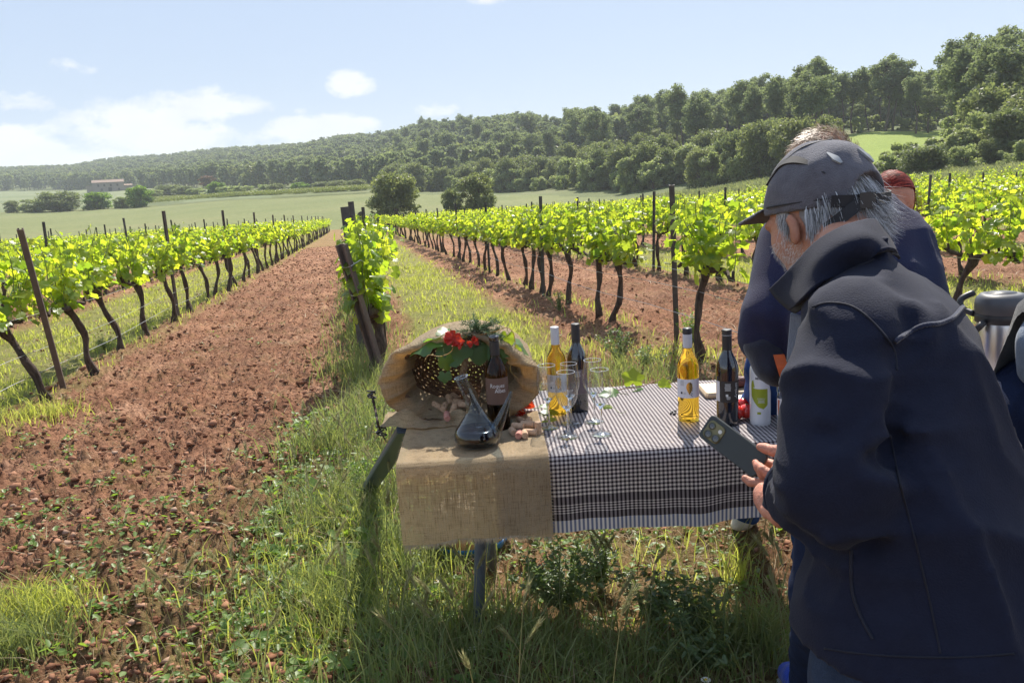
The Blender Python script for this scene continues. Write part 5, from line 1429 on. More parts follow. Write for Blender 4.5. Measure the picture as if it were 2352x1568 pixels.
p = onT(1671, 976); b4 = bottle(p, .328, M_darkglass, 'dark bottle with a black capsule and black back label, right of the amber bottle', M_cap_b, (.258, .327))
a = face(b4, 0); lb = put(b4, 'label', patch(.0366, .088, .160, a - .62, a + 1.4, 30), M_label_b); put(b4, 'price_label', patch(.0367, .090, .158, a - 1.25, a - .72, 14), M_label_w)
put(b4, 'fine_print', lines(.0370, .150, 9, a, .022, x0=.002, seed=6), M_inkw, lb); put(b4, 'fine_print', lines(.0370, .107, 4, a, .014, x0=.004, seed=7), M_inkw, lb); put(b4, 'small_emblem', patch(.0370, .108, .116, a - .13, a + .08, 5), M_inkw, lb)
V, F = text_mesh('Artium', .018, .35); put(b4, 'lettering', (wrap(V, .0370, .125, a, True, .032), F), M_inkw, lb)
V, F = lathe([(.0158, .3075), (.0160, .308), (.0158, .309)], 24); put(b4, 'cap_ring', (V, F), M_cap_w)
p = onT(1148, 988); b5 = bottle(p, .335, M_brown, 'brown half-empty bottle with a brown label, in front of the basket', M_cap_b, (.262, .310), slim=1.06)
mb = MB(); mb.lathe([(.0145, .310), (.0165, .312), (.0165, .324), (.0150, .328), (.010, .328), (.010, .31)], 24); obj('glass_lip', mb.mesh('lip', [M_darkglass], True), b5)
mb = MB(); mb.lathe([(0, .006), (.030, .006), (.0345, .012), (.0345, .10), (0, .10)], 32); obj('wine', mb.mesh('wine', [M_wine], True), b5)
a = face(b5, 0); lb = put(b5, 'label', patch(.0367, .100, .190, a - 1.3, a + 1.3, 30), M_label_br)
for body, z, x0 in (('Roques', .164, .001), ('Albes', .147, .010)):
    V, F = text_mesh(body, .0195, .05); V[:, 0] *= .82; put(b5, 'lettering', (wrap(V, .0371, z, a, False, x0), F), M_inkw, lb)

# wine glasses
gp_ = [(0, 0), (.031, 0), (.0325, .0015), (.02, .004), (.006, .009), (.0038, .016), (.0034, .05), (.0036, .082), (.006, .090), (.016, .099), (.027, .113), (.0335, .130), (.0355, .147), (.0345, .170), (.0310, .196), (.0287, .213)]
def wine_glass(px_, py_, H, lab, txt=False):
    p = onT(px_, py_, .012 if px_ < 1262 else .006); e = empty('wine_glass', p, random.random() * 6, lab, 'wine glass', None); s = H / .213; e.scale = (s, s, s)
    mb = MB(); mb.lathe(gp_[9:], 36); obj('bowl', mb.mesh('bowl', [M_glass], True), e)
    mb = MB(); mb.lathe(gp_[4:10], 20); obj('stem', mb.mesh('stem', [glass_solid], True), e)
    mb = MB(); mb.lathe(gp_[:5], 36); obj('foot', mb.mesh('foot', [M_glass], True), e)
    mb = MB(); t_ = np.linspace(0, 2 * PI, 37); mb.tube(np.stack([.0287 * np.cos(t_), .0287 * np.sin(t_), np.full(37, .213)], 1), .00075, 6, cap=False); obj('rim', mb.mesh('rim', [M_rim], True), e)
    if txt:
        a = face(e, 0); V, F = text_mesh('Artium', .0145, .35); put(e, 'etched_lettering', (wrap(V, .0349, .160, a, False, 0), F), M_inkw)
    return e
glass_solid = glass_mat('solid_glass', (.97, .98, 1.0), 1.46)
M_rim = mat('glass_rim', (.75, .78, .85), .1, .0, spec=1.0, coat=1)
wine_glass(1262, 982, .222, 'leftmost wine glass, etched lettering, in front of the amber bottle', True)
wine_glass(1306, 1003, .222, 'nearest wine glass of the five, etched lettering, second from the left', True)
wine_glass(1312, 972, .215, 'wine glass just behind the nearest one, before the dark bottle', False)
wine_glass(1366, 968, .222, 'rear wine glass of the two on the right', False)
wine_glass(1382, 997, .222, 'rightmost wine glass of the five, catching green reflections', False)

# porron (glass wine pitcher with a spout)
def porron():
    p = onT(1097, 1022, .012); e = empty('porron', p, 0, 'glass porron pitcher with a long side spout and red wine in its belly', 'pitcher')
    zz = [0, .004, .012, .025, .042, .060, .080, .100, .120, .150, .185, .222, .232]; rr_ = [.045, .058, .068, .074, .074, .066, .052, .038, .026, .0195, .0185, .020, .0225]
    cx_ = [0, 0, 0, 0, 0, .0, 0, -.001, -.003, -.012, -.024, -.036, -.038]
    P = [(x, 0, z) for x, z in zip(cx_, zz)]
    mb = MB(); mb.tube(P, rr_, 40, cap=False); obj('body', mb.mesh('body', [M_glass_sky_tint], True), e)
    mb = MB(); mb.tube([(-.038 + .0215 * math.cos(t), .0215 * math.sin(t), .232 + .006 * math.cos(t)) for t in np.linspace(0, 2 * PI, 33)], .0028, 8, cap=False); obj('lip', mb.mesh('lip', [glass_solid], True), e)
    mb = MB(); mb.tube(smooth_path([(.052, -.006, .030), (.075, -.012, .075), (.098, -.012, .125), (.122, -.012, .178)], 12), np.linspace(.026, .0035, 12), 20, cap=False); obj('spout', mb.mesh('spout', [M_glass_sky_tint], True), e)
    mb = MB(); mb.tube([(0, 0, q) for q in (.003, .006, .014, .026, .044, .056, .058)], [.044, .055, .065, .0715, .0718, .0665, .064], 36); obj('wine', mb.mesh('wine', [M_wine], True), e)
    mb = MB(); mb.lathe([(0, -.004), (.043, -.004), (.045, .001), (.040, .003), (0, .003)], 32); obj('base', mb.mesh('base', [M_glass_sky_tint], True), e)
porron()

# corks
ck = MB(); ck.lathe([(0, -.021), (.0105, -.021), (.0115, -.0195), (.0115, .0195), (.0105, .021), (0, .021)], 14); CK = ck.mesh('cork', [M_cork], False); CKR = CK.copy(); CKR.materials[0] = M_cork_r
def cork(p, az_, tilt, lab, group, stained=False, s=1.0):
    o = obj('cork', CKR if stained else CK, None, p); o.rotation_mode = 'XYZ'; o.rotation_euler = (PI / 2 + tilt, 0, az_); o.scale = (s, s, s); return tag(o, lab, 'cork', group)
C_TAB = [(1178, 990, .2, 'pale cork lying at the left front of the heap by the runner edge', 0), (1192, 997, -.15, 'wine-stained cork in front of the heap beside the runner edge', 1), (1205, 996, .05, 'cork with its round end towards us in the middle of the heap', 0), (1219, 992, 1.3, 'cork lying crosswise at the right front of the heap', 0), (1236, 982, .1, 'upright cork right of the heap at the edge of the check', 0),
         (1190, 978, 1.2, 'cork in the middle row of the heap, lying crosswise', 0), (1210, 974, 1.4, 'long cork behind the heap, lying crosswise', 0), (1198, 966, .4, 'cork behind the heap close to the brown bottle', 0), (1213, 967, -.3, 'rearmost pale cork of the heap beside the red flower', 0), (1228, 975, 1.0, 'cork on the right of the heap behind the crosswise one', 0)]
for i, (X, Y, az_, lab, st) in enumerate(C_TAB):
    z = .0225 + (.012 if i in (5, 6) else 0)
    o = cork(onT(X, Y, z), az_, 0, lab, 'corks heaped on the runner', bool(st))
    if i == 4: o.rotation_euler = (0, 0, 0); o.location = onT(X, Y, .032)

# ------------------------------------------------------------------ basket lying on its side, wrapped in burlap
BC = onT(1064, 962) + np.array([0, 0, .160]); BA, BB, BD = .245, .155, .30         # centre of the mouth, half width, half height, depth
bdir = np.array([.12, 1.0, .10]); bdir /= np.linalg.norm(bdir)
bx = np.cross(bdir, [0, 0, 1.]); bx /= np.linalg.norm(bx); bz = np.cross(bx, bdir)
def bp_(phi, f, d):                                             # angle round the mouth, radius factor, depth
    return BC + bx * (BA * f * math.cos(phi)) + bz * (BB * f * math.sin(phi)) + bdir * d
bask = empty('wicker_basket', BC - np.array([0, 0, .158]), 0, 'wicker basket lying on its side, lined with burlap, mouth towards us', 'basket')
M_wick = mat('wicker', (.20, .11, .055), .6, col2=(.10, .05, .025), scale=40)
def fd(d): return max(.08, (1 - (max(0, d) / BD) ** 2.6)) ** .5 * .95
mb = MB(); g = np.random.default_rng(4); k = 0
d = .0
while d < BD * .985:
    ph = np.linspace(0, 2 * PI, 91); off = .0035 * (1 if k % 2 else -1)
    jt = g.normal(size=4) * .0012; P = [bp_(q, fd(d) + off * math.cos(q * 19 + jt[0] * 300) / .2, d + .0012 * math.sin(q * 7 + k) + jt[1] + jt[2] * math.sin(q * 3 + k * 1.7) * 1.6) for q in ph]
    mb.tube(P, .0050 * g.uniform(.85, 1.2), 4, cap=False); d += .0082; k += 1
tag(child('weave', mb.mesh('weave', [M_wick]), bask), kind='stuff')
mb = MB()
for i in range(54):
    q = 2 * PI * i / 54; P = [bp_(q, fd(d_), d_) for d_ in np.linspace(-.005, BD * .985, 14)]; mb.tube(P, .0036, 4, cap=False)
tag(child('ribs', mb.mesh('ribs', [M_wick]), bask), kind='stuff')
mb = MB(); mb.tube([bp_(q, .97 , -.004) for q in np.linspace(0, 2 * PI, 60)], .009, 6, cap=False); child('rim', mb.mesh('rim', [M_wick], True), bask)
# twisted handle standing across the mouth
mb = MB()
for s in range(4):
    base = smooth_path([bp_(PI * .47, 1.02, -.01), bp_(PI * .44, .80, -.05), bp_(PI * .40, .42, -.06), bp_(PI * .30, .12, -.05), bp_(-PI * .30, .30, -.03), bp_(-PI * .40, .75, .0)], 40)
    t = np.linspace(0, 26, 40) + s * PI / 2
    mb.tube(base + np.stack([np.cos(t), np.sin(t) * .6, np.sin(t) * .2], 1) * .0075, .0062, 6)
M_handle = mat('peeled_willow', (.30, .21, .13), .6, col2=(.16, .10, .06), scale=30, stretch=(1, 1, .3))
child('handle', mb.mesh('handle', [M_handle], True), bask)
# burlap round the mouth: flared lip outside, folded inwards
def burlap_lip():
    V = []; F = []; n = 150; prof = [(.97, .24, 0), (1.02, .17, 0), (1.05, .10, 0), (1.09, .04, .2), (1.13, -.01, .5), (1.13, -.045, .8), (1.08, -.06, 1), (1.00, -.05, 1), (.93, -.02, 1), (.86, .015, 1), (.80, .05, 1), (.77, .08, 1)]
    g = np.random.default_rng(12); ph = g.uniform(0, 6, 8)
    for (f, d, w) in prof:
        for j in range(n):
            q = 2 * PI * j / (n - 1) - PI / 2
            wob = .020 * math.sin(5 * q + ph[0]) + .014 * math.sin(11 * q + ph[1]) + .008 * math.sin(23 * q + ph[2]) + .004 * math.sin(47 * q + ph[3])
            up = math.sin(q); ff = f + wob * (.4 + w * 1.3) + (.10 * max(0, math.cos(q)) ** 2 + .06 * max(0, -math.cos(q)) ** 3) * w * (1 if f > .98 else .2)
            if up < -.2 and f < 1.0: ff -= .0
            p = bp_(q, ff, d + wob * .5 * w - .05 * w * max(0, abs(math.cos(q)) - .4))
            if p[2] < T + .014 + .004 * w: p[2] = T + .014 + .003 * w + .004 * math.sin(q * 40) ** 2
            V.append(p)
    for i in range(len(prof) - 1):
        for j in range(n - 1): F.append((i * n + j, i * n + j + 1, (i + 1) * n + j + 1, (i + 1) * n + j))
    child('burlap_lining', mesh('lining', V, np.array(F), [M_burlap2], smooth=True), bask)
    fr = []
    V = np.array(V)
    for r_, cnt_ in ((4, 500), (5, 500), (0, 0)):
        for i in range(cnt_):
            j = g.integers(0, n - 1); p = V[r_ * n + j]; q = (j / n) * 2 * PI - PI / 2; o_ = bx * math.cos(q) + bz * math.sin(q) * .8
            if math.cos(q) < -.2 and r_ == 4: continue
            e = p + o_ * g.uniform(.006, .022) + g.normal(size=3) * .006; w = np.cross(o_, bdir) * .0006; fr.append((np.array([p - w, p + w, e]), [(0, 1, 2)]))
    Vf, Ff = merge(fr); tag(child('frayed_edge', mesh('frayed', Vf, Ff, [M_thread]), bask), kind='stuff')
burlap_lip()
def inner_lining():
    V = []; n1, n2 = 60, 20; g = np.random.default_rng(18)
    for i in range(n1):
        s = i / (n1 - 1); q = rad(-75) + s * rad(215)
        for j in range(n2):
            t = j / (n2 - 1); d = .03 + t * (.20 + .05 * math.sin(s * 9)); V.append(bp_(q, fd(d) * (.90 - .05 * math.sin(s * 17 + t * 5) - .03 * math.sin(s * 41)) - .05 * t, d))
    F = [(i * n2 + j, i * n2 + j + 1, (i + 1) * n2 + j + 1, (i + 1) * n2 + j) for i in range(n1 - 1) for j in range(n2 - 1)]
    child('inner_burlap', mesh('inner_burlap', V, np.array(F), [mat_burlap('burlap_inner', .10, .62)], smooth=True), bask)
inner_lining()
# burlap spilling out of the mouth onto the table
def spill():
    V = []; n1, n2 = 60, 26; g = np.random.default_rng(14); ph = g.uniform(0, 6, 6)
    L0 = onT(893, 990); R0 = onT(1075, 992)
    for j in range(n2):
        t = j / (n2 - 1)
        for i in range(n1):
            s = i / (n1 - 1); base = L0 * (1 - s) + R0 * s; back = np.array([.06 * (s - .5), .20 * t, 0])
            h = .016 + .045 * math.exp(-((t - .28) / .14) ** 2) * (.5 + .5 * math.sin(s * 11 + ph[0]) * 1.0) + .012 * math.sin(s * 19 + t * 9 + ph[1]) * t + .018 * math.exp(-((s - .30) / .08) ** 2 - ((t - .2) / .15) ** 2)
            if t < .06: h = .016
            V.append(base + back + np.array([0, -.012 * math.sin(s * 9 + ph[2]) - .006 * math.sin(s * 31), max(.014, h)]))
    F = [(j * n1 + i, j * n1 + i + 1, (j + 1) * n1 + i + 1, (j + 1) * n1 + i) for j in range(n2 - 1) for i in range(n1 - 1)]
    child('burlap_fold', mesh('fold', V, np.array(F), [M_burlap2], smooth=True), bask)
spill()
for i, (X, Y, az_, ti, lab) in enumerate([(1004, 925, .9, .3, 'leftmost cork in the basket'), (1020, 932, -.2, .2, 'cork in the basket near the folded burlap'), (1033, 918, .4, .6, 'upper cork of the basket, tilted up'), (1041, 934, -.5, .8, 'pale cork standing aslant in the basket'), (1053, 920, 1.2, .1, 'cork behind the aslant one in the basket'), (1066, 930, 1.4, .0, 'long cork lying crosswise in the basket'), (1012, 912, .1, .2, 'cork deep in the basket on the left'), (1046, 908, .8, .3, 'cork deep in the middle of the basket'), (1075, 918, .2, .4, 'rightmost cork in the basket beside the handle'), (1026, 950, .1, .2, 'dark cork at the very front of the basket')]):
    q = onT(X, Y + 22, .03); q = q + np.array([0, .03, 0]); q[2] = T + .048 + .006 * (i % 3); cork(q, az_, ti, lab, 'corks in the basket', i == 9)

# greenery on the basket and on the cloth
M_leaf_top = leaf_mat('cut_vine_leaf', (.10, .19, .07), (.42, .62, .06), .45, rough=.35, dif2=(.07, .15, .06), tra2=(.25, .45, .05), spec=.35)
M_red = leaf_mat('red_petal', (.62, .03, .012), (.95, .09, .02), .4, rough=.5)
def at_cam(px_, py_, D): return far(px_, py_, D)
BDIST = math.hypot(BC[0], BC[1])
def big_leaf(px_, py_, D, size, nrm, tip, lab, m_=None, seed=0, cat='leaf'):
    g = np.random.default_rng(seed); v, f = leaf_shape(1, 1.0, g, g.uniform(.3, .7)); c = at_cam(px_, py_, D)
    e = empty('vine_leaf', c, 0, lab, cat); M_ = frame(np.array(nrm, float), np.array(tip, float)); v2 = (v - np.array([0, .32, 0])) @ (M_ * size).T
    obj('blade', mesh('blade', v2, f, [m_ or M_leaf_top], smooth=True), e)
    for vein in (1, 7, 11, 15):
        pass
    mb = MB(); mb.tube(np.array([[0, -.32, 0], [.02, -.5, .05], [0, -.75, .0]]) @ (M_ * size).T, .0012, 5, cap=False); obj('petiole', mb.mesh('petiole', [M_shoot]), e)
    return e
bd = BDIST - .02
big_leaf(985, 785, bd - .03, .135, (-.3, -.3, 1), (-1, -.2, -.1), 'grape leaf pointing left on top of the burlap, pale and lit through', seed=1)
big_leaf(1040, 798, bd - .06, .13, (.1, -.7, .7), (.1, -.5, -.8), 'dark grape leaf hanging over the basket mouth below the pale one', seed=2)
big_leaf(1003, 776, bd - .02, .10, (-.1, .2, 1), (-.6, .3, .4), 'small bright leaf upright on the left top of the basket', seed=3)
big_leaf(1026, 765, bd - .0, .085, (.2, -.4, .8), (.4, .2, .6), 'bright green leaf left of the red flower', seed=4)
big_leaf(1100, 800, bd - .05, .10, (.1, -.9, .3), (0, -.2, -1), 'dark leaf hanging right of the red flower over the wicker', seed=5)
big_leaf(1160, 782, bd - .03, .15, (.3, -.3, .9), (1, -.2, -.1), 'large grey green leaf lying on the right top of the basket', seed=6)
big_leaf(1148, 800, bd - .06, .10, (.2, -.9, .4), (.2, -.2, -1), 'dark leaf hanging beside the tendril at the right of the mouth', seed=7)
big_leaf(1163, 775, bd - .05, .07, (-.5, -.6, .3), (0, 0, -1), 'folded bright leaf hanging vertically from the tendril', M_vine, 8)
big_leaf(1183, 803, bd - .06, .045, (.2, -.8, .3), (.4, 0, -1), 'small yellow leaf low on the tendril', M_vine, 9)
big_leaf(1175, 822, bd - .06, .03, (.3, -.8, .3), (0, 0, -1), 'tiny yellow leaflet lowest on the tendril', M_vine, 10)
big_leaf(1024, 828, bd - .10, .06, (.3, -.8, .2), (.1, 0, -1), 'narrow green leaf hanging inside the mouth of the basket', M_vine, 11)
big_leaf(1022, 862, bd - .10, .05, (.1, -.9, .2), (-.1, 0, -1), 'shaded leaf tip hanging lowest inside the basket', seed=12)
big_leaf(1258, 938, math.hypot(*onT(1258, 950)[:2]), .085, (.2, -.3, 1), (1, .2, 0), 'leaf on the cloth between the red flower and the glasses', seed=13)
big_leaf(1262, 968, math.hypot(*onT(1262, 972)[:2]), .06, (.2, -.6, .7), (.6, -.3, -.5), 'yellow green leaf under the leftmost glass', M_vine, 14)
big_leaf(1408, 903, math.hypot(*onT(1408, 912)[:2]), .085, (.2, -.4, .9), (-1, .1, -.2), 'green leaf beside the rightmost glass at the left of the sprig', seed=15)
big_leaf(1454, 872, math.hypot(*onT(1454, 888)[:2]), .088, (-.1, -.85, .45), (.1, .2, 1), 'big bright leaf standing upright on the vine sprig', M_vine, 16)
big_leaf(1468, 897, math.hypot(*onT(1468, 900)[:2]), .065, (.2, -.5, .9), (.7, -.3, -.2), 'dark leaf lying below the big bright leaf of the sprig', seed=17)
big_leaf(1527, 884, math.hypot(*onT(1527, 892)[:2]), .055, (-.2, -.8, .5), (-.2, -.3, .8), 'small yellow green leaf at the right end of the sprig', M_vine, 18)
big_leaf(1397, 936, math.hypot(*onT(1397, 940)[:2]), .035, (0, -.6, .8), (-.3, 0, 1), 'tiny yellow leaflet beside the rightmost glass', M_vine, 19)
big_leaf(1424, 957, math.hypot(*onT(1424, 957)[:2]), .03, (0, -.2, 1), (1, 0, 0), 'crumpled yellow leaf scrap lying on the check', M_vine, 20)
M_tendril = mat('tendril', (.55, .22, .05), .5, col2=(.35, .3, .06))
def curve_px(pts, r, name, lab, cat, m_):
    P = smooth_path([at_cam(*q) for q in pts], 40); mb = MB(); mb.tube(P, np.linspace(r, r * .5, 40), 6); return tag(obj(name, mb.mesh(name, [m_], True)), lab, cat)
curve_px([(1095, 770, bd - .05), (1135, 762, bd - .06), (1165, 752, bd - .06), (1180, 768, bd - .07), (1183, 800, bd - .08), (1176, 830, bd - .08), (1172, 850, bd - .09), (1188, 868, bd - .09)], .0018, 'vine_tendril', 'orange vine tendril curling down the right side of the basket', 'tendril', M_tendril)
curve_px([(1040, 775, bd - .08), (1038, 805, bd - .10), (1012, 818, bd - .12), (985, 815, bd - .12), (975, 830, bd - .13)], .0014, 'vine_tendril', 'thin yellow tendril curling left over the burlap edge', 'tendril', M_tendril)
tS = lambda X, Y, z=.01: (X, Y, math.hypot(*onT(X, Y, z)[:2]))
curve_px([tS(1392, 905), tS(1430, 893, .015), tS(1470, 888, .02), tS(1510, 873, .03), tS(1530, 872, .03), tS(1560, 895)], .0022, 'vine_sprig', 'brown vine sprig lying along the back edge of the check', 'twig', mat('brown_twig', (.28, .13, .07), .7))
curve_px([tS(1385, 935), tS(1400, 930, .02), tS(1425, 948, .012), tS(1440, 942)], .0012, 'vine_sprig', 'thin green tendril scrap beside the rightmost glass', 'twig', M_shoot)
def red_flower(px_, py_, D, size, lab, seed, n=7):
    g = np.random.default_rng(seed); c = at_cam(px_, py_, D); e = empty('red_flower', c, 0, lab, 'flower')
    for i in range(n):
        a = g.uniform(0, 6.28); o_ = np.array([math.cos(a), math.sin(a) * .6, g.uniform(-.3, .8)]); o_ /= np.linalg.norm(o_); M_ = frame(np.array([0, -.6, .6]) + g.normal(size=3) * .5, o_)
        V = []; F = []; m_ = 6
        for u_ in range(m_):
            for w_ in range(m_):
                x = (w_ / (m_ - 1) - .5) * (.35 + .9 * math.sin(u_ / (m_ - 1) * PI * .62)); y = u_ / (m_ - 1); V.append((x, y, .14 * math.sin(x * 9 + i) * y + .12 * g.normal() * y * .5 + .15 * y * y))
        for u_ in range(m_ - 1):
            for w_ in range(m_ - 1): q = u_ * m_ + w_; F.append((q, q + 1, q + m_ + 1, q + m_))
        obj('petal', mesh('petal', np.array(V) @ (M_ * size).T, F, [M_red], smooth=True), e)
    return e
red_flower(1040, 776, bd - .09, .030, 'red flower at the top left of the basket mouth, upper of a pair', 1)
red_flower(1052, 788, bd - .10, .022, 'red flower hanging at the top of the basket mouth beside the bright leaf', 2)
red_flower(1086, 786, bd - .10, .020, 'narrow red flower right of the handle top', 3, 5)
red_flower(1197, 932, math.hypot(*onT(1197, 945)[:2]), .045, 'larger red flower lying on the table right of the brown bottle', 4)
red_flower(1183, 950, math.hypot(*onT(1183, 958)[:2]), .034, 'red flower lying closest to the corks', 5)
red_flower(1170, 930, math.hypot(*onT(1170, 940)[:2]), .022, 'small red petal cluster behind the brown bottle', 6, 4)
def sprig(px_, py_, D, lab, seed, n, L_, spread, m_):
    g = np.random.default_rng(seed); c = at_cam(px_, py_, D); e = empty('rosemary_sprig', c, 0, lab, 'herb sprig'); mb = MB(); out = []
    for i in range(n):
        a = g.uniform(0, 6.28); d_ = np.array([math.cos(a) * spread, g.normal() * .4, abs(math.sin(a)) * .7 - .2 + g.normal() * .2]); d_ /= np.linalg.norm(d_); l = L_ * g.uniform(.5, 1)
        P = np.array([d_ * l * t + np.array([0, 0, -.02 * t * t]) for t in np.linspace(0, 1, 6)]); mb.tube(P, .001, 4, cap=False)
        for j in range(44):
            t = g.uniform(.1, 1); q = P[min(5, int(t * 6))] + d_ * g.uniform(-.01, .01); o_ = d_ * .8 + g.normal(size=3) * .8; o_ /= np.linalg.norm(o_); w = np.cross(o_, g.normal(size=3)); w /= np.linalg.norm(w)
            out.append((np.array([q - w * .0009, q + w * .0009, q + o_ * .014 + w * .0006, q + o_ * .014 - w * .0006]), [(0, 1, 2), (0, 2, 3)]))
    obj('stems', mb.mesh('stems', [M_shoot]), e); V, F = merge(out); tag(obj('needles', mesh('needles', V, F, [m_]), e), kind='stuff')
M_rose = leaf_mat('rosemary', (.05, .09, .055), (.10, .18, .07), .3, rough=.5, dif2=(.12, .17, .11))
sprig(1098, 762, bd - .03, 'dark rosemary bunch crowning the basket', 1, 46, .10, 1.1, M_rose)
sprig(1125, 778, bd - .04, 'rosemary bunch between the dark one and the large grey leaf', 2, 26, .075, 1.2, M_rose)
sprig(1162, 972, math.hypot(*onT(1168, 975)[:2]), 'small rosemary piece behind the foot of the brown bottle', 3, 14, .05, 1, M_rose)

# ------------------------------------------------------------------ right half of the table
wood_l = mat('pale_board_wood', (.62, .47, .30), .55, col2=(.50, .36, .22), scale=6, stretch=(1, 14, 14))
p = onT(1712, 893, .014); bd_ = empty('cutting_board', p, T_RZ - .05, 'pale wooden cutting board behind the plate', 'board')
mb = MB(); mb.box((0, 0, 0), (.34, .16, .022), bev=.008); obj('board', mb.mesh('board', [wood_l]), bd_)
p = onT(1712, 876, .047); o = empty('dry_sausage', p, T_RZ + .1, 'cut dark red cured sausage lying on the board', 'sausage')
mb = MB(); mb.tube([(-.05, 0, 0), (-.03, .001, .002), (0, 0, 0), (.04, -.002, .001), (.07, 0, 0)], [.020, .022, .021, .022, .020], 14); obj('casing', mb.mesh('casing', [mat('sausage', (.15, .045, .03), .5, col2=(.08, .02, .015), scale=60, bump=.5)], True), o)
mb = MB(); mb.lathe([(0, 0), (.0195, 0), (.0195, .002), (0, .002)], 14); V = np.concatenate(mb.V) @ rotm('Y', -PI / 2).T + np.array([-.05, 0, 0]); obj('cut_face', mesh('cut', V, mb.F, [mat('sausage_meat', (.42, .08, .06), .5, col2=(.55, .3, .25), scale=90)]), o)
p = onT(1705, 886, .028); kn = empty('knife', p, T_RZ, 'thin knife lying on the board in front of the sausage', 'knife')
mb = MB(); mb.box((0, 0, 0), (.15, .016, .0015)); obj('blade', mb.mesh('blade', [mat('blade_steel', (.7, .7, .72), .25, 1)]), kn); mb = MB(); mb.box((.115, 0, 0), (.085, .016, .012), bev=.003); obj('handle', mb.mesh('handle', [M_cap_b]), kn)
M_plate = mat('white_paper_plate', (.82, .82, .84), .5, col2=(.80, .80, .82))
p = onT(1722, 932, .008); pl = empty('plate', p, 0, 'white round paper plate holding tomatoes, behind the oil bottle', 'plate')
mb = MB(); mb.lathe([(0, 0), (.070, 0), (.088, .010), (.104, .014), (.105, .012), (.088, .006), (.070, -.002), (0, -.002)], 48); obj('dish', mb.mesh('dish', [M_plate], True), pl)
M_tom = mat('tomato', (.62, .025, .02), .12, col2=(.70, .05, .025), scale=12, coat=.6)
for (X, Y, r_, lab) in [(1692, 941, .026, 'tomato at the lower left of the plate'), (1707, 922, .024, 'rear tomato on the plate'), (1715, 938, .027, 'tomato touching the oil bottle on the plate'), (1688, 925, .022, 'tomato half hidden behind the dark bottle')]:
    q = onT(X, Y + 6, r_ + .006); t_ = empty('tomato', q, random.random() * 6, lab, 'tomato')
    mb = MB(); pr = [(max(0.0, r_ * math.sin(a_)) * 1.05, -r_ * math.cos(a_) * .92 + (.1 * r_ if False else 0)) for a_ in np.linspace(0, PI, 14)]; mb.lathe(pr, 24); obj('flesh', mb.mesh('flesh', [M_tom], True), t_)
    mb = MB()
    for i in range(5): mb.box((.004 * math.cos(i * 1.26), .004 * math.sin(i * 1.26), r_ * .93), (.003, .003, .001), rotm('Z', i * 1.26)); 
    obj('stalk', mb.mesh('stalk', [M_shoot]), t_)
# olive oil bottle
p = onT(1746, 974); ob = empty('oil_bottle', p, 0, 'white olive oil bottle with a green abstract print, in front of the plate', 'bottle')
M_white = mat('white_lacquer', (.78, .78, .82), .25, col2=(.76, .76, .80), coat=.3); M_olive = mat('olive_green_print', (.35, .40, .03), .4, col2=(.33, .38, .03))
mb = MB(); mb.lathe([(0, 0), (.030, 0), (.0335, .004), (.034, .02), (.034, .185), (.0325, .198), (.024, .218), (.0165, .234), (.0135, .246), (.0135, .262), (0, .262)], 40); obj('body', mb.mesh('body', [M_white], True), ob)
mb = MB(); mb.lathe([(.0150, .258), (.0155, .259), (.0155, .284), (.014, .287), (0, .287)], 24); obj('cap', mb.mesh('cap', [M_cap_b], True), ob)
a = face(ob, 0); R_ = .0343
pr_ = put(ob, 'print', poly_patch(R_, [(-.028, .155 - .1), (-.022, .160 - .1), (-.014, .125 - .1), (.002, .112 - .1), (.018, .122 - .1), (.027, .132 - .1), (.028, .075 - .1), (.012, .062 - .1), (-.004, .068 - .1), (-.018, .085 - .1), (-.030, .105 - .1), (-.031, .14 - .1)], a - .05, .1), M_olive)
V, F = text_mesh('MIGJORN', .0115, 0, .0002); put(ob, 'lettering', (wrap(V, R_ + .0002, .166, a, False, .008), F), M_ink)
put(ob, 'print', poly_patch(R_, [(-.007, .0), (.0, .008), (.007, .0), (.0, -.010)], a + .2, .188), M_olive)
put(ob, 'print', poly_patch(R_, [(-.006, -.004), (-.006, .004), (.006, .004), (.006, -.004)], a - .1, .048), M_olive)
V, F = text_mesh('CORBELLA', .0055); put(ob, 'lettering', (wrap(V, R_ + .0003, .098, a, False, .004), F), M_white); put(ob, 'fine_print', lines(R_ + .0003, .092, 4, a, .024, x0=.004, seed=9), M_white)
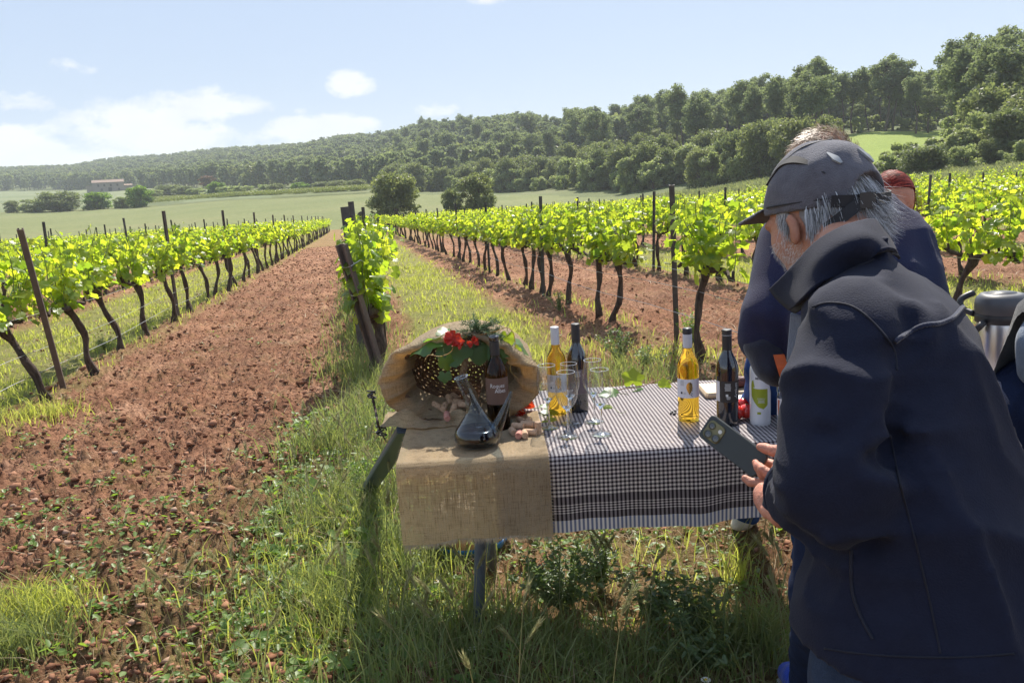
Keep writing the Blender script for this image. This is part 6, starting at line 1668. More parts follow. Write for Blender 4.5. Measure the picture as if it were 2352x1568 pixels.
# salt grinders
M_clearp = thin_glass('clear_plastic', (.88, .90, .92), 1.4); M_salt = mat('coarse_salt', (.82, .80, .80), .7, col2=(.6, .58, .58), scale=300, bump=.4)
def grinder(X, Y, lab, s, pink):
    p = onT(X, Y, .006); e = empty('salt_grinder', p, 0, lab, 'grinder'); e.scale = (s, s, s)
    mb = MB(); mb.lathe([(0, 0), (.021, 0), (.0235, .004), (.022, .02), (.0205, .035), (.0215, .05), (.0215, .108), (.0195, .114)], 30); obj('jar', mb.mesh('jar', [M_clearp], True), e)
    mb = MB(); mb.lathe([(0, .003), (.020, .003), (.019, .03), (.019, .075), (0, .075)], 24); obj('salt', mb.mesh('salt', [M_salt if not pink else mat('pink_salt', (.7, .35, .3), .7, col2=(.8, .6, .55), scale=300)], True), e)
    mb = MB(); mb.lathe([(.0205, .112), (.0215, .113), (.0215, .124), (.0235, .126), (.0235, .158), (.021, .163), (0, .163)], 30); obj('grinder_head', mb.mesh('head', [thin_glass('frosted_cap', (.8, .82, .85), 2.2)], True), e)
    a = face(e, 0); l_ = put(e, 'label', patch(.0217, .045, .104, a - 1.3, a + 1.3, 24), M_label_w if not pink else mat('pink_label', (.7, .35, .33), .6))
    put(e, 'label_print', poly_patch(.0219, [(-.014, -.026), (-.009, -.026), (-.006, .024), (-.014, .026)], a - .35, .075), mat('orange_red_print', (.70, .18, .09), .6), l_); put(e, 'label_print', poly_patch(.0219, [(-.012, -.026), (.016, -.016), (.016, -.008), (.0, -.018)], a, .075), bpy.data.materials['orange_red_print'], l_)
    put(e, 'label_print', patch(.0219, .092, .100, a + .3, a + .7, 5), bpy.data.materials['orange_red_print'], l_)
grinder(1800, 983, 'clear salt grinder with a white and orange label, right of the oil bottle', 1.0, False)
grinder(1808, 915, 'pinkish grinder behind the clear one, half hidden by sleeves', .95, True)
# a few dark crumbs
o = MB(); g = np.random.default_rng(77)
for i in range(5): o.box(onT(1549 + g.normal() * 5, 946 + g.normal() * 4, .008), (.008, .006, .006), rotm('Z', g.uniform(0, 3)))
tag(obj('raisin_crumbs', o.mesh('crumbs', [M_ink])), 'few dark crumbs on the check left of the lone amber bottle', kind='stuff')
# pump flask
def airpot():
    p = onT(2290, 900); e = empty('pump_flask', p, math.atan2(cC[1] - p[1], cC[0] - p[0]) + PI / 2, 'steel pump flask with a dark grey domed lid at the right edge', 'flask')
    M_st = mat('brushed_steel', (.62, .60, .60), .28, 1.0, (.58, .55, .55), 4, stretch=(20, 20, .2)); M_gr = mat('dark_grey_plastic', (.075, .078, .088), .42, col2=(.07, .07, .08)); M_bk = mat('black_plastic', (.03, .03, .035), .45)
    mb = MB(); mb.lathe([(0, 0), (.078, 0), (.080, .006), (.080, .245), (.076, .262)], 48); obj('body', mb.mesh('body', [M_st], True), e)
    mb = MB(); mb.lathe([(.078, .258), (.084, .262), (.085, .285), (.083, .290)], 48); obj('collar', mb.mesh('collar', [M_bk], True), e)
    mb = MB(); mb.lathe([(.083, .291), (.086, .296), (.087, .325), (.083, .345), (.070, .360), (.045, .364), (.044, .362), (.043, .366), (0, .367)], 48); obj('lid', mb.mesh('lid', [M_gr], True), e)
    mb = MB(); mb.tube(smooth_path([(-.085, .0, .285), (-.125, .03, .30), (-.13, .05, .33), (-.09, .07, .352)], 12), .012, 8); obj('handle', mb.mesh('handle', [M_bk], True), e)
    mb = MB(); mb.box((.088, -.02, .30), (.02, .035, .045), bev=.004); obj('hinge', mb.mesh('hinge', [M_bk]), e); mb = MB(); mb.tube([(-.05, -.075, .27), (-.075, -.085, .24)], .012, 8); obj('spout', mb.mesh('spout', [M_bk], True), e)
airpot()
mb = MB(); q = onT(2292, 900, .03); 
V, F = surface_nets(lambda P: ell(P, q, (.05, .04, .035)) + .006 * np.sin(P[:, 0] * 130) * np.sin(P[:, 1] * 150 + P[:, 2] * 90), q - .08, q + .08, .006)
tag(obj('red_cloth', mesh('red_cloth', V + np.array([.0, -.13, .03]), F, [mat('red_cotton', (.6, .03, .05), .8)], smooth=True)), 'crumpled red cloth beside the pump flask', 'cloth')

# ------------------------------------------------------------------ things beside and under the table
def panel():
    A = on_plane(835, 1140, .03); B = far(935, 985, math.hypot(*onT(935, 1000)[:2]) + .10)
    e = empty('folded_panel', A, 0, 'long dark blue folded panel leaning against the left end of the table', 'panel')
    d = B - A; L_ = np.linalg.norm(d); d /= L_; s = np.cross(d, [0, 0.45, 1.]); s /= np.linalg.norm(s); n_ = np.cross(s, d); R_ = np.stack([d, s, n_], 1)
    M_pn = mat('dark_blue_vinyl', (.06, .095, .16), .35, col2=(.045, .075, .13), scale=6); M_pl = mat('panel_face', (.10, .14, .20), .35, col2=(.08, .11, .17), scale=5)
    mb = MB(); mb.box(A + d * L_ / 2, (L_, .075, .030), R_, bev=.006); o = child('case', mb.mesh('case', [M_pn]), e)
    mb = MB(); mb.box(A + d * (L_ / 2 + .01) + n_ * .0165, (L_ - .05, .058, .004), R_); o = child('face', mb.mesh('face', [M_pl]), e)
    mb = MB()
    for i in range(16): mb.box(A + d * (L_ * .35 + i * .014) + n_ * .0195 + s * .012, (.007, .005, .001), R_)
    tag(child('printed_marks', mb.mesh('marks', [M_inkw]), e), kind='stuff')
panel()
def tub():
    p = on_plane(1075, 1268, .05); p = np.array([p[0], p[1] + .13, 0]); z = gz(p); e = empty('blue_tub', (p[0], p[1], z), 0, 'bright blue plastic tub wrapped in burlap under the left of the table', 'tub')
    mb = MB(); mb.lathe([(0, .02), (.15, .02), (.17, .05), (.18, .07), (.172, .075), (.16, .06)], 32); obj('rim', mb.mesh('rim', [mat('blue_plastic', (.02, .22, .55), .4, col2=(.02, .2, .5))], True), e)
    mb = MB(); mb.lathe([(.16, .07), (.165, .12), (.15, .2), (.12, .22), (0, .22)], 32); V = np.concatenate(mb.V); V += .006 * np.sin(V[:, [1]] * 60 + V[:, [2]] * 40); obj('burlap_cover', mesh('cover', V, mb.F, [M_burlap2], smooth=True), e)
tub()
def post_stick():
    pts = [on_plane(888, 1015, .0), far(872, 985, 2.85), far(862, 940, 2.9), far(853, 905, 2.93)]
    P = smooth_path(pts, 24); mb = MB(); mb.tube(P, .0045 + .0012 * np.sin(np.arange(24) * 2.1), 6)
    e = empty('rusty_rod', pts[0], 0, 'thin dark rod with a tied knot of wire left of the basket', 'rod'); child('rod', mb.mesh('rod', [M_bark], True), e)
    for X, Y, D, r_ in ((853, 905, 2.93, .014), (876, 988, 2.85, .018)):
        c = far(X, Y, D); mb = MB(); t = np.linspace(0, 18, 60); mb.tube(c + np.stack([np.cos(t) * r_, np.sin(t) * r_ * .8, np.sin(t * .37) * r_], 1), .003, 5); child('knot', mb.mesh('knot', [M_ink], True), e)
post_stick()
# ------------------------------------------------------------------ people
def fabric(name, col, col2=None, rough=.9, scale=40, bump=.25, sheen=.4, bscale=900):
    return mat(name, col, rough, col2=col2 or tuple(q * .8 for q in col), scale=scale, bump=bump * 1.6, bscale=bscale * .45, spec=.25, sheen=sheen)
M_jacket = fabric('navy_softshell', (.0095, .0125, .030), (.0075, .010, .025), sheen=.04, bump=.12)
M_seam = mat('jacket_seam', (.006, .008, .02), .8)
M_sweater = fabric('navy_purple_fleece', (.016, .024, .066), (.028, .017, .045), scale=3, sheen=.1)
M_jeans = fabric('blue_jeans', (.030, .050, .095), (.02, .035, .07), scale=30, bump=.3, sheen=.0)
M_jeans_d = fabric('dark_jeans', (.012, .024, .07), (.008, .015, .045), scale=30, bump=.3, sheen=.0)
M_jeans_b = fabric('bright_blue_jeans', (.025, .08, .27), (.015, .045, .16), scale=14, bump=.3, sheen=.0)
M_capf = fabric('charcoal_cap_cloth', (.125, .125, .15), (.10, .10, .122), sheen=.2, scale=60)
M_capd = mat('cap_dark_trim', (.015, .015, .02), .7)
M_refl = mat('reflective_tab', (.34, .36, .38), .5)
def skin(name='skin', c1=(.55, .27, .18), c2=(.46, .19, .12)):
    m_ = mat(name, c1, .55, col2=c2, scale=25, bump=.25, bscale=260, detail=6, spec=.4)
    b = m_.node_tree.nodes['Principled BSDF']; b.inputs['Subsurface Weight'].default_value = .12; b.inputs['Subsurface Radius'].default_value = (.02, .008, .004); b.inputs['Subsurface Scale'].default_value = .3
    return m_
M_skin = skin()
def section_body(P, secs, k=2.6):
    """stack of rounded sections: (picture row, left column, right column, distance, half depth)"""
    S = []
    for (Y, xl, xr, D, dh) in secs:
        c = far((xl + xr) / 2, Y, D); sl = np.linalg.norm(c - cC); a = (xr - xl) / 2 * sl / FOC; vdv = np.array([c[0], c[1], 0]) / math.hypot(c[0], c[1]); S.append((c[2], c[0], c[1], a, dh, math.atan2(vdv[0], vdv[1])))
    S = np.array(sorted(S, key=lambda q: q[0])); z = P[:, 2]; I = [np.interp(z, S[:, 0], S[:, i]) for i in range(1, 6)]
    dx = P[:, 0] - I[0]; dy = P[:, 1] - I[1]; ca, sa = np.cos(I[4]), np.sin(I[4])
    lx = dx * ca - dy * sa; ly = dx * sa + dy * ca
    q = (np.abs(lx / I[2]) ** k + np.abs(ly / I[3]) ** k) ** (1 / k)
    d = (q - 1) * np.minimum(I[2], I[3])
    over = np.maximum(z - S[-1, 0], S[0, 0] - z)
    return np.maximum(d, over), S
def J(x, y, D): return far(x, y, D)
def bbox(pts, pad): pts = np.array(pts); return pts.min(0) - pad, pts.max(0) + pad
def body_part(name, f, lo, hi, h, m_, par, smooth=2):
    V, F = surface_nets(f, lo, hi, h)
    me = mesh(name, V, F, [m_], smooth=True); return child(name, me, par)
def wrinkle(P, fx, amp, seed, stretch=(1, 1, 1)):
    Q = P * np.array(stretch) * fx; return amp * (vn3(Q[:, 0], Q[:, 1], Q[:, 2], seed) - .5) * 2

# ---- the man in the cap
def man():
    root_p = J(2080, 1500, 1.08); root = empty('person', (root_p[0], root_p[1], gz(root_p)), 0, 'grey-haired man in a charcoal cap and navy jacket bending over the table, phone in hand', 'person')
    HC = J(1890, 485, 1.56)
    fa_, pt = rad(-29), rad(18)
    f = np.array([math.sin(fa_) * math.cos(pt), math.cos(fa_) * math.cos(pt), -math.sin(pt)]); l = np.array([math.sin(fa_ - PI / 2), math.cos(fa_ - PI / 2), 0.0]); u = np.cross(f, l); u = u if u[2] > 0 else -u
    M_ = np.stack([f, l, u], 1)
    W = lambda a, b, c: HC + f * a + l * b + u * c
    nb = J(1955, 650, 1.36)
    def head(P):
        d = ell(P, W(0, 0, .012), (.097, .075, .098), M_)
        d = smin(d, ell(P, W(.040, 0, -.055), (.055, .055, .065), M_), .03)            # face
        d = smin(d, cone(P, W(.050, 0, -.088), W(.010, .0, -.065), .030, .050), .03)   # jaw and chin
        d = smin(d, cone(P, W(.02, .040, -.060), W(.05, .018, -.092), .022, .020), .02)
        d = smin(d, cone(P, W(.02, -.040, -.060), W(.05, -.018, -.092), .022, .020), .02)
        d = smin(d, cone(P, W(.096, 0, -.012), W(.112, 0, -.040), .009, .014), .012)   # nose
        d = smin(d, ell(P, W(.080, .034, .002), (.016, .026, .010), M_), .012); d = smin(d, ell(P, W(.080, -.034, .002), (.016, .026, .010), M_), .012)
        d = smin(d, ell(P, W(.060, .042, -.038), (.026, .020, .024), M_), .02); d = smin(d, ell(P, W(.060, -.042, -.038), (.026, .020, .024), M_), .02)
        d = smin(d, cone(P, W(.092, .016, -.068), W(.092, -.016, -.068), .006, .006), .006)
        for s in (1, -1): d = np.maximum(d, -ell(P, W(.094, .033 * s, -.012), (.012, .016, .009), M_)); d = smin(d, ell(P, W(.078, .033 * s, -.012), (.013, .013, .013), M_), .004)
        d = smin(d, cone(P, W(-.030, 0, -.055), nb, .055, .056), .035)                 # neck
        # ears
        for s in (1, -1):
            e = ell(P, W(.004, .081 * s, -.026), (.014, .008, .028), M_); e = np.maximum(e, -ell(P, W(.013, .090 * s, -.023), (.008, .008, .018), M_)); d = smin(d, e, .005)
        return d + wrinkle(P, 90, .0006, 3)
    lo, hi = bbox([HC, nb], .15); M_face = skin('weathered_skin', (.56, .30, .21), (.44, .20, .13)); body_part('head', head, lo, hi, .0042, M_face, root)
    # cap crown
    band = lambda P: (P - HC) @ u - .004 - ((P - HC) @ f) * .20
    def cap(P):
        q = (P - HC) @ M_
        d = ell(P, W(-.003, 0, .022), (.110, .087, .102), M_)
        d = d + .0022 * np.sin(q[:, 0] * 70 + q[:, 2] * 40) * np.exp(-((q[:, 2] - .07) / .03) ** 2) + wrinkle(P, 28, .0022, 7)
        d = np.maximum(d, -(band(P)))
        arch = ell(P, W(-.108, 0, -.012), (.05, .042, .045), M_); d = np.maximum(d, -arch)
        return d
    capo = body_part('cap', cap, *bbox([HC], .14), .0038, M_capf, root)
    def visor(P):
        q = (P - HC) @ M_; zc = .040 - .9 * (q[:, 1]) ** 2 * 6 * .5 - (q[:, 0] - .09) * .10
        r = np.sqrt(((q[:, 0] - .085) / .090) ** 2 + (q[:, 1] / .080) ** 2); d = np.maximum((r - 1) * .08, np.abs(q[:, 2] - zc) - .0028)
        return np.maximum(d, .088 - q[:, 0])
    lo, hi = bbox([W(.13, 0, 0)], .12); child('visor', (lambda VF: mesh('visor', VF[0], VF[1], [M_capf], smooth=True))(surface_nets(visor, lo, hi, .0032)), root)
    def on_cap(a_, e_, off=.0015):                        # point of the cap's surface by angle (from the front, to his left) and elevation
        d = f * math.cos(a_) * math.cos(e_) + l * math.sin(a_) * math.cos(e_) + u * math.sin(e_)
        q = d @ M_; c0 = W(-.003, 0, .022); r = 1 / math.sqrt((q[0] / .110) ** 2 + (q[1] / .087) ** 2 + (q[2] / .102) ** 2); return c0 + d * (r + off)
    def strip_cap(path, w, name, m_, off=.0015):
        P = np.array([on_cap(a_, e_, off) for a_, e_ in path]); P = smooth_path(P, 24); V = []; c0 = W(0, 0, .02)
        T_ = np.gradient(P, axis=0)
        for i, q in enumerate(P):
            n_ = (q - c0); n_ /= np.linalg.norm(n_); s = np.cross(T_[i], n_); s /= np.linalg.norm(s); ww = w if np.isscalar(w) else np.interp(i / 23, np.linspace(0, 1, len(w)), w)
            V += [q - s * ww - n_ * .003, q - s * ww + n_ * .0006, q + s * ww + n_ * .0006, q + s * ww - n_ * .003]
        F = []
        for i in range(23):
            for j in range(3): F.append((i * 4 + j, i * 4 + j + 1, (i + 1) * 4 + j + 1, (i + 1) * 4 + j))
        child(name, mesh(name, V, F, [m_]), root)
    R_ = rad
    strip_cap([(R_(48), R_(30)), (R_(70), R_(48)), (R_(100), R_(48)), (R_(125), R_(32)), (R_(138), R_(14))], [.002, .010, .009, .004, .001], 'mesh_panel', M_capd)
    strip_cap([(R_(20), R_(8)), (R_(60), R_(3)), (R_(100), R_(-5)), (R_(135), R_(-11))], .0012, 'band_seam', M_capd, .0012)
    strip_cap([(R_(5), R_(10)), (R_(60), R_(35)), (R_(110), R_(62)), (R_(178), R_(60))], .0010, 'crown_seam', M_capd, .0012)
    for a0, e0 in ((150, 26), (186, 22)):
        strip_cap([(R_(a0 - 3), R_(e0 + 10)), (R_(a0 + 2), R_(e0)), (R_(a0 + 5), R_(e0 - 7))], [.001, .006, .002], 'reflective_tab', M_refl)
    strip_cap([(R_(136), R_(-14)), (R_(160), R_(-18)), (R_(180), R_(-19)), (R_(205), R_(-17)), (R_(222), R_(-13))], .010, 'strap', M_capd, .011)
    strip_cap([(R_(158), R_(-18)), (R_(166), R_(-18.5)), (R_(172), R_(-19))], .013, 'buckle', M_cap_b, .015)
    # loose end of the strap lying over the hair
    P = smooth_path([on_cap(R_(158), R_(-20), .014), on_cap(R_(146), R_(-26), .018), on_cap(R_(133), R_(-33), .018), on_cap(R_(124), R_(-37), .018)], 14); V = []
    for q in P: V += [q - u * .011, q + u * .011, q + u * .011 + l * .002 - f * .0015, q - u * .011 + l * .002 - f * .0015]
    F = [(i * 4 + j, i * 4 + (j + 1) % 4, (i + 1) * 4 + (j + 1) % 4, (i + 1) * 4 + j) for i in range(13) for j in range(4)] + [(0, 1, 2, 3), (52, 53, 54, 55)]; child('strap_end', mesh('strap_end', V, F, [M_capd]), root)
    # hair: grey strands round the back and sides below the cap
    g = np.random.default_rng(5)
    M_hair = bpy.data.materials.new('grey_hair'); M_hair.use_nodes = True; nt = M_hair.node_tree; b = nt.nodes['Principled BSDF']; gm = nt.nodes.new('ShaderNodeNewGeometry')
    nt.links.new(ramp(nt, gm.outputs['Random Per Island'], [(.1, (.10, .095, .09)), (.45, (.30, .30, .31)), (.9, (.66, .67, .70))]), b.inputs['Base Color']); b.inputs['Roughness'].default_value = .45
    st = []
    def strand(p, d0, L_, curl, w=.0006, k=5):
        P = [p]; d = d0 / np.linalg.norm(d0)
        for i in range(k - 1):
            d = d + np.array([0, 0, -.28]) + curl * (i / k); d /= np.linalg.norm(d); q = P[-1] + d * L_ / (k - 1)
            r = (q - W(0, 0, .0)) @ M_; e_ = np.linalg.norm(r / np.array([.1, .080, .108])); 
            if e_ < 1: q = q + (M_ @ r) * (1 / e_ - 1) 
            P.append(q)
        P = np.array(P); s = np.cross(np.gradient(P, axis=0), P - HC); s /= np.linalg.norm(s, axis=1)[:, None] + 1e-9; ww = np.linspace(w, w * .25, k)[:, None]; n_ = (P - HC); n_ /= np.linalg.norm(n_, axis=1)[:, None]
        V = np.stack([P - s * ww, P + n_ * ww, P + s * ww], 1).reshape(-1, 3); F = []
        for i in range(k - 1):
            for j in range(2): a_ = i * 3 + j; F += [(a_, a_ + 1, a_ + 4), (a_, a_ + 4, a_ + 3)]
        st.append((V, F))
    for i in range(15000):
        a_ = rad(g.uniform(72, 288)); e_ = rad(g.uniform(-62, 18) if 125 < math.degrees(a_) < 235 else g.uniform(-30, 2))
        if 82 < math.degrees(a_) < 108 or (math.degrees(a_) <= 82 and math.degrees(e_) < -9): 
            continue
        d = f * math.cos(a_) * math.cos(e_) + l * math.sin(a_) * math.cos(e_) + u * math.sin(e_); q = d @ M_; r = 1 / math.sqrt((q[0] / .098) ** 2 + (q[1] / .077) ** 2 + (q[2] / .100) ** 2)
        back = -math.cos(a_); fl = g.random() < .10
        cl = math.sin(a_ * 23) * .5 + math.sin(a_ * 51 + e_ * 9) * .3; strand(W(0, 0, .010) + d * r, d * (.12 if not fl else .5) + np.array([0, 0, -.75]) - f * .45 + l * cl * .25 + g.normal(size=3) * .10, g.uniform(.028, .050) * (1.25 if fl else 1), (l * cl * .12 + np.array([0, 0, .18 if fl else .04]) + d * (.12 if fl else .02)))
    for i in range(420):                                    # curls at the nape, standing off to the right
        a_ = rad(g.uniform(168, 225)); e_ = rad(g.uniform(-34, 0)); d = f * math.cos(a_) * math.cos(e_) + l * math.sin(a_) * math.cos(e_) + u * math.sin(e_); q = d @ M_; r = 1 / math.sqrt((q[0] / .098) ** 2 + (q[1] / .077) ** 2 + (q[2] / .100) ** 2)
        strand(W(0, 0, .010) + d * r, d * 1.1 + np.array([0, 0, -.5]) + g.normal(size=3) * .3, g.uniform(.04, .065), np.array([.25, 0, .35]) + g.normal(size=3) * .2, .0006, 7)
    for i in range(700):                                    # sideburn and stubble
        a_ = rad(g.uniform(66, 84)); e_ = rad(g.uniform(-12, 6)); d = f * math.cos(a_) * math.cos(e_) + l * math.sin(a_) * math.cos(e_) + u * math.sin(e_); q = d @ M_; r = 1 / math.sqrt((q[0] / .097) ** 2 + (q[1] / .076) ** 2 + (q[2] / .098) ** 2)
        strand(W(0, 0, .010) + d * r, d * .2 + np.array([0, 0, -1.]) + g.normal(size=3) * .2, g.uniform(.008, .024), np.zeros(3), .0007, 4)
    V, F = merge(st); tag(child('hair', mesh('hair', V, F, [M_hair]), root), kind='stuff')
    hb = lambda P: np.maximum(np.maximum(ell(P, W(0, 0, .008), (.0995, .0785, .102), M_), (P - HC) @ f + .012 + .0 * P[:, 0]), -.115 - (P - HC) @ u); body_part('hair_base', hb, *bbox([HC], .13), .005, mat('grey_scalp_hair', (.30, .30, .32), .7, col2=(.16, .16, .17), scale=60), root)
    # stubble: short pale hairs on cheek and jaw
    st.clear(); n_s = 0
    for i in range(6000):
        p = W(g.uniform(.0, .09), g.uniform(.0, .075), g.uniform(-.12, -.035)); e1 = head(p[None])[0]
        if abs(e1) > .012: continue
        gr_ = np.array([head((p + np.eye(3)[k] * .002)[None])[0] - e1 for k in range(3)]) / .002; p = p - gr_ * e1; n_ = gr_ / (np.linalg.norm(gr_) + 1e-9)
        o_ = n_ * .5 + np.array([0, 0, -.8]) + g.normal(size=3) * .3; o_ /= np.linalg.norm(o_); w = np.cross(o_, n_) * .0004; st.append((np.array([p - w, p + w, p + o_ * .006]), [(0, 1, 2)]))
    V, F = merge(st); tag(child('stubble', mesh('stubble', V, F, [mat('white_stubble', (.72, .70, .68), .5)]), root), kind='stuff')
    # jacket
    secs = [(560, 1990, 2025, 1.33, .02), (590, 1965, 2045, 1.34, .05), (620, 1925, 2072, 1.33, .085), (660, 1878, 2120, 1.32, .125), (700, 1872, 2165, 1.31, .145), (760, 1870, 2202, 1.29, .16), (850, 1885, 2225, 1.26, .165),
            (950, 1905, 2250, 1.23, .165), (1050, 1930, 2280, 1.205, .165), (1200, 1922, 2322, 1.17, .16), (1350, 1886, 2372, 1.135, .155), (1500, 1884, 2415, 1.10, .15), (1512, 1884, 2415, 1.10, .15)]
    sh, el, fm, cu = J(1966, 790, 1.18), J(1930, 1122, 1.055), J(1885, 1148, 1.22), J(1828, 1130, 1.37)
    am = J(1930, 950, 1.10); rs, re, rw = J(2080, 790, 1.42), J(1990, 1075, 1.62), J(1850, 1075, 1.50)
    def jacket(P):
        d, S = section_body(P, secs, 2.35); q = P
        arm = chain(P, [sh, am, el], [.080, .070, .069], .02); fore = chain(P, [el, fm, cu], [.069, .064, .046], .02); arm = smin(arm, fore, .012)
        d = smin(d, arm, .014); d = smin(d, chain(P, [rs, re, rw], [.075, .062, .042], .02), .015)
        # folds: armpit crease, sleeve bunching above the elbow, long drapes down the back
        def crease(a, b, r, depth): return depth * np.exp(-(np.maximum(cone(P, a, b, 0, 0), 0) / r) ** 2)
        d = d + crease(J(2062, 830, 1.10), J(2030, 1000, 1.06), .018, .015) + crease(J(2030, 1000, 1.06), J(1985, 1240, 1.02), .020, .022)
        d = d + crease(J(1800, 1050, 1.18), J(1930, 1030, 1.02), .012, .010) + crease(J(1930, 1030, 1.02), J(2010, 1060, 1.02), .012, .008) - crease(J(1805, 1075, 1.16), J(1960, 1050, 1.0), .012, .007)
        d = d + crease(J(1800, 985, 1.15), J(1900, 1000, 1.02), .010, .006) - crease(J(1800, 960, 1.15), J(1890, 965, 1.03), .012, .005) + crease(J(1795, 930, 1.15), J(1880, 900, 1.03), .012, .005)
        d = d + crease(J(1790, 1150, 1.25), J(1840, 1205, 1.10), .010, .007) - crease(J(1800, 1120, 1.22), J(1870, 1200, 1.06), .012, .006)
        d = d - crease(J(2110, 700, 1.18), J(2260, 1000, 1.02), .016, .008) + crease(J(2080, 740, 1.15), J(2200, 980, 1.03), .022, .009)
        d = d - crease(J(2170, 700, 1.2), J(2330, 1100, 1.0), .014, .006) - crease(J(2290, 950, 1.05), J(2230, 1250, .98), .016, .007) + crease(J(2250, 950, 1.03), J(2180, 1200, .98), .025, .008)
        d = d - crease(J(1895, 690, 1.2), J(2030, 640, 1.22), .014, .005)
        # bottom hem and pocket opening
        d = d + crease(J(1962, 1262, .98), J(1966, 1370, .97), .009, .018) + crease(J(1966, 1370, .97), J(2008, 1462, .96), .009, .018)
        aw = np.clip((.13 - np.maximum(arm, -.05)) / .13, 0, 1) ** 2
        fold = lambda fr, seed, st: (1 - np.abs(2 * vn3(P[:, 0] * fr * st[0] + wb, P[:, 1] * fr * st[1] + wb, P[:, 2] * fr * st[2] + wb, seed) - 1)) ** 4
        wb = vn3(P[:, 0] * 4, P[:, 1] * 4, P[:, 2] * 4, 77) * 1.4
        d = d - aw * (.016 * fold(6, 51, (1, 1, 2.6)) + .007 * fold(13, 52, (1, 1, 2.2))) - (1 - aw) * (.018 * fold(5.5, 53, (1.3, 1.3, .45)) + .008 * fold(12, 54, (1.2, 1.2, .5)))
        d = d + wrinkle(P, 8, .006, 11) + .004
        return d
    lo, hi = bbox([J(1800, 560, 1.5), J(2450, 1520, .95), J(1790, 1200, 1.1), rw, cu, rs], .10); hi[2] = J(2000, 560, 1.33)[2] + .05
    hemz = J(2000, 1498, .94)[2]; lo[2] = hemz - .11
    jac = lambda P: np.maximum(jacket(P), hemz - np.interp(P[:, 0], [.42, .76], [.060, .004]) - P[:, 2])
    jk = body_part('jacket', jac, lo, hi, .0072, M_jacket, root)
    # seams: thin raised piping pressed onto the cloth, found by marching onto the surface
    def on_surface(X, Y, D0=.80):
        d_ = ray(X, Y); t = D0
        for i in range(60):
            v = jac((cC + d_ * t)[None])[0]
            if v < .0008: break
            t += max(v * .7, .001)
            if t > 2.2: return None
        return cC + d_ * t
    def seam(pts, name, r=.0022, m_=None):
        path = smooth_path([(a, b, 0) for a, b in pts], max(12, len(pts) * 8)); P = [on_surface(a, b) for a, b, _ in path]; P = [q for q in P if q is not None]
        if len(P) > 3: mb = MB(); mb.tube(np.array(P), r, 6); child(name, mb.mesh(name, [m_ or M_seam], True), root)
    M_pipe = fabric('navy_softshell_seam', (.02, .025, .055), sheen=.3)
    seam([(2055, 785), (2085, 765), (2120, 748), (2160, 742), (2190, 728), (2215, 700)], 'yoke_seam', .0035, M_pipe)
    seam([(1865, 705), (1905, 695), (1960, 705), (2010, 745), (2052, 800), (2060, 850)], 'armhole_seam', .0016)
    seam([(2045, 1000), (2070, 1120), (2105, 1250), (2140, 1400), (2160, 1500)], 'side_seam', .0013)
    seam([(1955, 1262), (1957, 1350), (1975, 1410), (2005, 1466)], 'pocket_zip', .0022, M_seam)
    seam([(1893, 1488), (1960, 1498), (2060, 1506), (2200, 1508), (2330, 1500)], 'hem_seam', .0013)
    # standing collar: a sheet with thickness, lower edge sewn to the jacket
    def grid_sheet(Q, n=18, th=.006):
        rows = [smooth_path(r, n) for r in Q]; G = np.stack([smooth_path([r[i] for r in rows], n) for i in range(n)], 1); V = G.reshape(-1, 3); nrm = np.cross(np.gradient(G, axis=0), np.gradient(G, axis=1)); nrm /= np.linalg.norm(nrm, axis=2)[..., None] + 1e-9
        V2 = (G + nrm * th).reshape(-1, 3); F = []
        for i in range(n - 1):
            for j in range(n - 1): a_ = i * n + j; F.append((a_, a_ + 1, a_ + n + 1, a_ + n)); b_ = a_ + n * n; F.append((b_, b_ + n, b_ + n + 1, b_ + 1))
        for j in range(n - 1):
            F += [(j, j + n * n, j + 1 + n * n, j + 1), ((n - 1) * n + j, (n - 1) * n + j + 1, (n - 1) * n + j + 1 + n * n, (n - 1) * n + j + n * n), (j * n, (j + 1) * n, (j + 1) * n + n * n, j * n + n * n), (j * n + n - 1, j * n + n - 1 + n * n, (j + 1) * n + n - 1 + n * n, (j + 1) * n + n - 1)]
        return np.concatenate([V, V2]), F
    up = [(1774, 664, 1.43), (1822, 620, 1.37), (1878, 562, 1.33), (1925, 534, 1.31), (1972, 516, 1.33), (2006, 510, 1.38), (2016, 524, 1.46)]
    md = [(1792, 684, 1.41), (1836, 652, 1.33), (1884, 602, 1.28), (1935, 572, 1.26), (1985, 552, 1.27), (2022, 542, 1.34), (2036, 552, 1.44)]
    lo_ = [(1820, 708, 1.37), (1850, 690, 1.28), (1892, 650, 1.24), (1946, 614, 1.22), (2000, 590, 1.23), (2040, 576, 1.30), (2054, 586, 1.42)]
    low = []
    for X, Y, D in lo_:
        q = on_surface(X, Y); ok = q is not None and abs(math.hypot(q[0], q[1]) - D) < .09; low.append(q + (cC - q) * .004 if ok else J(X, Y, D))
    V, F = grid_sheet([[J(*q) for q in up], [J(*q) for q in md], low], 22, .007); V = V + (vn3(V[:, 0] * 22, V[:, 1] * 22, V[:, 2] * 22, 3) - .5)[:, None] * .006; child('collar', mesh('collar', V, F, [M_jacket], smooth=True), root)
    # dark inside of the collar, closing it round the neck
    inn = [[J(X + 6, Y + 10, D + .03) for X, Y, D in up], [J(X + 10, Y + 14, D + .05) for X, Y, D in md], [J(X + 10, Y + 10, D + .05) for X, Y, D in lo_]]
    V, F = grid_sheet(inn, 14, .004); child('collar_lining', mesh('collar_lining', V, F, [M_seam], smooth=True), root)
    # jeans, shoes
    hipc = J(2140, 1520, 1.13); gl = gz(hipc)
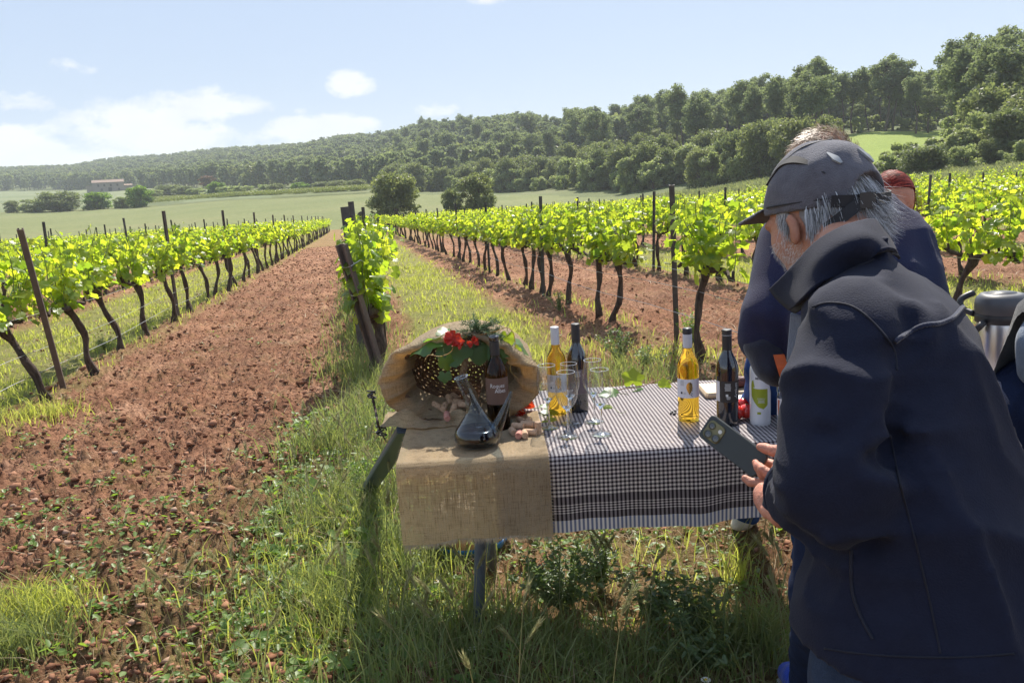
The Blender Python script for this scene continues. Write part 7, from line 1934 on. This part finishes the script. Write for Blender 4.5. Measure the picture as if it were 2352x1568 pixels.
    lh = hipc + np.array([-.070, .03, -.0]); rh = hipc + np.array([.10, .05, 0]); lf = np.array([lh[0] - .04, lh[1] + .02, gl + .08]); rf = np.array([rh[0] + .05, rh[1] + .06, gl + .08]); lk = (lh + lf) / 2 + np.array([-.02, .05, .0]); rk = (rh + rf) / 2 + np.array([0, .05, 0])
    def jeans(P):
        d = section_body(P, [(1400, 1935, 2330, 1.13, .10), (1500, 1925, 2330, 1.11, .105), (1620, 1925, 2330, 1.09, .105), (1700, 1930, 2330, 1.08, .10)], 2.8)[0]; d = smin(d, chain(P, [lh + np.array([0, 0, -.05]), lk, lf], [.080, .068, .060], .03), .02); d = smin(d, chain(P, [rh + np.array([0, 0, -.05]), rk, rf], [.085, .070, .062], .03), .02)
        return d + wrinkle(P, 14, .004, 21, (1, 1, 2))
    lo, hi = bbox([lh, rh, lf, rf, lk, rk, J(1900, 1400, 1.13), J(2340, 1420, 1.13)], .14); lo[2] = gl + .06; body_part('jeans', jeans, lo, hi, .012, M_jeans, root)
    for q in (lf, rf):
        s = lambda P, q=q: np.maximum(smin(cone(P, q + np.array([0, 0, -.03]), q + np.array([-.09, .12, -.05]), .048, .036), ell(P, q + np.array([-.03, .04, -.05]), (.05, .06, .035)), .02), gl + .0 - P[:, 2])
        body_part('shoe', s, q - .2, q + .2, .009, mat('dark_shoe', (.03, .03, .035), .5), root)
    # hands
    def hand(pts_list, palm, name, extra=None):
        allp = [p for pts, rs_ in pts_list for p in pts] + [p for p, r in palm]
        def fh(P):
            d = None
            for i in range(len(palm) - 1):
                q = cone(P, palm[i][0], palm[i + 1][0], palm[i][1], palm[i + 1][1]); d = q if d is None else smin(d, q, .012)
            for pts, rs_ in pts_list: d = smin(d, chain(P, pts, rs_, .003), .006)
            return d + wrinkle(P, 160, .0004, 9)
        return body_part(name, fh, *bbox(allp, .035), .0023, M_hand, root)
    global M_hand
    M_hand = skin('hand_skin', (.62, .30, .21), (.48, .19, .13))
    D0 = 1.60; rF = .0086
    # right hand: thumb on the upper edge of the phone, fingers round its end, index behind it
    wr = J(1838, 1068, 1.56); palm = [(wr, .026), (J(1818, 1072, 1.575), .026), (J(1800, 1086, 1.585), .024), (J(1790, 1092, 1.59), .018)]
    th_ = ([J(1818, 1052, 1.57), J(1806, 1035, 1.575), J(1776, 1035, 1.585), J(1757, 1029, 1.595), J(1746, 1026, 1.60)], [.017, .0135, .0112, .0098, .0080])
    f1 = ([J(1800, 1093, 1.585), J(1776, 1105, 1.565), J(1752, 1090, 1.555), J(1741, 1073, 1.56), J(1735, 1062, 1.575)], [.0120, .0098, .0092, .0080, .0068])
    f2 = ([J(1802, 1083, 1.575), J(1784, 1096, 1.55), J(1764, 1087, 1.54), J(1752, 1078, 1.545), J(1745, 1071, 1.56)], [.0125, .0108, .0098, .0088, .0074])
    f3 = ([J(1795, 1098, 1.60), J(1770, 1108, 1.60), J(1745, 1109, 1.60), J(1724, 1107, 1.605), J(1711, 1098, 1.61)], [.0115, .0100, .0092, .0086, .0072])
    f4 = ([J(1808, 1075, 1.60), J(1785, 1070, 1.625), J(1760, 1062, 1.635), J(1740, 1052, 1.63)], [.012, .0105, .0095, .0078])
    hand([th_, f1, f2, f3, f4], palm, 'hand')
    # left hand below it, knuckles towards us, fingers closed round the lower end
    wl = J(1795, 1180, 1.44); palm = [(wl, .025), (J(1784, 1165, 1.47), .024), (J(1772, 1145, 1.49), .023), (J(1764, 1132, 1.505), .019)]
    g1 = ([J(1757, 1135, 1.50), J(1750, 1122, 1.515), J(1762, 1112, 1.54), J(1776, 1112, 1.555)], [.013, .011, .0098, .0082]); g2 = ([J(1754, 1146, 1.49), J(1744, 1134, 1.51), J(1752, 1122, 1.54), J(1768, 1120, 1.56)], [.013, .011, .0098, .0082])
    g3 = ([J(1755, 1160, 1.48), J(1745, 1149, 1.50), J(1752, 1138, 1.53), J(1766, 1134, 1.55)], [.0128, .0108, .0094, .008]); g4 = ([J(1762, 1174, 1.46), J(1752, 1164, 1.49), J(1758, 1152, 1.52), J(1770, 1148, 1.54)], [.012, .0098, .0086, .0075])
    g5 = ([J(1785, 1140, 1.47), J(1790, 1118, 1.49), J(1784, 1104, 1.51), J(1775, 1098, 1.525)], [.015, .0125, .0108, .009])
    hand([g1, g2, g3, g4, g5], palm, 'hand')
    for (X, Y, D, nx) in [(1742, 1024, 1.588, 0)]:
        pass
    # cuff rings
    for c, dn, r_ in ((cu, J(1785, 1128, 1.41) - cu, .053),):
        dn = dn / np.linalg.norm(dn); s1 = np.cross(dn, [0, 0, 1.]); s1 /= np.linalg.norm(s1); s2 = np.cross(dn, s1); t = np.linspace(0, 2 * PI, 33)
        mb = MB(); mb.tube(np.array([c + dn * .014 + s1 * r_ * .92 * math.cos(a_) + s2 * r_ * .92 * math.sin(a_) for a_ in t]), .006, 6, cap=False); child('cuff', mb.mesh('cuff', [M_jacket], True), root)
    # sliver of pale T-shirt at the throat
    V, F = grid_sheet(np.array([[J(1850, 730, 1.36), J(1815, 720, 1.39)], [J(1850, 780, 1.37), J(1812, 760, 1.41)], [J(1850, 840, 1.38), J(1806, 830, 1.42)]]).repeat(1, axis=1), 10, .004); child('shirt', mesh('shirt', V, F, [fabric('grey_shirt', (.12, .15, .22))], smooth=True), root)
    return root
man()
# the phone
def phone():
    c1, c2, c3 = J(1637, 950, 1.665), J(1768, 1047, 1.60), J(1617, 1010, 1.655)
    ex = c2 - c1; L_ = np.linalg.norm(ex); ex /= L_; ey = c3 - c1; ey -= ex * (ey @ ex); Wd = np.linalg.norm(ey); ey /= Wd; n_ = np.cross(ex, ey)
    if n_ @ (cC - c1) < 0: n_ = -n_
    R_ = np.stack([ex, ey, n_], 1); ctr = c1 + ex * L_ / 2 + ey * Wd / 2
    e = empty('phone', ctr, 0, 'dark grey smartphone with three camera lenses, held out by the man', 'phone')
    def rounded(l, w, t, r, z=0, n=6):
        pts = []
        for cx_, cy_, a0 in ((l / 2 - r, w / 2 - r, 0), (-l / 2 + r, w / 2 - r, PI / 2), (-l / 2 + r, -w / 2 + r, PI), (l / 2 - r, -w / 2 + r, 1.5 * PI)):
            for k in range(n): a = a0 + PI / 2 * k / (n - 1); pts.append((cx_ + r * math.cos(a), cy_ + r * math.sin(a)))
        m_ = len(pts); V = []
        for zz, ins in ((-t / 2, .0012), (-t / 2 + .0012, 0), (t / 2 - .0012, 0), (t / 2, .0012)):
            for x, y in pts: V.append((x * (1 - ins / (l / 2)), y * (1 - ins / (w / 2)), z + zz))
        F = [(i * m_ + j, i * m_ + (j + 1) % m_, (i + 1) * m_ + (j + 1) % m_, (i + 1) * m_ + j) for i in range(3) for j in range(m_)] + [tuple(range(m_ - 1, -1, -1)), tuple(3 * m_ + j for j in range(m_))]
        return np.array(V), F
    tr = lambda V, off=(0, 0, 0): (V + np.array(off)) @ R_.T + ctr
    V, F = rounded(L_, Wd, .010, .010); child('case', mesh('case', tr(V), F, [mat('slate_phone_case', (.035, .045, .048), .45, col2=(.032, .042, .045))]), e)
    V, F = rounded(.040, .040, .002, .009); mod = child('camera_plate', mesh('plate', tr(V, (-L_ / 2 + .026, .0, .006)), F, [mat('olive_camera_plate', (.22, .20, .10), .35, .3)]), e)
    for i, (x, y, r_) in enumerate(((-.010, -.008, .0075), (-.008, .0105, .0088), (.0105, .009, .0088))):
        mb = MB(); mb.lathe([(r_ * .75, .0), (r_, 0), (r_, .0022), (r_ * .8, .0026), (r_ * .75, .002)], 20); child('lens_ring', mesh('ring', tr(np.concatenate(mb.V), (-L_ / 2 + .026 + x, y, .007)), mb.F, [mat('lens_ring', (.12, .12, .08), .3, .6)]), e)
        mb = MB(); mb.lathe([(0, .0016), (r_ * .76, .0012), (r_ * .76, 0)], 20); child('lens', mesh('lens', tr(np.concatenate(mb.V), (-L_ / 2 + .026 + x, y, .007)), mb.F, [M_darkglass]), e)
    mb = MB(); mb.lathe([(0, .0012), (.0042, .001), (.0042, 0)], 16); child('flash', mesh('flash', tr(np.concatenate(mb.V), (-L_ / 2 + .037, -.008, .007)), mb.F, [mat('flash_white', (.85, .85, .82), .3)]), e)
phone()

# ---- the person bending beside him
def second():
    rp = J(1990, 1150, 2.0); root = empty('person', (rp[0], rp[1], gz(rp)), 0, 'person in a navy and purple fleece bending over the table behind the man', 'person')
    HC = J(1884, 398, 2.13); hair_m = bpy.data.materials.new('fair_hair'); hair_m.use_nodes = True; nt = hair_m.node_tree; b = nt.nodes['Principled BSDF']; gm = nt.nodes.new('ShaderNodeNewGeometry')
    nt.links.new(ramp(nt, gm.outputs['Random Per Island'], [(.1, (.12, .07, .045)), (.5, (.30, .20, .13)), (.9, (.62, .48, .36))]), b.inputs['Base Color']); b.inputs['Roughness'].default_value = .5
    nk = J(1950, 470, 2.12)
    def head(P):
        d = ell(P, HC, (.078, .095, .098)); d = smin(d, cone(P, HC + np.array([-.05, .03, -.07]), HC + np.array([-.01, .01, -.03]), .035, .055), .03); d = smin(d, cone(P, HC + np.array([0, 0, -.05]), nk, .05, .058), .03); d = smin(d, cone(P, HC + np.array([-.075, .05, -.03]), HC + np.array([-.085, .055, -.055]), .010, .014), .01)
        return smin(d, ell(P, HC + np.array([-.01, -.085, -.03]), (.02, .012, .032)), .008)
    body_part('head', head, *bbox([HC, nk], .15), .007, M_skin, root)
    g = np.random.default_rng(15); st = []
    for i in range(3600):
        d = g.normal(size=3); d /= np.linalg.norm(d)
        if d[2] < -.15: continue
        p = HC + d * np.array([.079, .096, .099]); o_ = np.cross(d, [0.3, .9, .4]) * 1.0 + d * .12 + g.normal(size=3) * .18 + np.array([.2, 0, 0]); o_ /= np.linalg.norm(o_); L_ = g.uniform(.02, .045); m1 = p + o_ * L_ * .5 + d * .006; e = p + o_ * L_ - d * .002; w = np.cross(o_, d) * .0011
        st.append((np.array([p - w, p + w, m1 - w, m1 + w, e]), [(0, 1, 3), (0, 3, 2), (2, 3, 4)]))
    V, F = merge(st); tag(child('hair', mesh('hair', V, F, [hair_m]), root), kind='stuff')
    secs = [(434, 1985, 2015, 2.12, .03), (446, 1950, 2050, 2.11, .08), (470, 1900, 2062, 2.1, .12), (520, 1850, 2104, 2.08, .15), (600, 1830, 2136, 2.05, .165), (700, 1815, 2145, 2.0, .17), (850, 1830, 2150, 1.95, .17), (1000, 1850, 2160, 1.92, .165), (1130, 1870, 2140, 1.9, .155), (1150, 1875, 2140, 1.9, .15)]
    a1, a2, a3, a4 = J(1822, 555, 2.1), J(1770, 720, 1.98), J(1762, 770, 1.97), J(1782, 845, 1.97)
    def sw(P):
        d, S = section_body(P, secs, 2.3); arm = chain(P, [a1, a2, a3, a4], [.085, .070, .062, .036], .03); d = smin(d, arm, .03)
        for X0, Y0, X1, Y1 in ((1790, 620, 1810, 860), (1745, 740, 1770, 860), (2130, 560, 2150, 660), (1765, 560, 1740, 700)):
            q = np.maximum(cone(P, J(X0, Y0, 1.93), J(X1, Y1, 1.90), 0, 0), 0); d = d + .010 * np.exp(-(q / .02) ** 2)
        wb = vn3(P[:, 0] * 4, P[:, 1] * 4, P[:, 2] * 4, 78) * 1.4; fo = (1 - np.abs(2 * vn3(P[:, 0] * 8 + wb, P[:, 1] * 8 + wb, P[:, 2] * 5 + wb, 63) - 1)) ** 4
        return d + wrinkle(P, 9, .008, 31) - .014 * fo + .004
    lo, hi = bbox([J(1700, 430, 2.2), J(2180, 1150, 1.8), J(1740, 880, 1.9)], .06); hi[2] = J(2000, 425, 2.12)[2] + .03; lo[2] = J(2000, 1150, 1.9)[2] - .02; body_part('fleece', sw, lo, hi, .010, M_sweater, root)
    mb = MB(); P = smooth_path([J(1790, 815, 1.9), J(1797, 840, 1.88), J(1806, 868, 1.88)], 8); V = []
    for q in P: V += [q + np.array([-.012, 0, 0]), q + np.array([.012, 0, 0]), q + np.array([.012, .006, 0]), q + np.array([-.012, .006, 0])]
    F = [(i * 4 + j, i * 4 + (j + 1) % 4, (i + 1) * 4 + (j + 1) % 4, (i + 1) * 4 + j) for i in range(7) for j in range(4)]; child('orange_trim', mesh('trim', V, F, [mat('orange_trim', (.75, .14, .03), .6)]), root)
    # dark hanging cuff
    cf = lambda P: chain(P, [J(1755, 800, 1.95), J(1768, 845, 1.93), J(1778, 866, 1.93)], [.045, .036, .022], .02) + wrinkle(P, 30, .006, 4)
    body_part('cuff', cf, *bbox([J(1755, 800, 1.95), J(1778, 866, 1.93)], .07), .006, fabric('dark_cuff', (.02, .022, .04)), root)
    h0, k0 = J(1945, 1160, 1.93), J(1895, 1370, 1.93); ft = on_plane(1862, 1568, .09); h1 = J(2080, 1160, 1.98); f1_ = np.array([h1[0], h1[1] + .1, gz(h1) + .08])
    jn = lambda P: smin(chain(P, [h0, k0, ft], [.115, .078, .058], .03), chain(P, [h1, (h1 + f1_) / 2, f1_], [.11, .075, .06], .03), .03) + wrinkle(P, 16, .007, 41, (1, 1, 2.2))
    lo, hi = bbox([h0, k0, ft, h1, f1_], .15); body_part('jeans', jn, lo, hi, .012, M_jeans_d, root)
    M_blue = fabric('blue_canvas', (.02, .06, .42), sheen=.2, bscale=500)
    for q, tip in ((ft, on_plane(1812, 1545, .035)), (f1_, f1_ + np.array([-.12, -.06, -.05]))):
        d_ = tip - q; s = lambda P, q=q, tip=tip: np.maximum(smin(cone(P, q + np.array([0, 0, -.03]), tip, .045, .034), cone(P, q + np.array([.03, .02, -.05]), q * .4 + tip * .6, .036, .04), .02), (min(gz(q), gz(tip)) + .012) - P[:, 2])
        body_part('shoe', s, *bbox([q, tip], .08), .006, M_blue, root)
        sole = lambda P, q=q, tip=tip: np.maximum(cone(P * np.array([1, 1, .0]) + np.array([0, 0, 0.]), q * np.array([1, 1, 0]), tip * np.array([1, 1, 0]), .040, .037), np.abs(P[:, 2] - (gz(tip) + .006)) - .010)
        body_part('sole', sole, *bbox([q * np.array([1, 1, 0]) + np.array([0, 0, gz(q)]), tip * np.array([1, 1, 0]) + np.array([0, 0, gz(tip)])], .06), .005, mat('white_sole', (.6, .6, .6), .6), root)
second()
# ---- the red-haired woman
def third():
    rp = J(1750, 830, 2.75); root = empty('person', (rp[0], rp[1], gz(rp)), 0, 'red-haired person in blue jeans bending on the far side of the table', 'person')
    HC = J(2046, 458, 3.3); nk = J(2040, 520, 3.2)
    def head(P):
        d = ell(P, HC, (.074, .092, .10)); d = smin(d, cone(P, HC + np.array([0, -.05, -.085]), HC + np.array([0, -.02, -.04]), .03, .05), .03); d = smin(d, cone(P, HC + np.array([0, 0, -.06]), nk, .045, .05), .03); d = smin(d, cone(P, HC + np.array([0, -.092, -.02]), HC + np.array([0, -.105, -.05]), .009, .013), .01)
        for s in (1, -1): d = np.maximum(d, -ell(P, HC + np.array([.03 * s, -.088, -.018]), (.014, .012, .008))); d = smin(d, ell(P, HC + np.array([.03 * s, -.076, -.018]), (.012, .012, .012)), .004); d = smin(d, ell(P, HC + np.array([.03 * s, -.080, .0]), (.02, .008, .004)), .006)
        return smin(d, ell(P, HC + np.array([0, -.088, -.068]), (.022, .008, .006)), .005)
    body_part('head', head, *bbox([HC, nk], .15), .007, M_skin, root)
    m_ = bpy.data.materials.new('red_hair'); m_.use_nodes = True; nt = m_.node_tree; b = nt.nodes['Principled BSDF']; gm = nt.nodes.new('ShaderNodeNewGeometry')
    nt.links.new(ramp(nt, gm.outputs['Random Per Island'], [(.1, (.07, .01, .01)), (.5, (.20, .02, .015)), (.9, (.42, .075, .05))]), b.inputs['Base Color']); b.inputs['Roughness'].default_value = .6; b.inputs['Specular IOR Level'].default_value = .2
    g = np.random.default_rng(25); st = []
    for i in range(4600):
        d = g.normal(size=3); d /= np.linalg.norm(d)
        if d[2] < -.55 + (.95 if d[1] < -.5 else 0): continue
        p = HC + d * np.array([.078, .095, .104]); sd = 1 if p[0] > HC[0] - .03 else -1
        P = [p]; o_ = np.array([sd * 1.0, .15, .1])
        for k in range(5):
            r_ = (P[-1] - HC) / np.array([.078, .095, .104]); r_ /= np.linalg.norm(r_); t_ = o_ - r_ * (o_ @ r_); t_ = t_ / (np.linalg.norm(t_) + 1e-6) + g.normal(size=3) * .05; q = P[-1] + t_ * .013; r_ = (q - HC) / np.array([.080, .097, .106]); q = HC + r_ / np.linalg.norm(r_) * np.array([.080, .097, .106]) * (1 + .012 * math.sin(i * 1.3)); P.append(q)
        P = np.array(P); w = np.cross(P[1] - P[0], p - HC); w = w / (np.linalg.norm(w) + 1e-9) * .0015; V = np.stack([P - w, P + w], 1).reshape(-1, 3)
        st.append((V, [(q * 2, q * 2 + 1, q * 2 + 3) for q in range(5)] + [(q * 2, q * 2 + 3, q * 2 + 2) for q in range(5)]))
    body_part('hair_base', lambda P: np.maximum(ell(P, HC, (.077, .094, .103)), HC[2] + .02 + np.where(P[:, 1] < HC[1] - .05, .025, -.09) - P[:, 2]), *bbox([HC], .13), .007, mat('dark_red_hair_base', (.16, .016, .012), .7, spec=.1), root)
    for i in range(30):                                    # thin locks falling beside the face
        x0 = .080 + g.normal() * .003; y0 = g.uniform(-.06, .05); P = np.array([HC + np.array([x0 + .006 * math.sin(t * 3), y0, .02 - .16 * t]) for t in np.linspace(0, 1, 6)]); w = np.array([.0008, .0008, 0]); V = np.stack([P - w, P + w], 1).reshape(-1, 3); st.append((V, [(q * 2, q * 2 + 1, q * 2 + 3) for q in range(5)] + [(q * 2, q * 2 + 3, q * 2 + 2) for q in range(5)]))
    V, F = merge(st); tag(child('hair', mesh('hair', V, F, [m_]), root), kind='stuff')
    secs = [(500, 2020, 2060, 3.2, .04), (530, 1960, 2110, 3.18, .10), (600, 1920, 2120, 3.12, .12), (700, 1830, 2030, 2.98, .12), (780, 1760, 1930, 2.86, .12), (800, 1750, 1920, 2.84, .12)]
    body_part('shirt', lambda P: section_body(P, secs, 2.2)[0] + wrinkle(P, 12, .005, 4), *bbox([J(1760, 500, 3.3), J(2120, 800, 2.7)], .08), .012, fabric('dark_shirt', (.05, .03, .05)), root)
    hp = J(1778, 850, 2.80); ft = on_plane(1712, 1180, .08); h2 = hp + np.array([.14, .1, 0]); f2 = np.array([h2[0] + .05, h2[1] + .05, gz(h2) + .08])
    jn = lambda P: smin(smin(ell(P, hp + np.array([.05, 0, .06]), (.13, .12, .12)), chain(P, [hp, (hp + ft) / 2 + np.array([0, 0, 0]), ft], [.095, .08, .058], .03), .03), chain(P, [h2, (h2 + f2) / 2, f2], [.11, .08, .06], .03), .04) + wrinkle(P, 18, .010, 44, (1, 1, 2))
    lo, hi = bbox([hp, ft, h2, f2], .2); body_part('jeans', jn, lo, hi, .013, M_jeans_b, root)
    M_sn = mat('cream_sneaker', (.68, .62, .48), .6)
    for q, tip in ((ft, on_plane(1697, 1212, .03)), (f2, f2 + np.array([-.05, -.15, -.05]))):
        s = lambda P, q=q, tip=tip: np.maximum(smin(cone(P, q + np.array([0, 0, -.03]), tip, .045, .036), cone(P, q + np.array([0, .02, -.05]), q * .4 + tip * .6, .036, .04), .02), gz(tip) + .004 - P[:, 2])
        body_part('shoe', s, *bbox([q, tip], .08), .007, M_sn, root)
        mb = MB(); mid = q * .5 + tip * .5; mb.tube([mid + np.array([-.045, 0, -.01]), mid + np.array([-.02, -.02, .022]), mid + np.array([.03, -.01, .02])], .0035, 5); child('stripe', mb.mesh('stripe', [M_ink]), root)
third()
# ---- someone at the right edge
def fourth():
    rp = J(2440, 1000, 1.9); root = empty('person', (rp[0], rp[1], gz(rp)), 0, 'person in a dark jacket and jeans, cut off by the right edge', 'person')
    n0 = J(2530, 640, 1.95); hc = J(2560, 550, 1.95)
    body_part('head', lambda P: smin(smin(ell(P, hc, (.078, .095, .11)), cone(P, hc, n0, .05, .055), .03), cone(P, hc + np.array([-.08, .02, -.01]), hc + np.array([-.095, .02, -.03]), .009, .012), .01), *bbox([hc, n0], .14), .009, M_skin, root)
    g = np.random.default_rng(2); st = []
    for i in range(1500):
        d = g.normal(size=3); d /= np.linalg.norm(d)
        if d[2] < -.1: continue
        p = hc + d * np.array([.08, .097, .112]); e = p + (np.array([0, 0, -1.]) + d * .4 + g.normal(size=3) * .2) * .03; w = g.normal(size=3) * .001; st.append((np.array([p - w, p + w, e]), [(0, 1, 2)]))
    V, F = merge(st); tag(child('hair', mesh('hair', V, F, [mat('dark_hair', (.05, .03, .02), .5)]), root), kind='stuff')
    body_part('hair_base', lambda P: np.maximum(ell(P, hc, (.082, .099, .114)), hc[2] - .03 + np.where(P[:, 1] > hc[1] + .03, .04, -.03) - P[:, 2]), *bbox([hc], .14), .009, bpy.data.materials['dark_hair'], root)
    secs = [(660, 2400, 2500, 1.92, .08), (700, 2375, 2540, 1.91, .12), (800, 2350, 2560, 1.89, .15), (905, 2316, 2580, 1.86, .17), (960, 2330, 2580, 1.85, .17), (1040, 2350, 2580, 1.83, .165)]
    body_part('jacket', lambda P: section_body(P, secs, 2.3)[0] + wrinkle(P, 14, .006, 6), *bbox([J(2320, 650, 2.1), J(2580, 1040, 1.7)], .06), .011, fabric('black_jacket', (.012, .014, .022)), root)
    s1, s2, s3 = J(2400, 735, 1.80), J(2366, 850, 1.75), J(2335, 800, 1.78)
    body_part('sleeve', lambda P: chain(P, [J(2425, 730, 1.86), J(2396, 790, 1.83), J(2384, 850, 1.84)], [.05, .040, .036], .02) + wrinkle(P, 30, .004, 7), *bbox([J(2400, 720, 1.86), J(2362, 850, 1.84)], .08), .007, fabric('pale_denim', (.20, .26, .36)), root)
    hp = J(2400, 960, 1.92); ft = np.array([hp[0] - .03, hp[1] - .02, gz(hp) + .08]); h2 = hp + np.array([.16, .1, 0]); f2 = np.array([h2[0], h2[1], gz(h2) + .08])
    jn = lambda P: smin(smin(ell(P, hp + np.array([.03, 0, 0]), (.14, .13, .15)), chain(P, [hp, (hp + ft) / 2, ft], [.11, .08, .06], .03), .03), chain(P, [h2, (h2 + f2) / 2, f2], [.11, .08, .06], .03), .04) + wrinkle(P, 16, .006, 44)
    body_part('jeans', jn, *bbox([hp, ft, h2, f2], .18), .013, M_jeans_d, root)
    for q in (ft, f2): body_part('shoe', lambda P, q=q: np.maximum(cone(P, q + np.array([0, 0, -.03]), q + np.array([-.06, .12, -.05]), .045, .036), gz(q) + .004 - P[:, 2]), q - .18, q + .18, .01, mat('grey_shoe', (.1, .1, .1), .6), root)
fourth()
# ------------------------------------------------------------------ air: faint haze over the far hill
def haze():
    m_ = bpy.data.materials.new('haze'); m_.use_nodes = True; nt = m_.node_tree; nt.nodes.clear(); out = nt.nodes.new('ShaderNodeOutputMaterial'); pv = nt.nodes.new('ShaderNodeVolumePrincipled')
    pv.inputs['Density'].default_value = .00042; pv.inputs['Color'].default_value = (.86, .92, 1, 1); pv.inputs['Anisotropy'].default_value = .0
    nt.links.new(pv.outputs[0], out.inputs['Volume'])
    V, F = box((0, 0, 50), (7600, 7600, 170)); o = obj('haze', mesh('haze', V, F, [m_])); tag(o, 'faint bluish summer haze', kind='stuff')
haze()
